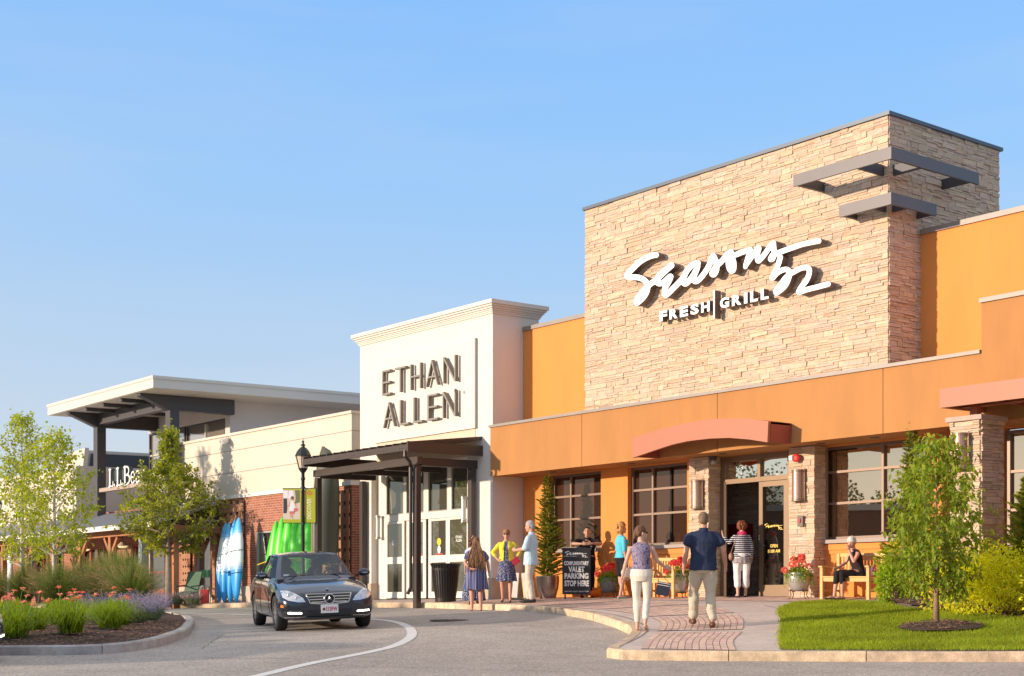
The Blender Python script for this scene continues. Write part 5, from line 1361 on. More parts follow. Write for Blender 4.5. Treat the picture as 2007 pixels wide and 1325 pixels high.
# pots
M_pot = mat('brushed pewter pot', (.44,.37,.31), .32, .75, var=.05, vscale=2); M_pot2 = mat('silver pot', (.48,.465,.44), .33, .55, var=.04, vscale=3); M_pot3 = mat('dull zinc pot', (.20,.205,.215), .45, .5)
M_potsoil = mat('potting soil', (.05,.03,.02), .95)
def pot(a, b, r, h, m, label, lift=0.0, group=None, taper=.72, stand=False):
    t = thing('planter_pot', label, 'planter', WG(a, b, lift), 0, group)
    mb = MB(); mb.lathe([(r*taper*.92,0),(r*taper,.02),(r*.93,h*.45),(r,h*.78),(r*.98,h*.97),(r*1.0,h),(r*.93,h),(r*.9,h*.92)], 36, cap=False); shade(mb); mb.build('vessel', m, t, recalc=False)
    mb = MB(); mb.lathe([(r*.91,h*.9),(.01,h*.93)], 24, cap=False); mb.build('soil', M_potsoil, t, recalc=False)
    if stand:
        mb = MB(); 
        for q in range(4):
            an = q*PI/2+.4; c_, s_ = math.cos(an), math.sin(an); mb.tube([(r*.62*c_,r*.62*s_,-.02),(r*.86*c_,r*.86*s_,.03),(r*.80*c_,r*.80*s_,-lift*.6),(r*1.02*c_,r*1.02*s_,-lift+.01)], .011, 5)
        mb.tube([(r*.82*math.cos(q), r*.82*math.sin(q), .0) for q in np.linspace(0, 2*PI, 20)], .011, 5, cap=False); mb.build('iron_stand', M_iron, t)
    return t
pot(-5.15,-.78,.285,.55,M_pot,'big pewter pot holding the tall evergreen beside the valet stand',taper=.70)
pot(4.99,-.95,.24,.56,M_pot2,'tall pale pot at the lawn corner with the right evergreen')
# valet stand
def valet():
    t = thing('valet_stand','black rolling valet board with white lettering, COMPLIMENTARY VALET PARKING STOP HERE','sign board',WG(-3.81,-1.05),PI-.02)   # local +y faces the street
    rot = t.rotation_euler.z
    M_k = mat('black board', (.022,.018,.02), .55); M_w = mat('board white', (.78,.76,.72), .6)
    mb = MB(); mb.box((-.33,-.03,.11),(.33,.0,1.20)); bd = mb.build('board', M_k, t)
    mb = MB(); mb.box((-.31,-.42,.14),(.31,-.031,1.16)); mb.build('cabinet', mat('tan podium wood', (.45,.23,.09), .6), t)
    mb = MB(); mb.box((-.35,-.44,1.16),(.35,-.031,1.20)); mb.build('counter_top', mat('grey counter', (.22,.19,.17), .5), t)
    # lettering faces +y; seen from the street local x runs to the left, so mirror x
    def txt(s, x0, x1, z0, z1, off=.03):
        q = MB(); fit_text(q, s, x0, x1, z0, z1, 0, .002, off); q.v = [(-x, .003+y, z) for x, y, z in q.v]; return q
    for s, x0, x1, z0, z1 in (('COMPLIMENTARY',-.29,.29,.79,.89),('VALET',-.19,.19,.63,.765),('PARKING',-.28,.28,.475,.61),('STOP HERE',-.28,.29,.30,.44),('ONE WAY VALET \u2022 866-ED-PARK',-.28,.29,.168,.195)):
        txt(s, x0, x1, z0, z1, .045 if z1-z0 > .05 else .01).build('lettering', M_w, bd)
    src = script.data; Minv = np.linalg.inv(np.stack([EA, EB, EC], 1)); q = MB(); mp = {}
    a0, a1 = flat_map(1222,535)[0], flat_map(1630,555)[0]; k = .54/(a1-a0)
    for p in src.polygons:
        if p.material_index: continue
        f = []
        for i in p.vertices:
            if i not in mp:
                s_ = Minv @ (np.array(src.vertices[i].co)+np.array(SIGN.location)-P0); mp[i] = len(q.v); q.v.append((.27-(s_[0]-a0)*k, .004, .975+(s_[2]-5.95)*k))
            f.append(mp[i])
        q.face(f)
    fit_text(q, 'FRESH | GRILL', 0,.30,.99,1.012,0,.002,.02); n0 = 0
    q.build('small_script', M_w, bd)
    bpy.context.view_layer.update()
    for sx in (-.26,.26):
        for sy in (-.36,-.06):
            mb = MB(); mb.lathe([(.05,-.02),(.05,.02)], 16); mb.v = [(sx+z, sy+x, .05+y) for x, y, z in mb.v]; mb.build('caster', mat('grey caster', (.10,.10,.10), .5), t)
valet()
t = thing('orange_cone','orange traffic cones lying under the valet board','cone',WG(-3.85,-.55),yaw_of(1,0)); mb = MB(); mb.lathe([(.11,.0),(.03,.34)], 16); mb.v = [(z-.17, y, x*.9+.11) for x, y, z in mb.v]; mb.build('cone_body', mat('cone orange', (.85,.22,.02), .5), t); mb = MB(); mb.box((-.19,-.13,0),(-.16,.13,.25)); mb.build('cone_base', mat('cone orange', (.85,.22,.02), .5), t)
# folded white stand leaning behind the couple
t = thing('folded_stand','white folded floor sign with yellow edges and black feet behind the grey-haired man','floor sign',WG(-5.32,-1.5),yaw_of(.4,-1))
Mw = mat('plastic white', (.48,.47,.46), .4, var=.15)
for i, (x, y, tl) in enumerate(((-.16,0,7),(.10,.05,-5))):
    mb = MB(); M = Matrix.Translation((x,y,.36)) @ Matrix.Rotation(R(tl), 4, 'Y'); mb.obox(M, (.15,.04,.60)); p_ = mb.build('panel', Mw, t)
    mb = MB(); M2 = M @ Matrix.Translation((.083,0,0)); mb.obox(M2, (.015,.045,.60)); mb.build('yellow_edge', M_yel, p_)
mb = MB(); mb.box((-.32,-.10,0),(.26,.14,.05)); mb.build('base', mat('black rubber', (.02,.02,.02), .8), t)
# ================================================================== trees, shrubs, flowers, grass
M_bark = mat('grey bark', (.30,.25,.20), .9, var=.3, vscale=14, bump=.5, bscale=30, stretch=(1,1,.35)); M_birch = mat('pale bark', (.52,.47,.41), .8, var=.25, vscale=16, stretch=(.5,.5,2)); M_twig = mat('brown bark', (.27,.17,.10), .9, var=.25, vscale=12)
class Leaves:
    """many small folded leaves in one mesh"""
    def __init__(s, seed): s.v = []; s.f = []; s.c = []; s.r = random.Random(seed)
    def leaf(s, p, d, L, w, col, droop=0.0):
        r = s.r; d = Vector(d).normalized()
        n = Vector((r.gauss(0,1), r.gauss(0,1), r.gauss(0,1)+.6)); t = d.cross(n)
        if t.length < 1e-3: t = Vector((1,0,0))
        t.normalize(); u = t.cross(d)
        m_ = p+d*L*.5+u*(-.10*L); e = p+d*L+Vector((0,0,-droop*L))
        o = len(s.v); s.v += [tuple(p), tuple(m_+t*w/2+u*w*.18), tuple(e), tuple(m_-t*w/2+u*w*.18)]
        s.f.append((o, o+1, o+2, o+3)); s.c.append(col)
    def build(s, name, m, parent):
        me = bpy.data.meshes.new(name); me.from_pydata(s.v, [], s.f); me.materials.append(m)
        ca = me.color_attributes.new('Col', 'FLOAT_COLOR', 'CORNER'); arr = np.repeat(np.array([(*c, 1) for c in s.c], dtype=np.float32), [len(f) for f in s.f], axis=0)
        ca.data.foreach_set('color', arr.ravel()); o = bpy.data.objects.new(name, me); C.objects.link(o); o.parent = parent; return o
def rdir(r, up=0.0):
    v = Vector((r.gauss(0,1), r.gauss(0,1), r.gauss(0,1)+up)); return v.normalized()
def tree(name, label, loc, H, prof, trunk_r, bark, leafm, nb, per0, L, w, colf, seed, z0, up=.6, sub=4, group=None, droop=.2, clus=.12, lean=(0,0), lowtrunk=None, thin=1.0):
    """prof(t) crown radius at height fraction t; nb limbs, each with twigs carrying leaves"""
    r = random.Random(seed); t = thing(name, label, 'tree', loc, 0, group)
    tb = MB(); n = 9; P = []
    for i in range(n+1):
        q = i/n; P.append(Vector((lean[0]*q+r.uniform(-.02,.02)*H*.12*q, lean[1]*q+r.uniform(-.02,.02)*H*.12*q, q*H*.93-.1*(i == 0))))
    tb.tube(P, [trunk_r*(1.25 if i == 0 else 1)*max(.12, (1-i/n)**.8) for i in range(n+1)], 8); shade(tb); tb.build('trunk', bark, t)
    lim = MB(); lv = Leaves(seed+1)
    def trunk_at(z):
        q = max(0, min(.999, z/(H*.93)))*n; i = int(q); return P[i].lerp(P[i+1], q-i)
    for k in range(nb):
        f = (k+.5)/nb; z = z0+(H*.97-z0)*f**.95; rad = prof((z-z0)/(H-z0)) if H > z0 else 0
        an = k*2.4+r.uniform(-.4,.4); base = trunk_at(max(z0*.92, z-rad*up*.75)); rr = rad*r.uniform(.72,1.08)
        tip = trunk_at(z)+Vector((math.cos(an)*rr, math.sin(an)*rr, rad*r.uniform(-.05,.25))); tip.z = min(tip.z, H)
        mid = base.lerp(tip, .5)+Vector((0,0,-.06*rad)); ln = (tip-base).length
        rb = trunk_r*.42*(1-f*.6)*thin
        per = max(3, int(per0*min(1, .35+rad)))
        lim.tube([base, mid, tip], [rb, rb*.6, rb*.2], 5)
        subs = [(base.lerp(tip, .35+.65*j/(sub)) if j else tip) for j in range(sub)]
        for s0 in subs:
            for q in range(3):
                d = ((tip-base).normalized()*.6+rdir(r, .35)).normalized(); l2 = clus*(1.2+r.random()*1.6)+ln*.12
                e = s0+d*l2; lim.tube([s0, e], [rb*.28, rb*.1], 4, cap=False)
                tone = r.uniform(.72,1.22)
                for _ in range(per):
                    p = s0.lerp(e, r.random()**.7)+rdir(r)*clus*r.random()*.9
                    lv.leaf(p, rdir(r, -.1-droop)+d*.4, L*r.uniform(.65,1.25), w*r.uniform(.7,1.2), colf(r, tone), droop)
    lim.build('limbs', bark, t, recalc=False); lv.build('crown', leafm, t)
    return t
LM_yg = leafmat('yellow green leaf', (.36,.43,.05), .5); LM_mg = leafmat('mid green leaf', (.31,.35,.05), .5); LM_dk = leafmat('fresh green leaf', (.27,.36,.05), .5); LM_con = leafmat('evergreen', (.14,.18,.035), .3); LM_lime = leafmat('lime leaf', (.36,.46,.04), .45); LM_gold = leafmat('golden leaf', (.68,.70,.06), .5); LM_gr = leafmat('grass blade', (.27,.37,.03), .40)
def cv(a, b): 
    def f(r, tone):
        k = r.random(); return tuple((a[i]+(b[i]-a[i])*k)*tone for i in range(3))
    return f
c1 = cv((.85,1.0,.9),(1.25,1.05,.9))
tree('ginkgo_tree','young open yellow-green tree with pale trunk, right one of the island pair',GI(-17.65,-8.05,.0),5.05,lambda t: 1.22*(math.sin(PI*min(1,t*.80+.18))**.9)*(1-.55*t)+.05,.085,M_birch,LM_yg,40,11,.085,.078,c1,11,1.55,1.0,4,'street trees on the island',clus=.15,thin=.8)
tree('ginkgo_tree','young yellow-green tree with pale trunk at the left edge of the photo',W(-24.5,-6.4,g(-24.5,-6.4)),6.6,lambda t: 1.05*(math.sin(PI*min(1,t*.80+.18))**.9)*(1-.6*t)+.05,.09,M_birch,LM_yg,44,11,.085,.078,c1,12,1.5,1.0,4,'street trees on the island',clus=.15,thin=.8)
tree('pear_tree','green street tree with dense low crown and thin upper leader before the brick shop',WG(-21.5,-2.75),5.85,lambda t: (1.42*max(0,1-abs(t-.26)/.42)**.7 if t < .68 else .0)*(1 if t > .2 else .72+1.4*t)+.24*(1-t)+.03,.13,M_bark,LM_mg,66,16,.10,.082,cv((.75,.9,.8),(1.25,1.1,.8)),13,1.75,.5,4,None,clus=.16)
tree('young_tree','slender young tree in the lawn with drooping bright green leaves, in a ring of mulch',W(8.16,-4.42,g(8.16,-4.42)+.08),2.85,lambda t: .72*(math.sin(PI*min(1,max(0,t*.86+.12)))**.8)*(1.0-.35*t)+.03,.045,M_twig,LM_dk,58,10,.088,.052,cv((.75,.9,.8),(1.35,1.12,.9)),14,.42,.9,4,None,droop=.45,clus=.10,thin=.6)
# evergreens in pots: sprays of scale foliage
def conifer(label, loc, H, Rb, seed, power=.9, dens=150):
    t = thing('evergreen', label, 'evergreen', loc, 0, 'potted evergreens by the restaurant'); r = random.Random(seed)
    mb = MB(); mb.tube([(0,0,-.1),(0,0,H*.97)], [.035,.006], 6); mb.build('trunk', M_twig, t)
    lv = Leaves(seed)
    for k in range(dens):
        f = (k/dens)**1.05; z = .02+f*(H-.05); rad = Rb*(1-f)**power*(.45+.85*r.random())+.03; an = k*2.399+r.uniform(-.3,.3)
        d = Vector((math.cos(an), math.sin(an), .42+.7*f)).normalized(); ln = rad*1.05; tone = r.uniform(.65,1.3)
        side = d.cross(Vector((0,0,1))).normalized(); steps = max(4, int(ln/.028))
        for i in range(steps):
            q = (i+1)/steps; p = Vector((0,0,z))+d*ln*q+Vector((0,0,-.06*q*q))
            for s_ in (-1, 1):
                for m_ in range(2):
                    dd = (d*.9+side*s_*(.9-.3*q)+Vector((0,0,r.uniform(-.3,.4)))).normalized(); LL = (.13*(1-q*.55)+.02)*r.uniform(.6,1.2)
                    k2 = r.random(); col = tuple(x*tone for x in ((.8+.7*k2+.5*q, .95+.35*k2+.2*q, .8)))
                    lv.leaf(p, dd, LL, .026, col, .1)
    lv.build('crown', LM_con, t)
conifer('tall dark evergreen in the pewter pot left of the valet stand',WG(-5.15,-.78,.48),2.50,.60,3,.8,160)
conifer('light green pointed evergreen rising behind the young lawn tree',WG(5.35,-1.0,.46),2.95,.52,4,.85,190)
conifer('evergreen cut by the right edge of the photo in front of the last window',WG(8.35,-2.15,.25),1.95,.72,6,.8,150)
# broad shrubs
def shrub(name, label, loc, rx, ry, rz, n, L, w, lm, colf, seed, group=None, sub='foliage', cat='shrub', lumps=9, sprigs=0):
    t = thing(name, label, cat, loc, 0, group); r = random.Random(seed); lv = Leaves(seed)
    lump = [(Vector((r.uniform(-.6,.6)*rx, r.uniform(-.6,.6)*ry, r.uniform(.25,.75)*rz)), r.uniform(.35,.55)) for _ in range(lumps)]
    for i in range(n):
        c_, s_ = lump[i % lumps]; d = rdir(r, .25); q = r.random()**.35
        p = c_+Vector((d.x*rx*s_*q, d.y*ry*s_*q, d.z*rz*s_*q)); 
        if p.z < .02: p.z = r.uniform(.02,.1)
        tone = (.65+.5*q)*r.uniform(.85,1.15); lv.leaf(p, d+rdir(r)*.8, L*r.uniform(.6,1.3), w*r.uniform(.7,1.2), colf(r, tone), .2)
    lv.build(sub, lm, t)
    mb = MB()
    for k in range(7):
        an = k*.9; mb.tube([(0,0,-.05),(math.cos(an)*rx*.3,math.sin(an)*ry*.3,rz*.5)], [.012,.005], 5, cap=False)
    mb.build('stems', M_twig, t, recalc=False)
    return t
gcol = cv((.75,.95,.8),(1.3,1.1,.8))
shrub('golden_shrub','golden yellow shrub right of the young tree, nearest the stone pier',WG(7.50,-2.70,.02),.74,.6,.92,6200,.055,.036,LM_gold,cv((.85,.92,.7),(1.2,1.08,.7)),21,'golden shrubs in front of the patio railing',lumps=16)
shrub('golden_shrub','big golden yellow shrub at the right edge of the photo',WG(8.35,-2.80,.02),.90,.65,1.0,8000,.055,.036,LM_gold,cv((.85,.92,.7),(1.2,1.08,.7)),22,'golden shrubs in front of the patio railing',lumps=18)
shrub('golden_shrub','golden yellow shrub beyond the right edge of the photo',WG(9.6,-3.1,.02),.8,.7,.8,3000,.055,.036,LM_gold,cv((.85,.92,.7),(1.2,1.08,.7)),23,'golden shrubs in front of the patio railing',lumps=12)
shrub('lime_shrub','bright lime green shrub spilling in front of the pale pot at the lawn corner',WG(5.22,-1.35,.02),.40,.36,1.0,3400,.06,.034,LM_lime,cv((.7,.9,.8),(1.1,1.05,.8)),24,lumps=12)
shrub('low_shrub','small green shrub at the end of the brick shop planting',WG(-23.1,-3.1,.0),.45,.4,.5,1500,.06,.04,LM_mg,gcol,25)
LM_lav = leafmat('lavender stem', (.20,.24,.15), .3)
def flower_clump(name, label, loc, rad, h, n, colf, fcol, seed, group, stemm, fl=.05, lean=.5, cat='flowers'):
    t = thing(name, label, cat, loc, 0, group); r = random.Random(seed); st = Leaves(seed); fw = Leaves(seed+5)
    for i in range(n):
        an = r.uniform(0, 2*PI); q = math.sqrt(r.random())*rad; b = Vector((math.cos(an)*q*.5, math.sin(an)*q*.5, 0)); hh = h*r.uniform(.55,1.05)*(1-.3*(q/rad)**2)
        e = Vector((math.cos(an)*(q+hh*lean*.5), math.sin(an)*(q+hh*lean*.5), hh)); d = (e-b).normalized()
        sd = Vector((-d.y, d.x, 0)).normalized() if abs(d.z) < .999 else Vector((1,0,0)); w = .004; o = len(st.v); m_ = b.lerp(e, .5)+Vector((0,0,.05*h))
        st.v += [tuple(b-sd*w), tuple(b+sd*w), tuple(m_+sd*w), tuple(m_-sd*w), tuple(e)]; st.f += [(o,o+1,o+2,o+3),(o+3,o+2,o+4)]; c_ = colf(r, r.uniform(.7,1.2)); st.c += [c_, c_]
        for _ in range(3): st.leaf(b.lerp(e, r.uniform(.1,.6)), d+rdir(r), .05, .014, colf(r, r.uniform(.7,1.2)))
        if r.random() < .75:
            for j in range(7):
                p = m_.lerp(e, .3+.7*j/6); k = r.random(); fw.leaf(p, rdir(r, .4), fl*r.uniform(.4,.8), fl*.5, tuple(fcol[0][i]+(fcol[1][i]-fcol[0][i])*k for i in range(3)))
    st.build('stems', stemm, t); fw.build('blooms', leafmat('petal', (1,1,1), .3), t)
    return t
lav_c = ((.27,.20,.38),(.50,.40,.56)); gl = 'purple catmint clumps on the island tip'
for i, (a, b, h, rd, lab) in enumerate(((-4.9,-11.35,.62,.50,'purple catmint clump nearest the island tip'),(-5.6,-11.0,.60,.46,'purple catmint clump at the back of the island tip'),(-4.0,-12.0,.55,.44,'purple catmint clump nearest the lilies and the kerb'),(-6.4,-11.6,.6,.5,'paler purple catmint clump between the tall grasses and the lilies'))):
    flower_clump('catmint', lab, GI(a, b), rd, h, 430, cv((.8,1,.8),(1.2,1.1,1)), lav_c, 40+i, gl, LM_lav, .035)
for i, (a, b, lab) in enumerate(((-21.9,-2.95,'greyish lavender clump left of the blue kayaks, farthest left'),(-21.0,-2.7,'middle greyish lavender clump before the brick shop'),(-20.3,-2.5,'lavender clump closest to the foot of the blue kayaks'))):
    flower_clump('lavender', lab, WG(a, b), .36, .48, 300, cv((.8,1,.8),(1.3,1.1,1)), ((.42,.26,.36),(.62,.44,.50)), 50+i, 'lavender clumps by the brick shop', LM_lav, .03)
# ornamental grasses
LM_og = leafmat('tall grass blade', (.13,.18,.055), .4)
def tall_grass(label, loc, H, rad, n, seed, group='tall ornamental grasses on the island'):
    t = thing('ornamental_grass', label, 'grass clump', loc, 0, group); r = random.Random(seed); v = []; f = []; c = []; pv = Leaves(seed)
    for i in range(n):
        an = r.uniform(0, 2*PI); q = r.random()*.16; out = rad*r.random()**.8; hh = H*r.uniform(.5,1.0)*(1-.22*(out/rad)); w = r.uniform(.005,.011)
        b = Vector((math.cos(an)*q, math.sin(an)*q, 0)); side = Vector((-math.sin(an), math.cos(an), 0)); o = len(v); k = 5; tone = r.uniform(.6,1.3); hue = r.random(); P = []
        for j in range(k+1):
            s = j/k; p = b+Vector((math.cos(an), math.sin(an), 0))*(out*s**2.0)+Vector((0,0,hh*(s-.22*s**3*(out/rad)))); ww = w*(1-s*.85); v += [tuple(p-side*ww), tuple(p+side*ww)]; P.append(p)
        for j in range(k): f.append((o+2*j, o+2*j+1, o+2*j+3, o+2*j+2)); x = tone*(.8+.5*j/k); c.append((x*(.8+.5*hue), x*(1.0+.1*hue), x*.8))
        if i % 7 == 0:
            e = P[-1]; d = (P[-1]-P[-2]).normalized()
            for j in range(10):
                pv.leaf(e-d*.22*r.random(), (d+rdir(r)*.6), .05, .006, (1.5,1.2,1.1), .1)
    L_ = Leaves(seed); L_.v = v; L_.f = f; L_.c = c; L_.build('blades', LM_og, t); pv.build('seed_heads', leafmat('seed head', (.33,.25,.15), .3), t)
sp = [(-20.9,-7.7,1.45,'tall green grass clump at the left edge behind the lilies'),(-19.2,-7.5,1.45,'tall grass clump just left of the right island tree trunk'),(-16.6,-7.7,1.5,'tall grass clump just right of the island tree trunk'),(-15.1,-7.8,1.6,'tall grass clump left of the middle of the island row'),(-13.6,-8.1,1.6,'tall grass clump in the middle of the island row'),(-12.2,-8.5,1.55,'biggest tall grass clump behind the lilies'),(-10.9,-8.9,1.5,'tall grass clump second from the right end of the row'),(-9.6,-9.4,1.25,'shorter grass clump at the right end of the row behind the catmint'),(-22.6,-8.0,1.4,'tall grass clump cut by the left edge of the photo'),(-14.4,-9.2,1.3,'lower grass clump in front of the row')]
for i, (a, b, h, lab) in enumerate(sp): tall_grass(lab, GI(a, b), h*1.08, .85, 2300, 60+i)
# day lilies
LM_dl = leafmat('lily blade', (.23,.34,.03), .45)
def lily(label, loc, H, seed, nf=5):
    t = thing('day_lily', label, 'lily', loc, 0, 'day lilies along the island kerb'); r = random.Random(seed); v = []; f = []; c = []
    for i in range(230):
        an = r.uniform(0, 2*PI); rad = .64*math.sqrt(r.random())*1.1; hh = H*r.uniform(.38,1.08)*(1.05-.35*rad); w = r.uniform(.007,.012); a3 = r.uniform(0, 2*PI); q3 = .17*math.sqrt(r.random()); b = Vector((math.cos(a3)*q3, math.sin(a3)*q3, 0)); side = Vector((-math.sin(an), math.cos(an), 0)); o = len(v); k = 6; tone = r.uniform(.7,1.25)
        for j in range(k+1):
            s = j/k; p = b+Vector((math.cos(an), math.sin(an), 0))*(rad*s**1.1)+Vector((0,0,hh*(2.6*s-2.15*s*s))); ww = w*(1-s*.9); v += [tuple(p-side*ww), tuple(p+side*ww)]
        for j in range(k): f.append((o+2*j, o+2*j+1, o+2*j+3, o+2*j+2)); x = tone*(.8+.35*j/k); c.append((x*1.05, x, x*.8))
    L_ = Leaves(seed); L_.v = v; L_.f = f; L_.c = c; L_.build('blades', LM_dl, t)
    M_st = mat('flower stalk', (.14,.22,.05), .7)
    for k in range(nf):
        an = r.uniform(0, 2*PI); q = r.uniform(.05,.42); e = Vector((math.cos(an)*q, math.sin(an)*q, H*r.uniform(.70,1.12)))
        mb = MB(); mb.tube([(0,0,.1), e*.6, e], .005, 4, cap=False); s_ = mb.build('stalk', M_st, t, recalc=False)
        fl = Leaves(seed+k); kk = r.random(); base = (.85,.22+.12*kk,.13+.14*kk)
        for j in range(7): 
            a2 = j*2*PI/6; fl.leaf(e, (math.cos(a2)+r.uniform(-.3,.3), math.sin(a2)-.3, .5+r.uniform(-.3,.3)), .08, .04, tuple(x*r.uniform(.85,1.1) for x in base), .3)
        for j in range(3): fl.leaf(e, rdir(r, .3), .05, .02, (.9,.6,.15))
        fl.build('bloom', leafmat('petal', (1,1,1), .3), s_)
lp = [(-.6,-14.55,'day lily clump closest to the kerb corner on the right'),(-.9,-15.3,'day lily clump closest to the kerb on the left'),(-4.6,-13.1,'day lily clump filling the middle of the back row'),(-6.4,-13.3,'day lily clump left of the tree trunk in the back row'),(-4.2,-12.3,'day lily clump against the front catmint'),(-2.9,-15.6,'low day lily clump near the left edge by the kerb'),(-2.0,-14.6,'day lily clump nearest the road in the middle of the bed'),(-3.9,-14.5,'day lily clump with coral blooms at the left edge, second from the dark car'),(-1.9,-13.35,'day lily clump at the right end nearest the catmint'),(-3.6,-13.5,'day lily clump with bright red-pink blooms in the middle row'),(-5.6,-13.9,'day lily clump in the back row by the left tree trunk'),(-5.4,-12.6,'day lily clump in the back row before the tall grasses'),(-7.4,-12.9,'day lily clump in the back row at far left'),(-5.4,-15.2,'day lily clump partly cut by the left edge'),(-7.6,-11.6,'small day lily clump between grasses and catmint'),(-3.0,-12.7,'day lily clump left of the front catmint')]
for i, (a, b, lab) in enumerate(lp): lily(lab, GI(a, b), .60, 80+i, 3 if i % 3 else 2)
# geranium pots
def geranium(a, b, r_, h, m, lift, labp, labf, seed, stand=True):
    pot(a, b, r_, h, m, labp, lift, 'flower pots by the restaurant', .70, stand)
    t = thing('geranium', labf, 'flowers', WG(a, b, lift+h*.9), 0, 'geraniums in the restaurant pots'); r = random.Random(seed)
    lv = Leaves(seed)
    for i in range(900):
        d = rdir(r, .3); p = Vector((d.x*r_*1.15*r.random()**.4, d.y*r_*1.15*r.random()**.4, abs(d.z)*.22*r.random()+.0-.05*r.random())); lv.leaf(p, d+rdir(r)*.7, .05*r.uniform(.6,1.2), .045, cv((.7,.9,.8),(1.2,1.1,.8))(r, r.uniform(.7,1.2)), .2)
    for i in range(26):
        an = r.uniform(0, 2*PI); z = -.02; p = Vector((math.cos(an)*r_*1.02, math.sin(an)*r_*1.02, z))
        for j in range(r.randint(3, 9)): lv.leaf(p, rdir(r, -.5), .04, .03, (1,1,.8), .3); p = p+Vector((math.cos(an)*.01, math.sin(an)*.01, -.028))
    lv.build('foliage', LM_dk, t)
    for k in range(13):
        an = k*2.4; q = (.25+.75*(k % 5)/4)*r_*1.25; e = Vector((math.cos(an)*q, math.sin(an)*q, .33-.22*(q/(r_*1.25))**2+r.uniform(-.04,.04)))
        fl = Leaves(seed+k+1); 
        for j in range(58):
            d = rdir(r, .2); fl.leaf(e+d*.034, d+rdir(r)*.5, .042, .040, tuple(x*r.uniform(.8,1.12) for x in ((.82,.13,.11) if seed % 2 else (.88,.25,.17))))
        fl.build('flower_head', leafmat('petal', (1,1,1), .3), t)
    mb = MB()
    for k in range(6):
        an = k*1.1; mb.tube([(0,0,.05),(math.cos(an)*.12,math.sin(an)*.12,.40),(math.cos(an)*.25,math.sin(an)*.25,.60)], [.004,.003,.001], 4, cap=False)
    mb.build('spike_leaves', mat('flower stalk', (.14,.22,.05), .7), t, recalc=False)
geranium(-3.18,-.58,.235,.33,M_pot3,.14,'dull grey flower pot on an iron stand beside the valet board','red geraniums in the grey pot beside the woman in turquoise',101)
geranium(-.95,-.62,.22,.42,M_pot2,.12,'pale flower pot between the left bench and the entrance pier','coral geraniums mostly hidden behind the man in the navy polo',103)
geranium(2.55,-.80,.235,.36,M_pot2,.17,'silver flower pot on an iron stand right of the doors','coral red geraniums right of the entrance doors',102)
geranium(4.62,-.60,.20,.42,M_pot2,.12,'silver flower pot at the right end of the occupied bench','coral geraniums at the right end of the occupied bench',104)
# lawn
def lawn():
    r = random.Random(9); v = []; f = []; c = []; A = (3.0, 15.0); B = (-8.6, -1.0); n = 0
    org = np.array(WG(8,-4)); x_ax = EA; y_ax = EB
    xs = [(a, b) for a, b in lawn_poly]
    # a coarse lookup of heights
    H = {}
    def hz(a, b):
        k = (round(a*2), round(b*2))
        if k not in H: H[k] = g(k[0]/2, k[1]/2)
        return H[k]
    def z_at(a, b):
        x, y = a*2, b*2; i, j = math.floor(x), math.floor(y); u, w_ = x-i, y-j
        def q(i, j):
            if (i, j) not in H: H[(i, j)] = g(i/2, j/2)
            return H[(i, j)]
        return (q(i,j)*(1-u)+q(i+1,j)*u)*(1-w_)+(q(i,j+1)*(1-u)+q(i+1,j+1)*u)*w_
    Minv = None
    while n < 105000:
        a = r.uniform(3.1, 12.2) if r.random() < .93 else r.uniform(12.2, 16); b = r.uniform(*B)
        if a > 12.2 and r.random() < .3: continue
        if not inside((a+r.gauss(0,.035), b+r.gauss(0,.03)), xs): continue
        if (a-8.5)**2+(b+4.82)**2 < .34: continue
        n += 1; z = z_at(a, b)+.006; p = P0+a*EA+b*EB+np.array([0,0,z])-org; h = r.uniform(.022,.055); an = r.uniform(0, 2*PI); w = .0045; dx, dy = math.cos(an)*w, math.sin(an)*w; lx, ly = r.gauss(0,.014), r.gauss(0,.014)
        o = len(v); v += [(p[0]-dx,p[1]-dy,p[2]),(p[0]+dx,p[1]+dy,p[2]),(p[0]+lx,p[1]+ly,p[2]+h)]; f.append((o,o+1,o+2)); k = noise.noise(Vector((a*1.3, b*1.3, 0)))*.34+.08*noise.noise(Vector((a*6,b*6,2)))+r.uniform(.75,1.2); c.append((k*(1+.25*r.random()), k, k*.8))
    L_ = Leaves(1); L_.v = v; L_.f = f; L_.c = c; o = L_.build('lawn_grass', LM_gr, None); o.location = org
    tag(o, 'short mown bright green grass of the lawn beside the curved path', 'grass', kind='stuff')
lawn()
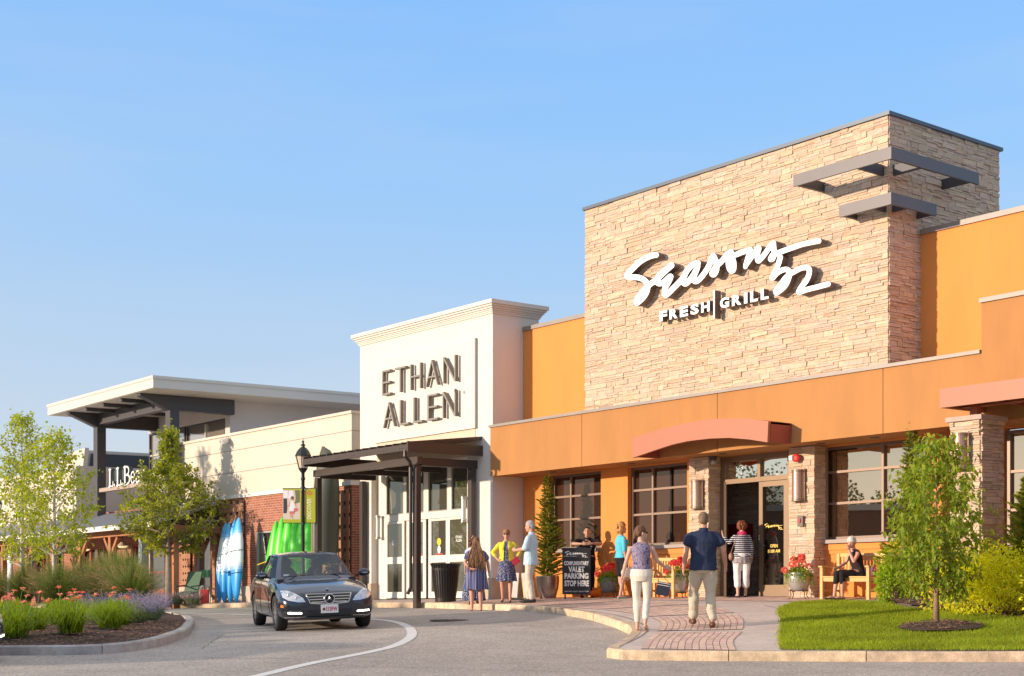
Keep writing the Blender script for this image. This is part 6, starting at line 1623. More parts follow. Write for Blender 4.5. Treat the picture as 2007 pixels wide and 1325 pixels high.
# ================================================================== the dark saloon car
from mathutils.bvhtree import BVHTree
M_carp = mat('midnight blue black paint', (.014,.020,.040), .25, .45, coat=1.0)
M_rub = mat('tyre rubber', (.018,.018,.018), .8, bump=.2, bscale=80); M_rim = mat('alloy rim', (.50,.50,.50), .3, .8); M_chr = mat('satin chrome', (.62,.62,.62), .18, .95); M_pl = mat('black plastic', (.015,.015,.016), .6)
def make_car():
    t = thing('parked_car', 'dark blue-black saloon car with lit running lights driving towards the camera by the island', 'car')
    ST = [(2.205,.31,.46,.56,.56,.48,.62),(2.15,.225,.60,.72,.63,.60,.69),(2.02,.19,.70,.83,.69,.68,.745),(1.80,.18,.77,.87,.755,.73,.82),(1.38,.18,.79,.885,.835,.76,.895),(1.02,.18,.79,.885,.875,.765,.945),(.6,.18,.80,.885,.905,.80,.94),(0,.18,.80,.885,.925,.81,.93),(-.8,.18,.80,.885,.94,.81,.94),(-1.38,.19,.79,.885,.955,.80,.97),(-1.9,.22,.76,.865,.975,.73,1.0),(-2.28,.28,.70,.82,.955,.66,.985),(-2.38,.36,.60,.72,.90,.58,.92)]
    # interpolate the stations
    rows = []
    for i in range(len(ST)-1):
        p0, p1, p2, p3 = ST[max(i-1,0)], ST[i], ST[i+1], ST[min(i+2,len(ST)-1)]
        for q in range(4):
            u = q/4; rows.append([.5*(2*b+(c-a)*u+(2*a-5*b+4*c-d)*u*u+(3*b-a-3*c+d)*u**3) for a, b, c, d in zip(p0,p1,p2,p3)])
    rows.append(list(ST[-1]))
    mb = MB(); nsec = []
    for y, zb, wb, hw, zs, ws, zc in rows:
        half = [(wb*.5,zb),(wb,zb+.005),(hw*.975,zb+.09),(hw,.45 if zs > .7 else zb+(zs-zb)*.5),(hw*.995,.60 if zs > .75 else zs-.10),(ws+(hw-ws)*.72,zs-.075),(ws+(hw-ws)*.22,zs-.012),(ws*.93,zs+.002),(ws*.80,zs+(zc-zs)*.42),(ws*.45,zs+(zc-zs)*.86)]
        sec = [(0,zb)]+half+[(0,zc)]+[(-x, z) for x, z in half[::-1]]
        nsec.append([(x, y, z) for x, z in sec])
    m = len(nsec[0]); o = 0
    for s in nsec: mb.v.extend(s)
    for i in range(len(nsec)-1):
        for j in range(m): mb.face((i*m+j, i*m+(j+1) % m, (i+1)*m+(j+1) % m, (i+1)*m+j))
    mb.face(list(range(m))[::-1]); mb.face([(len(nsec)-1)*m+j for j in range(m)])
    body = mb.build('body', M_carp, t)
    md = body.modifiers.new('s', 'SUBSURF'); md.levels = 1; md.render_levels = 1
    cut = MB()
    for y in (1.38,-1.38):
        for s in (-1, 1):
            q = MB(); q.lathe([(.375,0),(.375,.42)], 40); cut.add([(s*(.56+z), y+x, .335+yy) for x, yy, z in q.v], q.f)
    co = cut.build('cut', M_pl); b2 = body.modifiers.new('b', 'BOOLEAN'); b2.object = co; b2.operation = 'DIFFERENCE'; b2.solver = 'EXACT'
    bpy.context.view_layer.update(); dg = bpy.context.evaluated_depsgraph_get(); me = bpy.data.meshes.new_from_object(body.evaluated_get(dg))
    body.modifiers.clear(); body.data = me; bpy.data.objects.remove(co)
    for p in me.polygons: p.use_smooth = True
    try:
        me.set_sharp_from_angle(angle=R(38))
    except Exception: pass
    bm = bmesh.new(); bm.from_mesh(me); bvh = BVHTree.FromBMesh(bm); bm.free()
    def onfront(x, z, off):
        h = bvh.ray_cast(Vector((x, 4, z)), Vector((0,-1,0))); return (x, (h[0].y if h[0] else 2.0)+off, z)
    def onside(s, y, z, off):
        h = bvh.ray_cast(Vector((s*3, y, z)), Vector((-s,0,0))); return ((h[0].x if h[0] else s*.88)+s*off, y, z)
    def ontop(x, y, off):
        h = bvh.ray_cast(Vector((x, y, 4)), Vector((0,0,-1))); return (x, y, (h[0].z if h[0] else .9)+off)
    def patch(name, poly, proj, off, m, parent, step=.05, thick=0.0):
        pts = [Vector(p) for p in poly]; n = len(poly); xs = [p[0] for p in poly]; ys = [p[1] for p in poly]
        x = min(xs)+step/2
        while x < max(xs):
            y = min(ys)+step/2
            while y < max(ys):
                if inside((x, y), poly) and min(math.dist((x, y), p) for p in poly) > step*.25: pts.append(Vector((x, y)))
                y += step
            x += step
        # finer outline
        V, E, F, *_ = delaunay_2d_cdt(pts, [(i, (i+1) % n) for i in range(n)], [list(range(n))], 1, 1e-5)
        mb = MB(); mb.v = [proj(v.x, v.y, off) for v in V]
        for f in F: mb.face(tuple(f))
        mb.smooth = True; shade(mb)
        return mb.build(name, m, parent)
    def dens(poly, k=4):
        out = []
        for i in range(len(poly)):
            a_, b_ = poly[i], poly[(i+1) % len(poly)]
            for q in range(k): out.append((a_[0]+(b_[0]-a_[0])*q/k, a_[1]+(b_[1]-a_[1])*q/k))
        return out
    F_ = onfront
    # grille
    patch('grille_opening', dens([(-.40,.655),(.40,.655),(.335,.505),(0,.475),(-.335,.505)]), F_, .004, M_pl, body)
    g_ = MB()
    fr = [(-.41,.662),(.41,.662),(.345,.50),(0,.468),(-.345,.50),(-.41,.662)]
    for i in range(len(fr)-1):
        for q in range(6):
            a_ = [fr[i][k]+(fr[i+1][k]-fr[i][k])*q/6 for k in (0,1)]; b_ = [fr[i][k]+(fr[i+1][k]-fr[i][k])*(q+1)/6 for k in (0,1)]
            g_.bar(F_(*a_, .014), F_(*b_, .014), .018, .018)
    g_.build('grille_frame', M_chr, body)
    for z, hw in ((.612,.375),(.563,.355),(.515,.325)):
        g_ = MB()
        for q in range(10):
            x0 = -hw+2*hw*q/10; x1 = -hw+2*hw*(q+1)/10
            if abs((x0+x1)/2) < .085: continue
            g_.bar(F_(x0, z, .012), F_(x1, z, .012), .02, .020)
        g_.each('grille_bar', M_chr, body)
    c_ = F_(0,.567,.03); e = MB(); e.tube([(c_[0]+.088*math.cos(q), c_[1]+.01, c_[2]+.088*math.sin(q)) for q in np.linspace(0, 2*PI, 29)], .010, 6, cap=False); shade(e)
    for k in range(3):
        an = PI/2+k*2*PI/3; px, pz = math.cos(an), math.sin(an); o = len(e.v)
        e.v += [(c_[0]+px*.085, c_[1]+.012, c_[2]+pz*.085),(c_[0]-pz*.013, c_[1]+.012, c_[2]+px*.013),(c_[0]+pz*.013, c_[1]+.012, c_[2]-px*.013),(c_[0],c_[1]+.026,c_[2])]
        e.face((o,o+1,o+3)); e.face((o,o+3,o+2)); 
    e.build('front_emblem', M_chr, body, recalc=False)
    e = MB(); e.lathe([(.080,0),(.080,.004)], 24); e.v = [(x+c_[0], c_[1]+.0+z, y+c_[2]) for x, y, z in e.v]; e.build('emblem_backing', M_pl, body)
    h_ = ontop(0,2.02,.004); e = MB(); e.lathe([(.028,0),(.026,.006)], 16); e.v = [(x, y*.9+2.06, z+h_[2]-.002) for x, y, z in e.v]; e.build('hood_badge', M_chr, body)
    M_lens = mat('headlight lens', (.62,.64,.68), .12, .45, coat=.6); M_refl = mat('headlight reflector', (.75,.77,.80), .15, .9)
    M_drl = mat('running light', (1,.97,.85), .3, emit=(1,.95,.78,9)); M_amb = mat('amber lens', (.75,.22,.02), .3)
    for s in (-1, 1):
        L_ = [(s*x, z) for x, z in [(.80,.735),(.70,.735),(.60,.690),(.47,.600),(.425,.525),(.56,.525),(.72,.560),(.805,.615)]]
        hl = patch('headlight', dens(L_), F_, .006, M_lens, body, .04)
        for (cx, cz, r_) in ((.67,.650,.062),(.56,.60,.045)):
            q = MB(); p_ = F_(s*cx, cz, .008); q.lathe([(r_,0),(r_*.9,.006),(r_*.45,.006),(.001,.012)], 20, cap=False); q.v = [(x+p_[0], p_[1]+z, y+p_[2]) for x, y, z in q.v]; q.build('lamp_unit', M_refl, hl)
        patch('turn_lens', dens([(s*.80,.47),(s*.835,.49),(s*.845,.44),(s*.80,.43)]), F_, .006, M_amb, body, .03)
        patch('fog_recess', dens([(s*.44,.345),(s*.50,.385),(s*.80,.375),(s*.80,.29),(s*.50,.275)]), F_, .004, M_pl, body)
        patch('running_light', dens([(s*.50,.338),(s*.735,.348),(s*.735,.325),(s*.50,.316)], 6), F_, .018, M_drl, body, .02)
        patch('chrome_blade', dens([(s*.42,.262),(s*.79,.262),(s*.77,.243),(s*.43,.243)], 4), F_, .012, M_chr, body, .03)
    M_mesh = mat('bumper mesh', (.012,.012,.013), .5)
    patch('lower_grille', dens([(-.42,.375),(.42,.375),(.37,.275),(-.37,.275)], 5), F_, .005, M_mesh, body)
    q = MB()
    for k in range(-9, 10):
        for d_ in (-1, 1):
            p_ = F_(k*.042-d_*.04,.282,.010); r2 = F_(k*.042+d_*.04,.368,.010); q.bar(p_, r2, .005, .004)
    q.build('mesh_wires', mat('mesh wire', (.05,.05,.052), .5), body)
    q = MB()
    for k in range(12):
        x0 = -.62+1.24*k/12; x1 = -.62+1.24*(k+1)/12; q.bar(F_(x0,.235,.02), F_(x1,.235,.02), .02, .03)
    q.build('front_lip', M_pl, body)
    p_ = F_(.02,.40,.02); q = MB(); q.box((-.155,p_[1]-.004,.315),(.155,p_[1]+.012,.465)); plate = q.build('licence_plate', mat('plate white', (.80,.79,.78), .4), body)
    def ptxt(s, x0, x1, z0, z1, m, off=.02):
        q = MB(); fit_text(q, s, x0, x1, z0, z1, 0, .002, off); q.v = [(-x, p_[1]+.013+y*.5, z) for x, y, z in q.v]; q.build('plate_lettering', m, plate)
    M_pr = mat('plate red', (.50,.03,.03), .5)
    ptxt('13FW',-.03,.14,.345,.425,M_pr,.03); ptxt('B',-.065,-.04,.39,.425,M_pr); ptxt('R',-.065,-.04,.345,.38,M_pr)
    q = MB(); q.lathe([(.028,0),(.026,.003)], 14); q.v = [(x+.105, p_[1]+.013+z, y+.385) for x, y, z in q.v]; q.build('plate_roundel', mat('roundel dark', (.12,.10,.03), .5), plate)
    # greenhouse
    M_gl = glassmat('car glass', (.02,.025,.03), .10, see=.82, tint=(.9,.95,1)); M_hl = mat('cabin lining', (.05,.05,.055), .9)
    B = [(0,1.14,.965),(.40,1.09,.955),(.655,.93,.94),(.735,.80,.935),(.80,.40,.94),(.80,-.30,.955),(.79,-.95,.965),(.745,-1.35,.975),(.665,-1.66,.985),(.40,-1.78,.99),(0,-1.81,.99)]
    T = [(0,.34,1.415),(.33,.30,1.412),(.51,.20,1.392),(.565,.12,1.385),(.60,-.05,1.405),(.605,-.35,1.41),(.595,-.80,1.395),(.575,-1.0,1.378),(.50,-1.12,1.36),(.30,-1.17,1.365),(0,-1.19,1.367)]
    def mid(a_, b_, u): 
        a_, b_ = Vector(a_), Vector(b_); p = a_.lerp(b_, u); bow = math.sin(PI*u)*.018; return (p.x*(1+bow), p.y, p.z)
    def full(L): return L+[(-x, y, z) for x, y, z in L[-2:0:-1]]
    Bf, Tf = full(B), full(T); n = len(Bf)
    kinds = ['g','g','p','s','s','s','s2','p','g','g']; kf = kinds+kinds[::-1]
    roof = MB(); ctr = len(roof.v)
    rr = [Vector(p) for p in Tf]
    for k, sc in enumerate((1.0,.8,.5,.2)):
        roof.v += [(p.x*sc, -.43+(p.y+.43)*sc, p.z+(1-sc**2)*.040) for p in rr]
    roof.v.append((0,-.43,1.455)); 
    for k in range(3):
        for j in range(n): roof.face((k*n+j, k*n+(j+1) % n, (k+1)*n+(j+1) % n, (k+1)*n+j))
    for j in range(n): roof.face((3*n+j, 3*n+(j+1) % n, 4*n))
    shade(roof); roof.build('roof', M_carp, t)
    pil = MB()
    def panel(mb, j, u0, u1, inset=0):
        a0, a1 = Bf[j], Bf[(j+1) % n]; b0, b1 = Tf[j], Tf[(j+1) % n]; o = len(mb.v); K = 4
        for q in range(K+1):
            u = u0+(u1-u0)*q/K; mb.v += [mid(a0, b0, u), mid(a1, b1, u)]
        for q in range(K): mb.face((o+2*q, o+2*q+1, o+2*q+3, o+2*q+2))
    ws = MB(); rw = MB(); sR = MB(); sL = MB()
    for j in range(n):
        k = kf[j]
        panel(pil, j, -.10, .04); panel(pil, j, .93, 1.0)
        if k == 'p': panel(pil, j, .04, .93)
        elif k == 'g':
            panel(ws if Bf[j][1] > 0 and Bf[(j+1) % n][1] > 0 else rw, j, .04, .93)
        else: panel(sR if Bf[j][0]+Bf[(j+1) % n][0] > 0 else sL, j, .04, .93)
    for q, nm in ((ws,'windscreen'),(rw,'rear_window'),(sR,'side_window'),(sL,'side_window')): shade(q); q.build(nm, M_gl, t, recalc=False)
    for s in (-1, 1):
        for yb, yt in ((-.32,-.36),): pil.bar((s*.80,yb,.95),(s*.613,yt,1.40),.05,.012)
        pil.bar((s*.76,-1.12,.96),(s*.587,-.9,1.385),.04,.012)
    shade(pil); pil.build('pillars', M_carp, t, recalc=False)
    # mirrors, doors, handles, wipers
    for s in (-1, 1):
        q = MB(); q.sphere((s*.975,.66,1.005), (.115,.07,.075), 16, 10); shade(q); mr_ = q.build('side_mirror', M_carp, t)
        q = MB(); q.bar((s*.80,.68,.955),(s*.90,.67,.975),.05,.035); q.build('mirror_arm', M_pl, mr_)
        q = MB(); q.box((s*.92,.728,1.0),(s*1.03,.735,1.012)); q.build('indicator_strip', M_lens, mr_)
        for y in (.78,-.32,-1.18):
            q = MB(); P = [onside(s, y+(0 if z > .4 else .0), z, .002) for z in np.linspace(.26,.88,12)]
            for p0, p1 in zip(P[:-1], P[1:]): q.bar(p0, p1, .008, .006)
            q.build('door_gap', M_pl, body)
        for y in (-.10,-.98):
            p0 = onside(s, y, .80, .02); q = MB(); q.bar((p0[0],y-.09,.80),(p0[0],y+.09,.80),.03,.025); q.build('door_handle', M_chr, body)
        q = MB(); P = [onside(s, y, .50, .003) for y in np.linspace(-1.0,1.0,14)]
        for p0, p1 in zip(P[:-1], P[1:]): q.bar(p0, p1, .012, .012)
        q.build('side_crease', M_chr, body)
    for x0, x1 in ((.62,.05),(.02,-.50)):
        q = MB(); q.bar((x0,1.03,.975),(x1,1.06,1.0),.015,.012); q.build('wiper', M_pl, t)
    # wheels
    for y in (1.38,-1.38):
        for s in (-1, 1):
            prof = [(.215,-.095),(.26,-.10),(.305,-.10),(.322,-.075),(.325,0),(.322,.075),(.305,.10),(.26,.10),(.215,.095)]
            q = MB(); q.lathe(prof, 40, cap=False); q.v = [(s*(.765+z), y+x, .325+yy) for x, yy, z in q.v]; shade(q); w = q.build('wheel', M_rub, t, recalc=False)
            if y > 0: pass
            q = MB(); q.lathe([(.218,.0),(.222,.085),(.205,.09),(.20,.03)], 32, cap=False); q.lathe([(.20,.0),(.01,.0)], 20, cap=False)
            for k in range(10):
                an = 2*PI*k/10; q.bar((.03*math.cos(an),.03*math.sin(an),.07),(.205*math.cos(an),.205*math.sin(an),.08),.034,.02)
            q.lathe([(.05,.05),(.045,.09),(.01,.092)], 16, cap=False)
            q.v = [(s*(.765+z), y+x, .325+yy) for x, yy, z in q.v]; q.build('rim', M_rim, w, recalc=False)
    # cabin
    q = MB(); q.box((-.72,-1.7,.50),(.72,1.0,.55)); q.box((-.74,.55,.55),(.74,1.0,.93)); q.build('dashboard', M_hl, t)
    M_seat = mat('black leather', (.022,.022,.024), .5)
    def seat(x, y, rear=False):
        q = MB(); M = Matrix.Translation((x,y-.22,.83)) @ Matrix.Rotation(R(14), 4, 'X'); 
        s_ = MB(); s_.sphere((0,0,0), (.24 if not rear else .26,.09,.37), 14, 10); q.add([tuple(M @ Vector(p)) for p in s_.v], s_.f); q.sphere((x,y+.05,.55), (.25,.30,.11), 14, 8)
        shade(q); b = q.build('seat', M_seat, t)
        q = MB(); q.sphere((x,y-.33,1.235), (.135,.055,.105), 14, 10); shade(q); q.build('headrest', M_seat, b)
    for x in (-.37,.37): seat(x, -.05)
    for x in (-.40,.40): seat(x, -.95, True)
    q = MB(); M = Matrix.Translation((-.37,.50,.93)) @ Matrix.Rotation(R(65), 4, 'X'); P = [tuple(M @ Vector((.18*math.cos(a_), .18*math.sin(a_), 0))) for a_ in np.linspace(0, 2*PI, 25)]; q.tube(P, .015, 6, cap=False); q.bar(tuple(M @ Vector((-.18,0,0))), tuple(M @ Vector((.18,0,0))), .04, .02); q.build('steering_wheel', M_seat, t)
    q = MB(); q.sphere((0,.30,1.335), (.11,.03,.035), 12, 8); q.build('rear_view_mirror', M_pl, t)
    q = MB(); q.box((.50,.915,.985),(.60,.925,1.02)); q.build('sticker', mat('sticker white', (.7,.72,.75), .5), t)
    return t
car = make_car()
def place_car(t, a, b, hd, a_off=0):
    """front axle centre over (a, b), heading hd in street axes"""
    hv = hd[0]*EA+hd[1]*EB; yaw = math.atan2(-hv[0], hv[1]); p = np.array(WG(a, b, ROAD)); f = np.array([-math.sin(yaw), math.cos(yaw), 0])
    # terrain tilt
    M3 = np.stack([EA[:2], EB[:2]], 1); 
    def zg(x, y):
        ab_ = np.linalg.solve(M3, np.array([x-P0[0], y-P0[1]])); return W(ab_[0], ab_[1], g(ab_[0], ab_[1])+ROAD)[2]
    c_ = p-f*1.38; r_ = np.array([math.cos(yaw), math.sin(yaw), 0])
    zf, zr = zg(*(c_+f*1.38)[:2]), zg(*(c_-f*1.38)[:2]); zl, zR = zg(*(c_-r_*.78)[:2]), zg(*(c_+r_*.78)[:2])
    t.location = (c_[0], c_[1], (zf+zr)/2+.005); t.rotation_euler = Euler((math.atan2(zf-zr, 2.76), -math.atan2(zR-zl, 1.56), yaw))
place_car(car, -1.62, -9.35, (.93,-.37))
car['label'] = 'dark blue-black saloon car with lit running lights driving towards the camera'
car.name = 'saloon_car'
car2 = copy_tree(car); car2.name = 'saloon_car'
car2['label'] = 'nose of a dark car just entering at the left edge of the photo'
place_car(car2, .77, -17.16, (.75,.66))
# ================================================================== people
def V3(*a): return Vector(a)
def ell_ring(c, rx, ry, X, Y, n=14): return [tuple(c+X*(rx*math.cos(2*PI*k/n))+Y*(ry*math.sin(2*PI*k/n))) for k in range(n)]
def loft(mb, secs, n=14):
    """secs: (centre, rx, ry, X axis, Y axis); closed"""
    o = len(mb.v)
    for c, rx, ry, X, Y in secs: mb.v.extend(ell_ring(c, rx, ry, X, Y, n))
    for i in range(len(secs)-1):
        for k in range(n): mb.face((o+i*n+k, o+i*n+(k+1) % n, o+(i+1)*n+(k+1) % n, o+(i+1)*n+k))
    mb.face([o+k for k in range(n)][::-1]); mb.face([o+(len(secs)-1)*n+k for k in range(n)])
def limb(mb, pts, n=10):
    """pts: (point, radius) with round ends"""
    for i in range(len(pts)-1):
        p, r_ = pts[i]; q, s_ = pts[i+1]; d = (q-p); L = d.length
        if L < 1e-5: continue
        d.normalize(); u = Vector((0,1,0)) if abs(d.y) < .8 else Vector((1,0,0)); X = d.cross(u).normalized(); Y = d.cross(X)
        loft(mb, [(p-d*r_*.8, r_*.45, r_*.45, X, Y),(p-d*r_*.4, r_*.88, r_*.88, X, Y),(p, r_, r_, X, Y),(q, s_, s_, X, Y),(q+d*s_*.4, s_*.88, s_*.88, X, Y),(q+d*s_*.8, s_*.45, s_*.45, X, Y)], n)
def remesh(mb, name, voxel, smooth, mats, parent, disp=None):
    o = mb.build(name, mats, parent, uv=False)
    m = o.modifiers.new('r', 'REMESH'); m.mode = 'VOXEL'; m.voxel_size = voxel
    if smooth:
        s_ = o.modifiers.new('s', 'SMOOTH'); s_.factor = .5; s_.iterations = smooth
    dg = bpy.context.evaluated_depsgraph_get(); me = bpy.data.meshes.new_from_object(o.evaluated_get(dg)); o.modifiers.clear(); old = o.data; o.data = me; bpy.data.meshes.remove(old)
    if disp:
        nr = [v.normal.copy() for v in me.vertices]
        for v, nn in zip(me.vertices, nr): v.co += nn*disp(v.co)
    for p in me.polygons: p.use_smooth = True
    me.materials.clear()
    for m_ in (mats if isinstance(mats, list) else [mats]): me.materials.append(m_)
    return o
def folds(amp, fx=9, fz=3, seed=0):
    amp *= 1.35
    return lambda p: amp*noise.noise(Vector((p.x*fx+seed, p.y*fx, p.z*fz)))+amp*.5*noise.noise(Vector((p.x*fx*2.2, p.y*fx*2.2+seed, p.z*fz*2.6)))
def skin(name, c): return mat('skin '+name, c, .55, var=.05, vscale=30, spec=.4)
SK = skin('fair', (.62,.36,.26)); SK2 = skin('tanned', (.50,.27,.18)); SK3 = skin('ruddy', (.60,.31,.22))
M_lip = mat('lips', (.42,.13,.11), .5); M_eye = mat('eye dark', (.03,.02,.015), .3); M_brow = mat('brow', (.10,.06,.04), .8); M_shade_ = mat('sunglasses', (.012,.01,.01), .15)
BASE = dict(pel=(0,0,.95), wai=(0,.0,1.09), che=(0,.0,1.28), nec=(0,-.01,1.455), hed=(0,.015,1.60), shR=(.180,-.01,1.405), elR=(.235,-.03,1.13), wrR=(.25,.05,.89), hiR=(.090,0,.93), knR=(.10,.02,.50), anR=(.105,-.02,.085), shL=(-.180,-.01,1.405), elL=(-.235,-.03,1.13), wrL=(-.25,.05,.89), hiL=(-.090,0,.93), knL=(-.10,.02,.50), anL=(-.105,-.02,.085))
class Person:
    def __init__(s, label, loc, yaw, H, J={}, fem=False, skinm=SK, fat=1.0, headyaw=0, headtilt=0, nod=0, handR=None, handL=None, curl=.5, toeR=None, toeL=None, shades=False, legs=True):
        s.t = thing('person', label, 'person', loc, R(yaw), 'people outside the shops')
        k = H/1.72; s.k = k; s.fem = fem; s.fat = fat; s.sk = skinm
        P = {**BASE, **J}
        if fem:
            for q in ('shR','shL'):
                if q not in J: P[q] = (P[q][0]*.90, P[q][1], P[q][2]-.01)
            for q in ('elR','elL','wrR','wrL'):
                if q not in J: P[q] = (P[q][0]*.92, P[q][1], P[q][2])
        s.P = {q: Vector(v)*k for q, v in P.items()}
        s.HM = Matrix.Translation(s.P['hed']) @ Matrix.Rotation(R(headyaw), 4, 'Z') @ Matrix.Rotation(R(nod), 4, 'X') @ Matrix.Rotation(R(headtilt), 4, 'Y') @ Matrix.Scale(k, 4)
        s.body(handR, handL, curl, toeR, toeL, shades, legs)
    def axes(s):
        P = s.P; X = (P['hiR']-P['hiL']).normalized(); X2 = (P['shR']-P['shL']).normalized(); return X, X2
    def torso(s, mb, g_=0.0, z0=-.10, hem=None, fat=None, chest=True, top=True):
        """closed torso shape, g_ = cloth allowance"""
        k, P = s.k, s.P; f = fat or s.fat; X, X2 = s.axes(); up = (P['nec']-P['pel']).normalized()
        Y1 = up.cross(X).normalized(); Y2 = up.cross(X2).normalized(); w = (.168,.118) if not s.fem else (.178,.122)
        wa = (.150,.105) if not s.fem else (.130,.097); ch = (.172,.118) if not s.fem else (.150,.112)
        S = []
        if hem is not None: S.append((P['pel']+up*hem[0]*k, hem[1]*k, hem[2]*k, X, Y1))
        else: S.append((P['pel']-up*.13*k, (w[0]*.80*f+g_)*k, (w[1]*.85*f+g_)*k, X, Y1))
        S += [(P['pel']-up*.02*k-Y1*.008*k*0, (w[0]*f+g_)*k, (w[1]*f+g_)*k, X, Y1), (P['wai'], (wa[0]*f+g_)*k, (wa[1]*f+g_)*k, X, Y1), (P['wai'].lerp(P['che'], .5), (.5*(wa[0]+ch[0])*f+g_)*k, (.5*(wa[1]+ch[1])*f+g_)*k, (X+X2).normalized(), Y2), (P['che'], (ch[0]*f+g_)*k, (ch[1]*f+g_)*k, X2, Y2)]
        if top:
            m_ = (P['shR']+P['shL'])/2; sw = (P['shR']-P['shL']).length/2
            S += [(P['che'].lerp(m_, .6), (sw/k*.98+g_*.5)*k, (.095+g_)*k, X2, Y2), (m_+up*.012*k, (sw/k*.80+g_*.5)*k, (.070+g_)*k, X2, Y2), (m_+up*.035*k, (.10+g_*.3)*k, (.058+g_*.5)*k, X2, Y2), (P['nec']+up*.0*k, (.058+g_*.3)*k, (.058+g_*.3)*k, X2, Y2)]
        loft(mb, S, 18)
        if s.fem and chest:
            for q in (-1, 1):
                c_ = P['che']+X2*.068*q*k-Y2*-.078*k*1+up*.005*k; tmp = MB(); tmp.sphere((0,0,0), ((.062+g_*.6)*k, (.055+g_*.6)*k, (.06+g_*.6)*k), 12, 8); mb.add([tuple(c_+Vector(v)) for v in tmp.v], tmp.f)
    def body(s, handR, handL, curl, toeR, toeL, shades, legs):
        k, P = s.k, s.P; mb = MB(); s.torso(mb)
        for q in 'RL':
            sg = 1 if q == 'R' else -1; sh, el, wr = P['sh'+q], P['el'+q], P['wr'+q]
            a_ = (.053,.047,.037,.040,.026) if not s.fem else (.046,.040,.032,.034,.0225); a_ = [x*k*(.5+.5*s.fat) for x in a_]
            s0 = sh+(P['nec']-sh)*.22-(sh-el).normalized()*.05*k; limb(mb, [(s0, a_[0]*.66), (sh.lerp(el, .20), a_[0]*.90), (sh.lerp(el, .45), a_[1]), (el, a_[2]), (el.lerp(wr, .28), a_[3]), (wr, a_[4])])
            s.hand(mb, q, el, wr, handR if q == 'R' else handL, curl)
            if legs:
                hi, kn, an = P['hi'+q], P['kn'+q], P['an'+q]; l_ = (.090,.078,.055,.057,.036) if not s.fem else (.092,.078,.052,.054,.033); l_ = [x*k*(.45+.55*s.fat) for x in l_]
                d_ = (an-kn).normalized(); calf = kn.lerp(an, .32)+Vector((0,-.012*k,0))
                limb(mb, [(hi, l_[0]), (hi.lerp(kn, .45), l_[1]), (kn, l_[2]), (calf, l_[3]), (kn.lerp(an, .72), l_[4]*1.1), (an, l_[4])], 12)
                toe = (toeR if q == 'R' else toeL) or (an.x/k+.02*sg, an.y/k+.17, max(.02, an.z/k-.06)); toe = Vector(toe)*k; heel = an+Vector((0,-.045*k,-.05*k)) if toe.z > an.z-.12*k else an+(an-toe).normalized()*.05*k
                limb(mb, [(heel, .028*k), (an.lerp(toe, .45)+Vector((0,0,-.008*k)), .034*k), (toe, .022*k)], 10)
                setattr(s, 'toe'+q, toe); setattr(s, 'heel'+q, heel)
        # neck and head
        h = s.HM; m = MB()
        limb(mb, [(P['nec']-Vector((0,0,.03*k)), .058*k), (s.HM @ Vector((0,-.025,-.06)), .052*k)])
        def E(c_, r_, n=16, m_=12):
            tmp = MB(); tmp.sphere((0,0,0), r_, n, m_); mb.add([tuple(h @ (Vector(c_)+Vector(v))) for v in tmp.v], tmp.f)
        E((0,-.010,.030), (.074,.092,.090)); E((0,.012,-.020), (.062,.076,.082)); E((0,.045,-.070), (.038,.040,.038)); E((0,.030,-.05), (.052,.052,.045))
        E((0,.092,-.018), (.012,.018,.020)); E((0,.085,.0), (.008,.012,.026)); E((0,.083,-.056), (.024,.010,.010)); E((0,.078,-.088), (.018,.014,.012)); E((-.03,.066,.026), (.022,.016,.009)); E((.03,.066,.026), (.022,.016,.009)); E((-.038,.055,-.022),(.02,.02,.018)); E((.038,.055,-.022),(.02,.02,.018))
        for q in (-1, 1): E((q*.076,-.008,-.010), (.010,.020,.030), 10, 8)
        o = remesh(mb, 'body', .0085*k, 2, [s.sk, M_eye, M_lip, M_brow], s.t)
        hi_ = h.inverted(); me = o.data
        for p in me.polygons:
            c_ = hi_ @ p.center
            if c_.length > .2 or c_.y < .03: continue
            x, y, z = abs(c_.x), c_.y, c_.z
            if ((x-.031)/.013)**2+((z-.006)/.006)**2 < 1: p.material_index = 1
            elif ((x-.032)/.019)**2+((z-.030)/.0055)**2 < 1: p.material_index = 3
            elif (c_.x/.022)**2+((z+.056)/.007)**2 < 1 and y > .07: p.material_index = 2
        s.bodyo = o
        if shades:
            q = MB()
            for sx in (-1, 1):
                tmp = MB(); tmp.sphere((0,0,0), (.026,.008,.019), 12, 8); q.add([tuple(h @ (Vector((sx*.032,.088,.008))+Vector(v))) for v in tmp.v], tmp.f)
                q.bar(tuple(h @ Vector((sx*.058,.078,.012))), tuple(h @ Vector((sx*.078,-.01,.008))), .006, .008)
            q.bar(tuple(h @ Vector((-.012,.094,.012))), tuple(h @ Vector((.012,.094,.012))), .006)
            q.build('sunglasses', M_shade_, s.t)
    def hand(s, mb, q, el, wr, hd, curl):
        k = s.k; sg = 1 if q == 'R' else -1; d = (wr-el).normalized()
        if hd: d = Vector(hd).normalized()
        # palm normal faces the body by default
        inn = Vector((-sg, 0, 0)); inn = (inn-d*inn.dot(d)); 
        if inn.length < .2: inn = Vector((0,0,-1))-d*Vector((0,0,-1)).dot(d)
        inn.normalize(); fw = d.cross(inn); 
        if fw.dot(Vector((0,1,.3))) < 0: fw = -fw
        p1 = wr+d*.085*k; X, Y = fw, inn
        loft(mb, [(wr-d*.01*k,.022*k,.018*k,X,Y),(wr+d*.02*k,.032*k,.017*k,X,Y),(wr+d*.06*k,.040*k,.016*k,X,Y),(p1,.037*k,.013*k,X,Y),(p1+d*.008*k,.028*k,.008*k,X,Y)], 12)
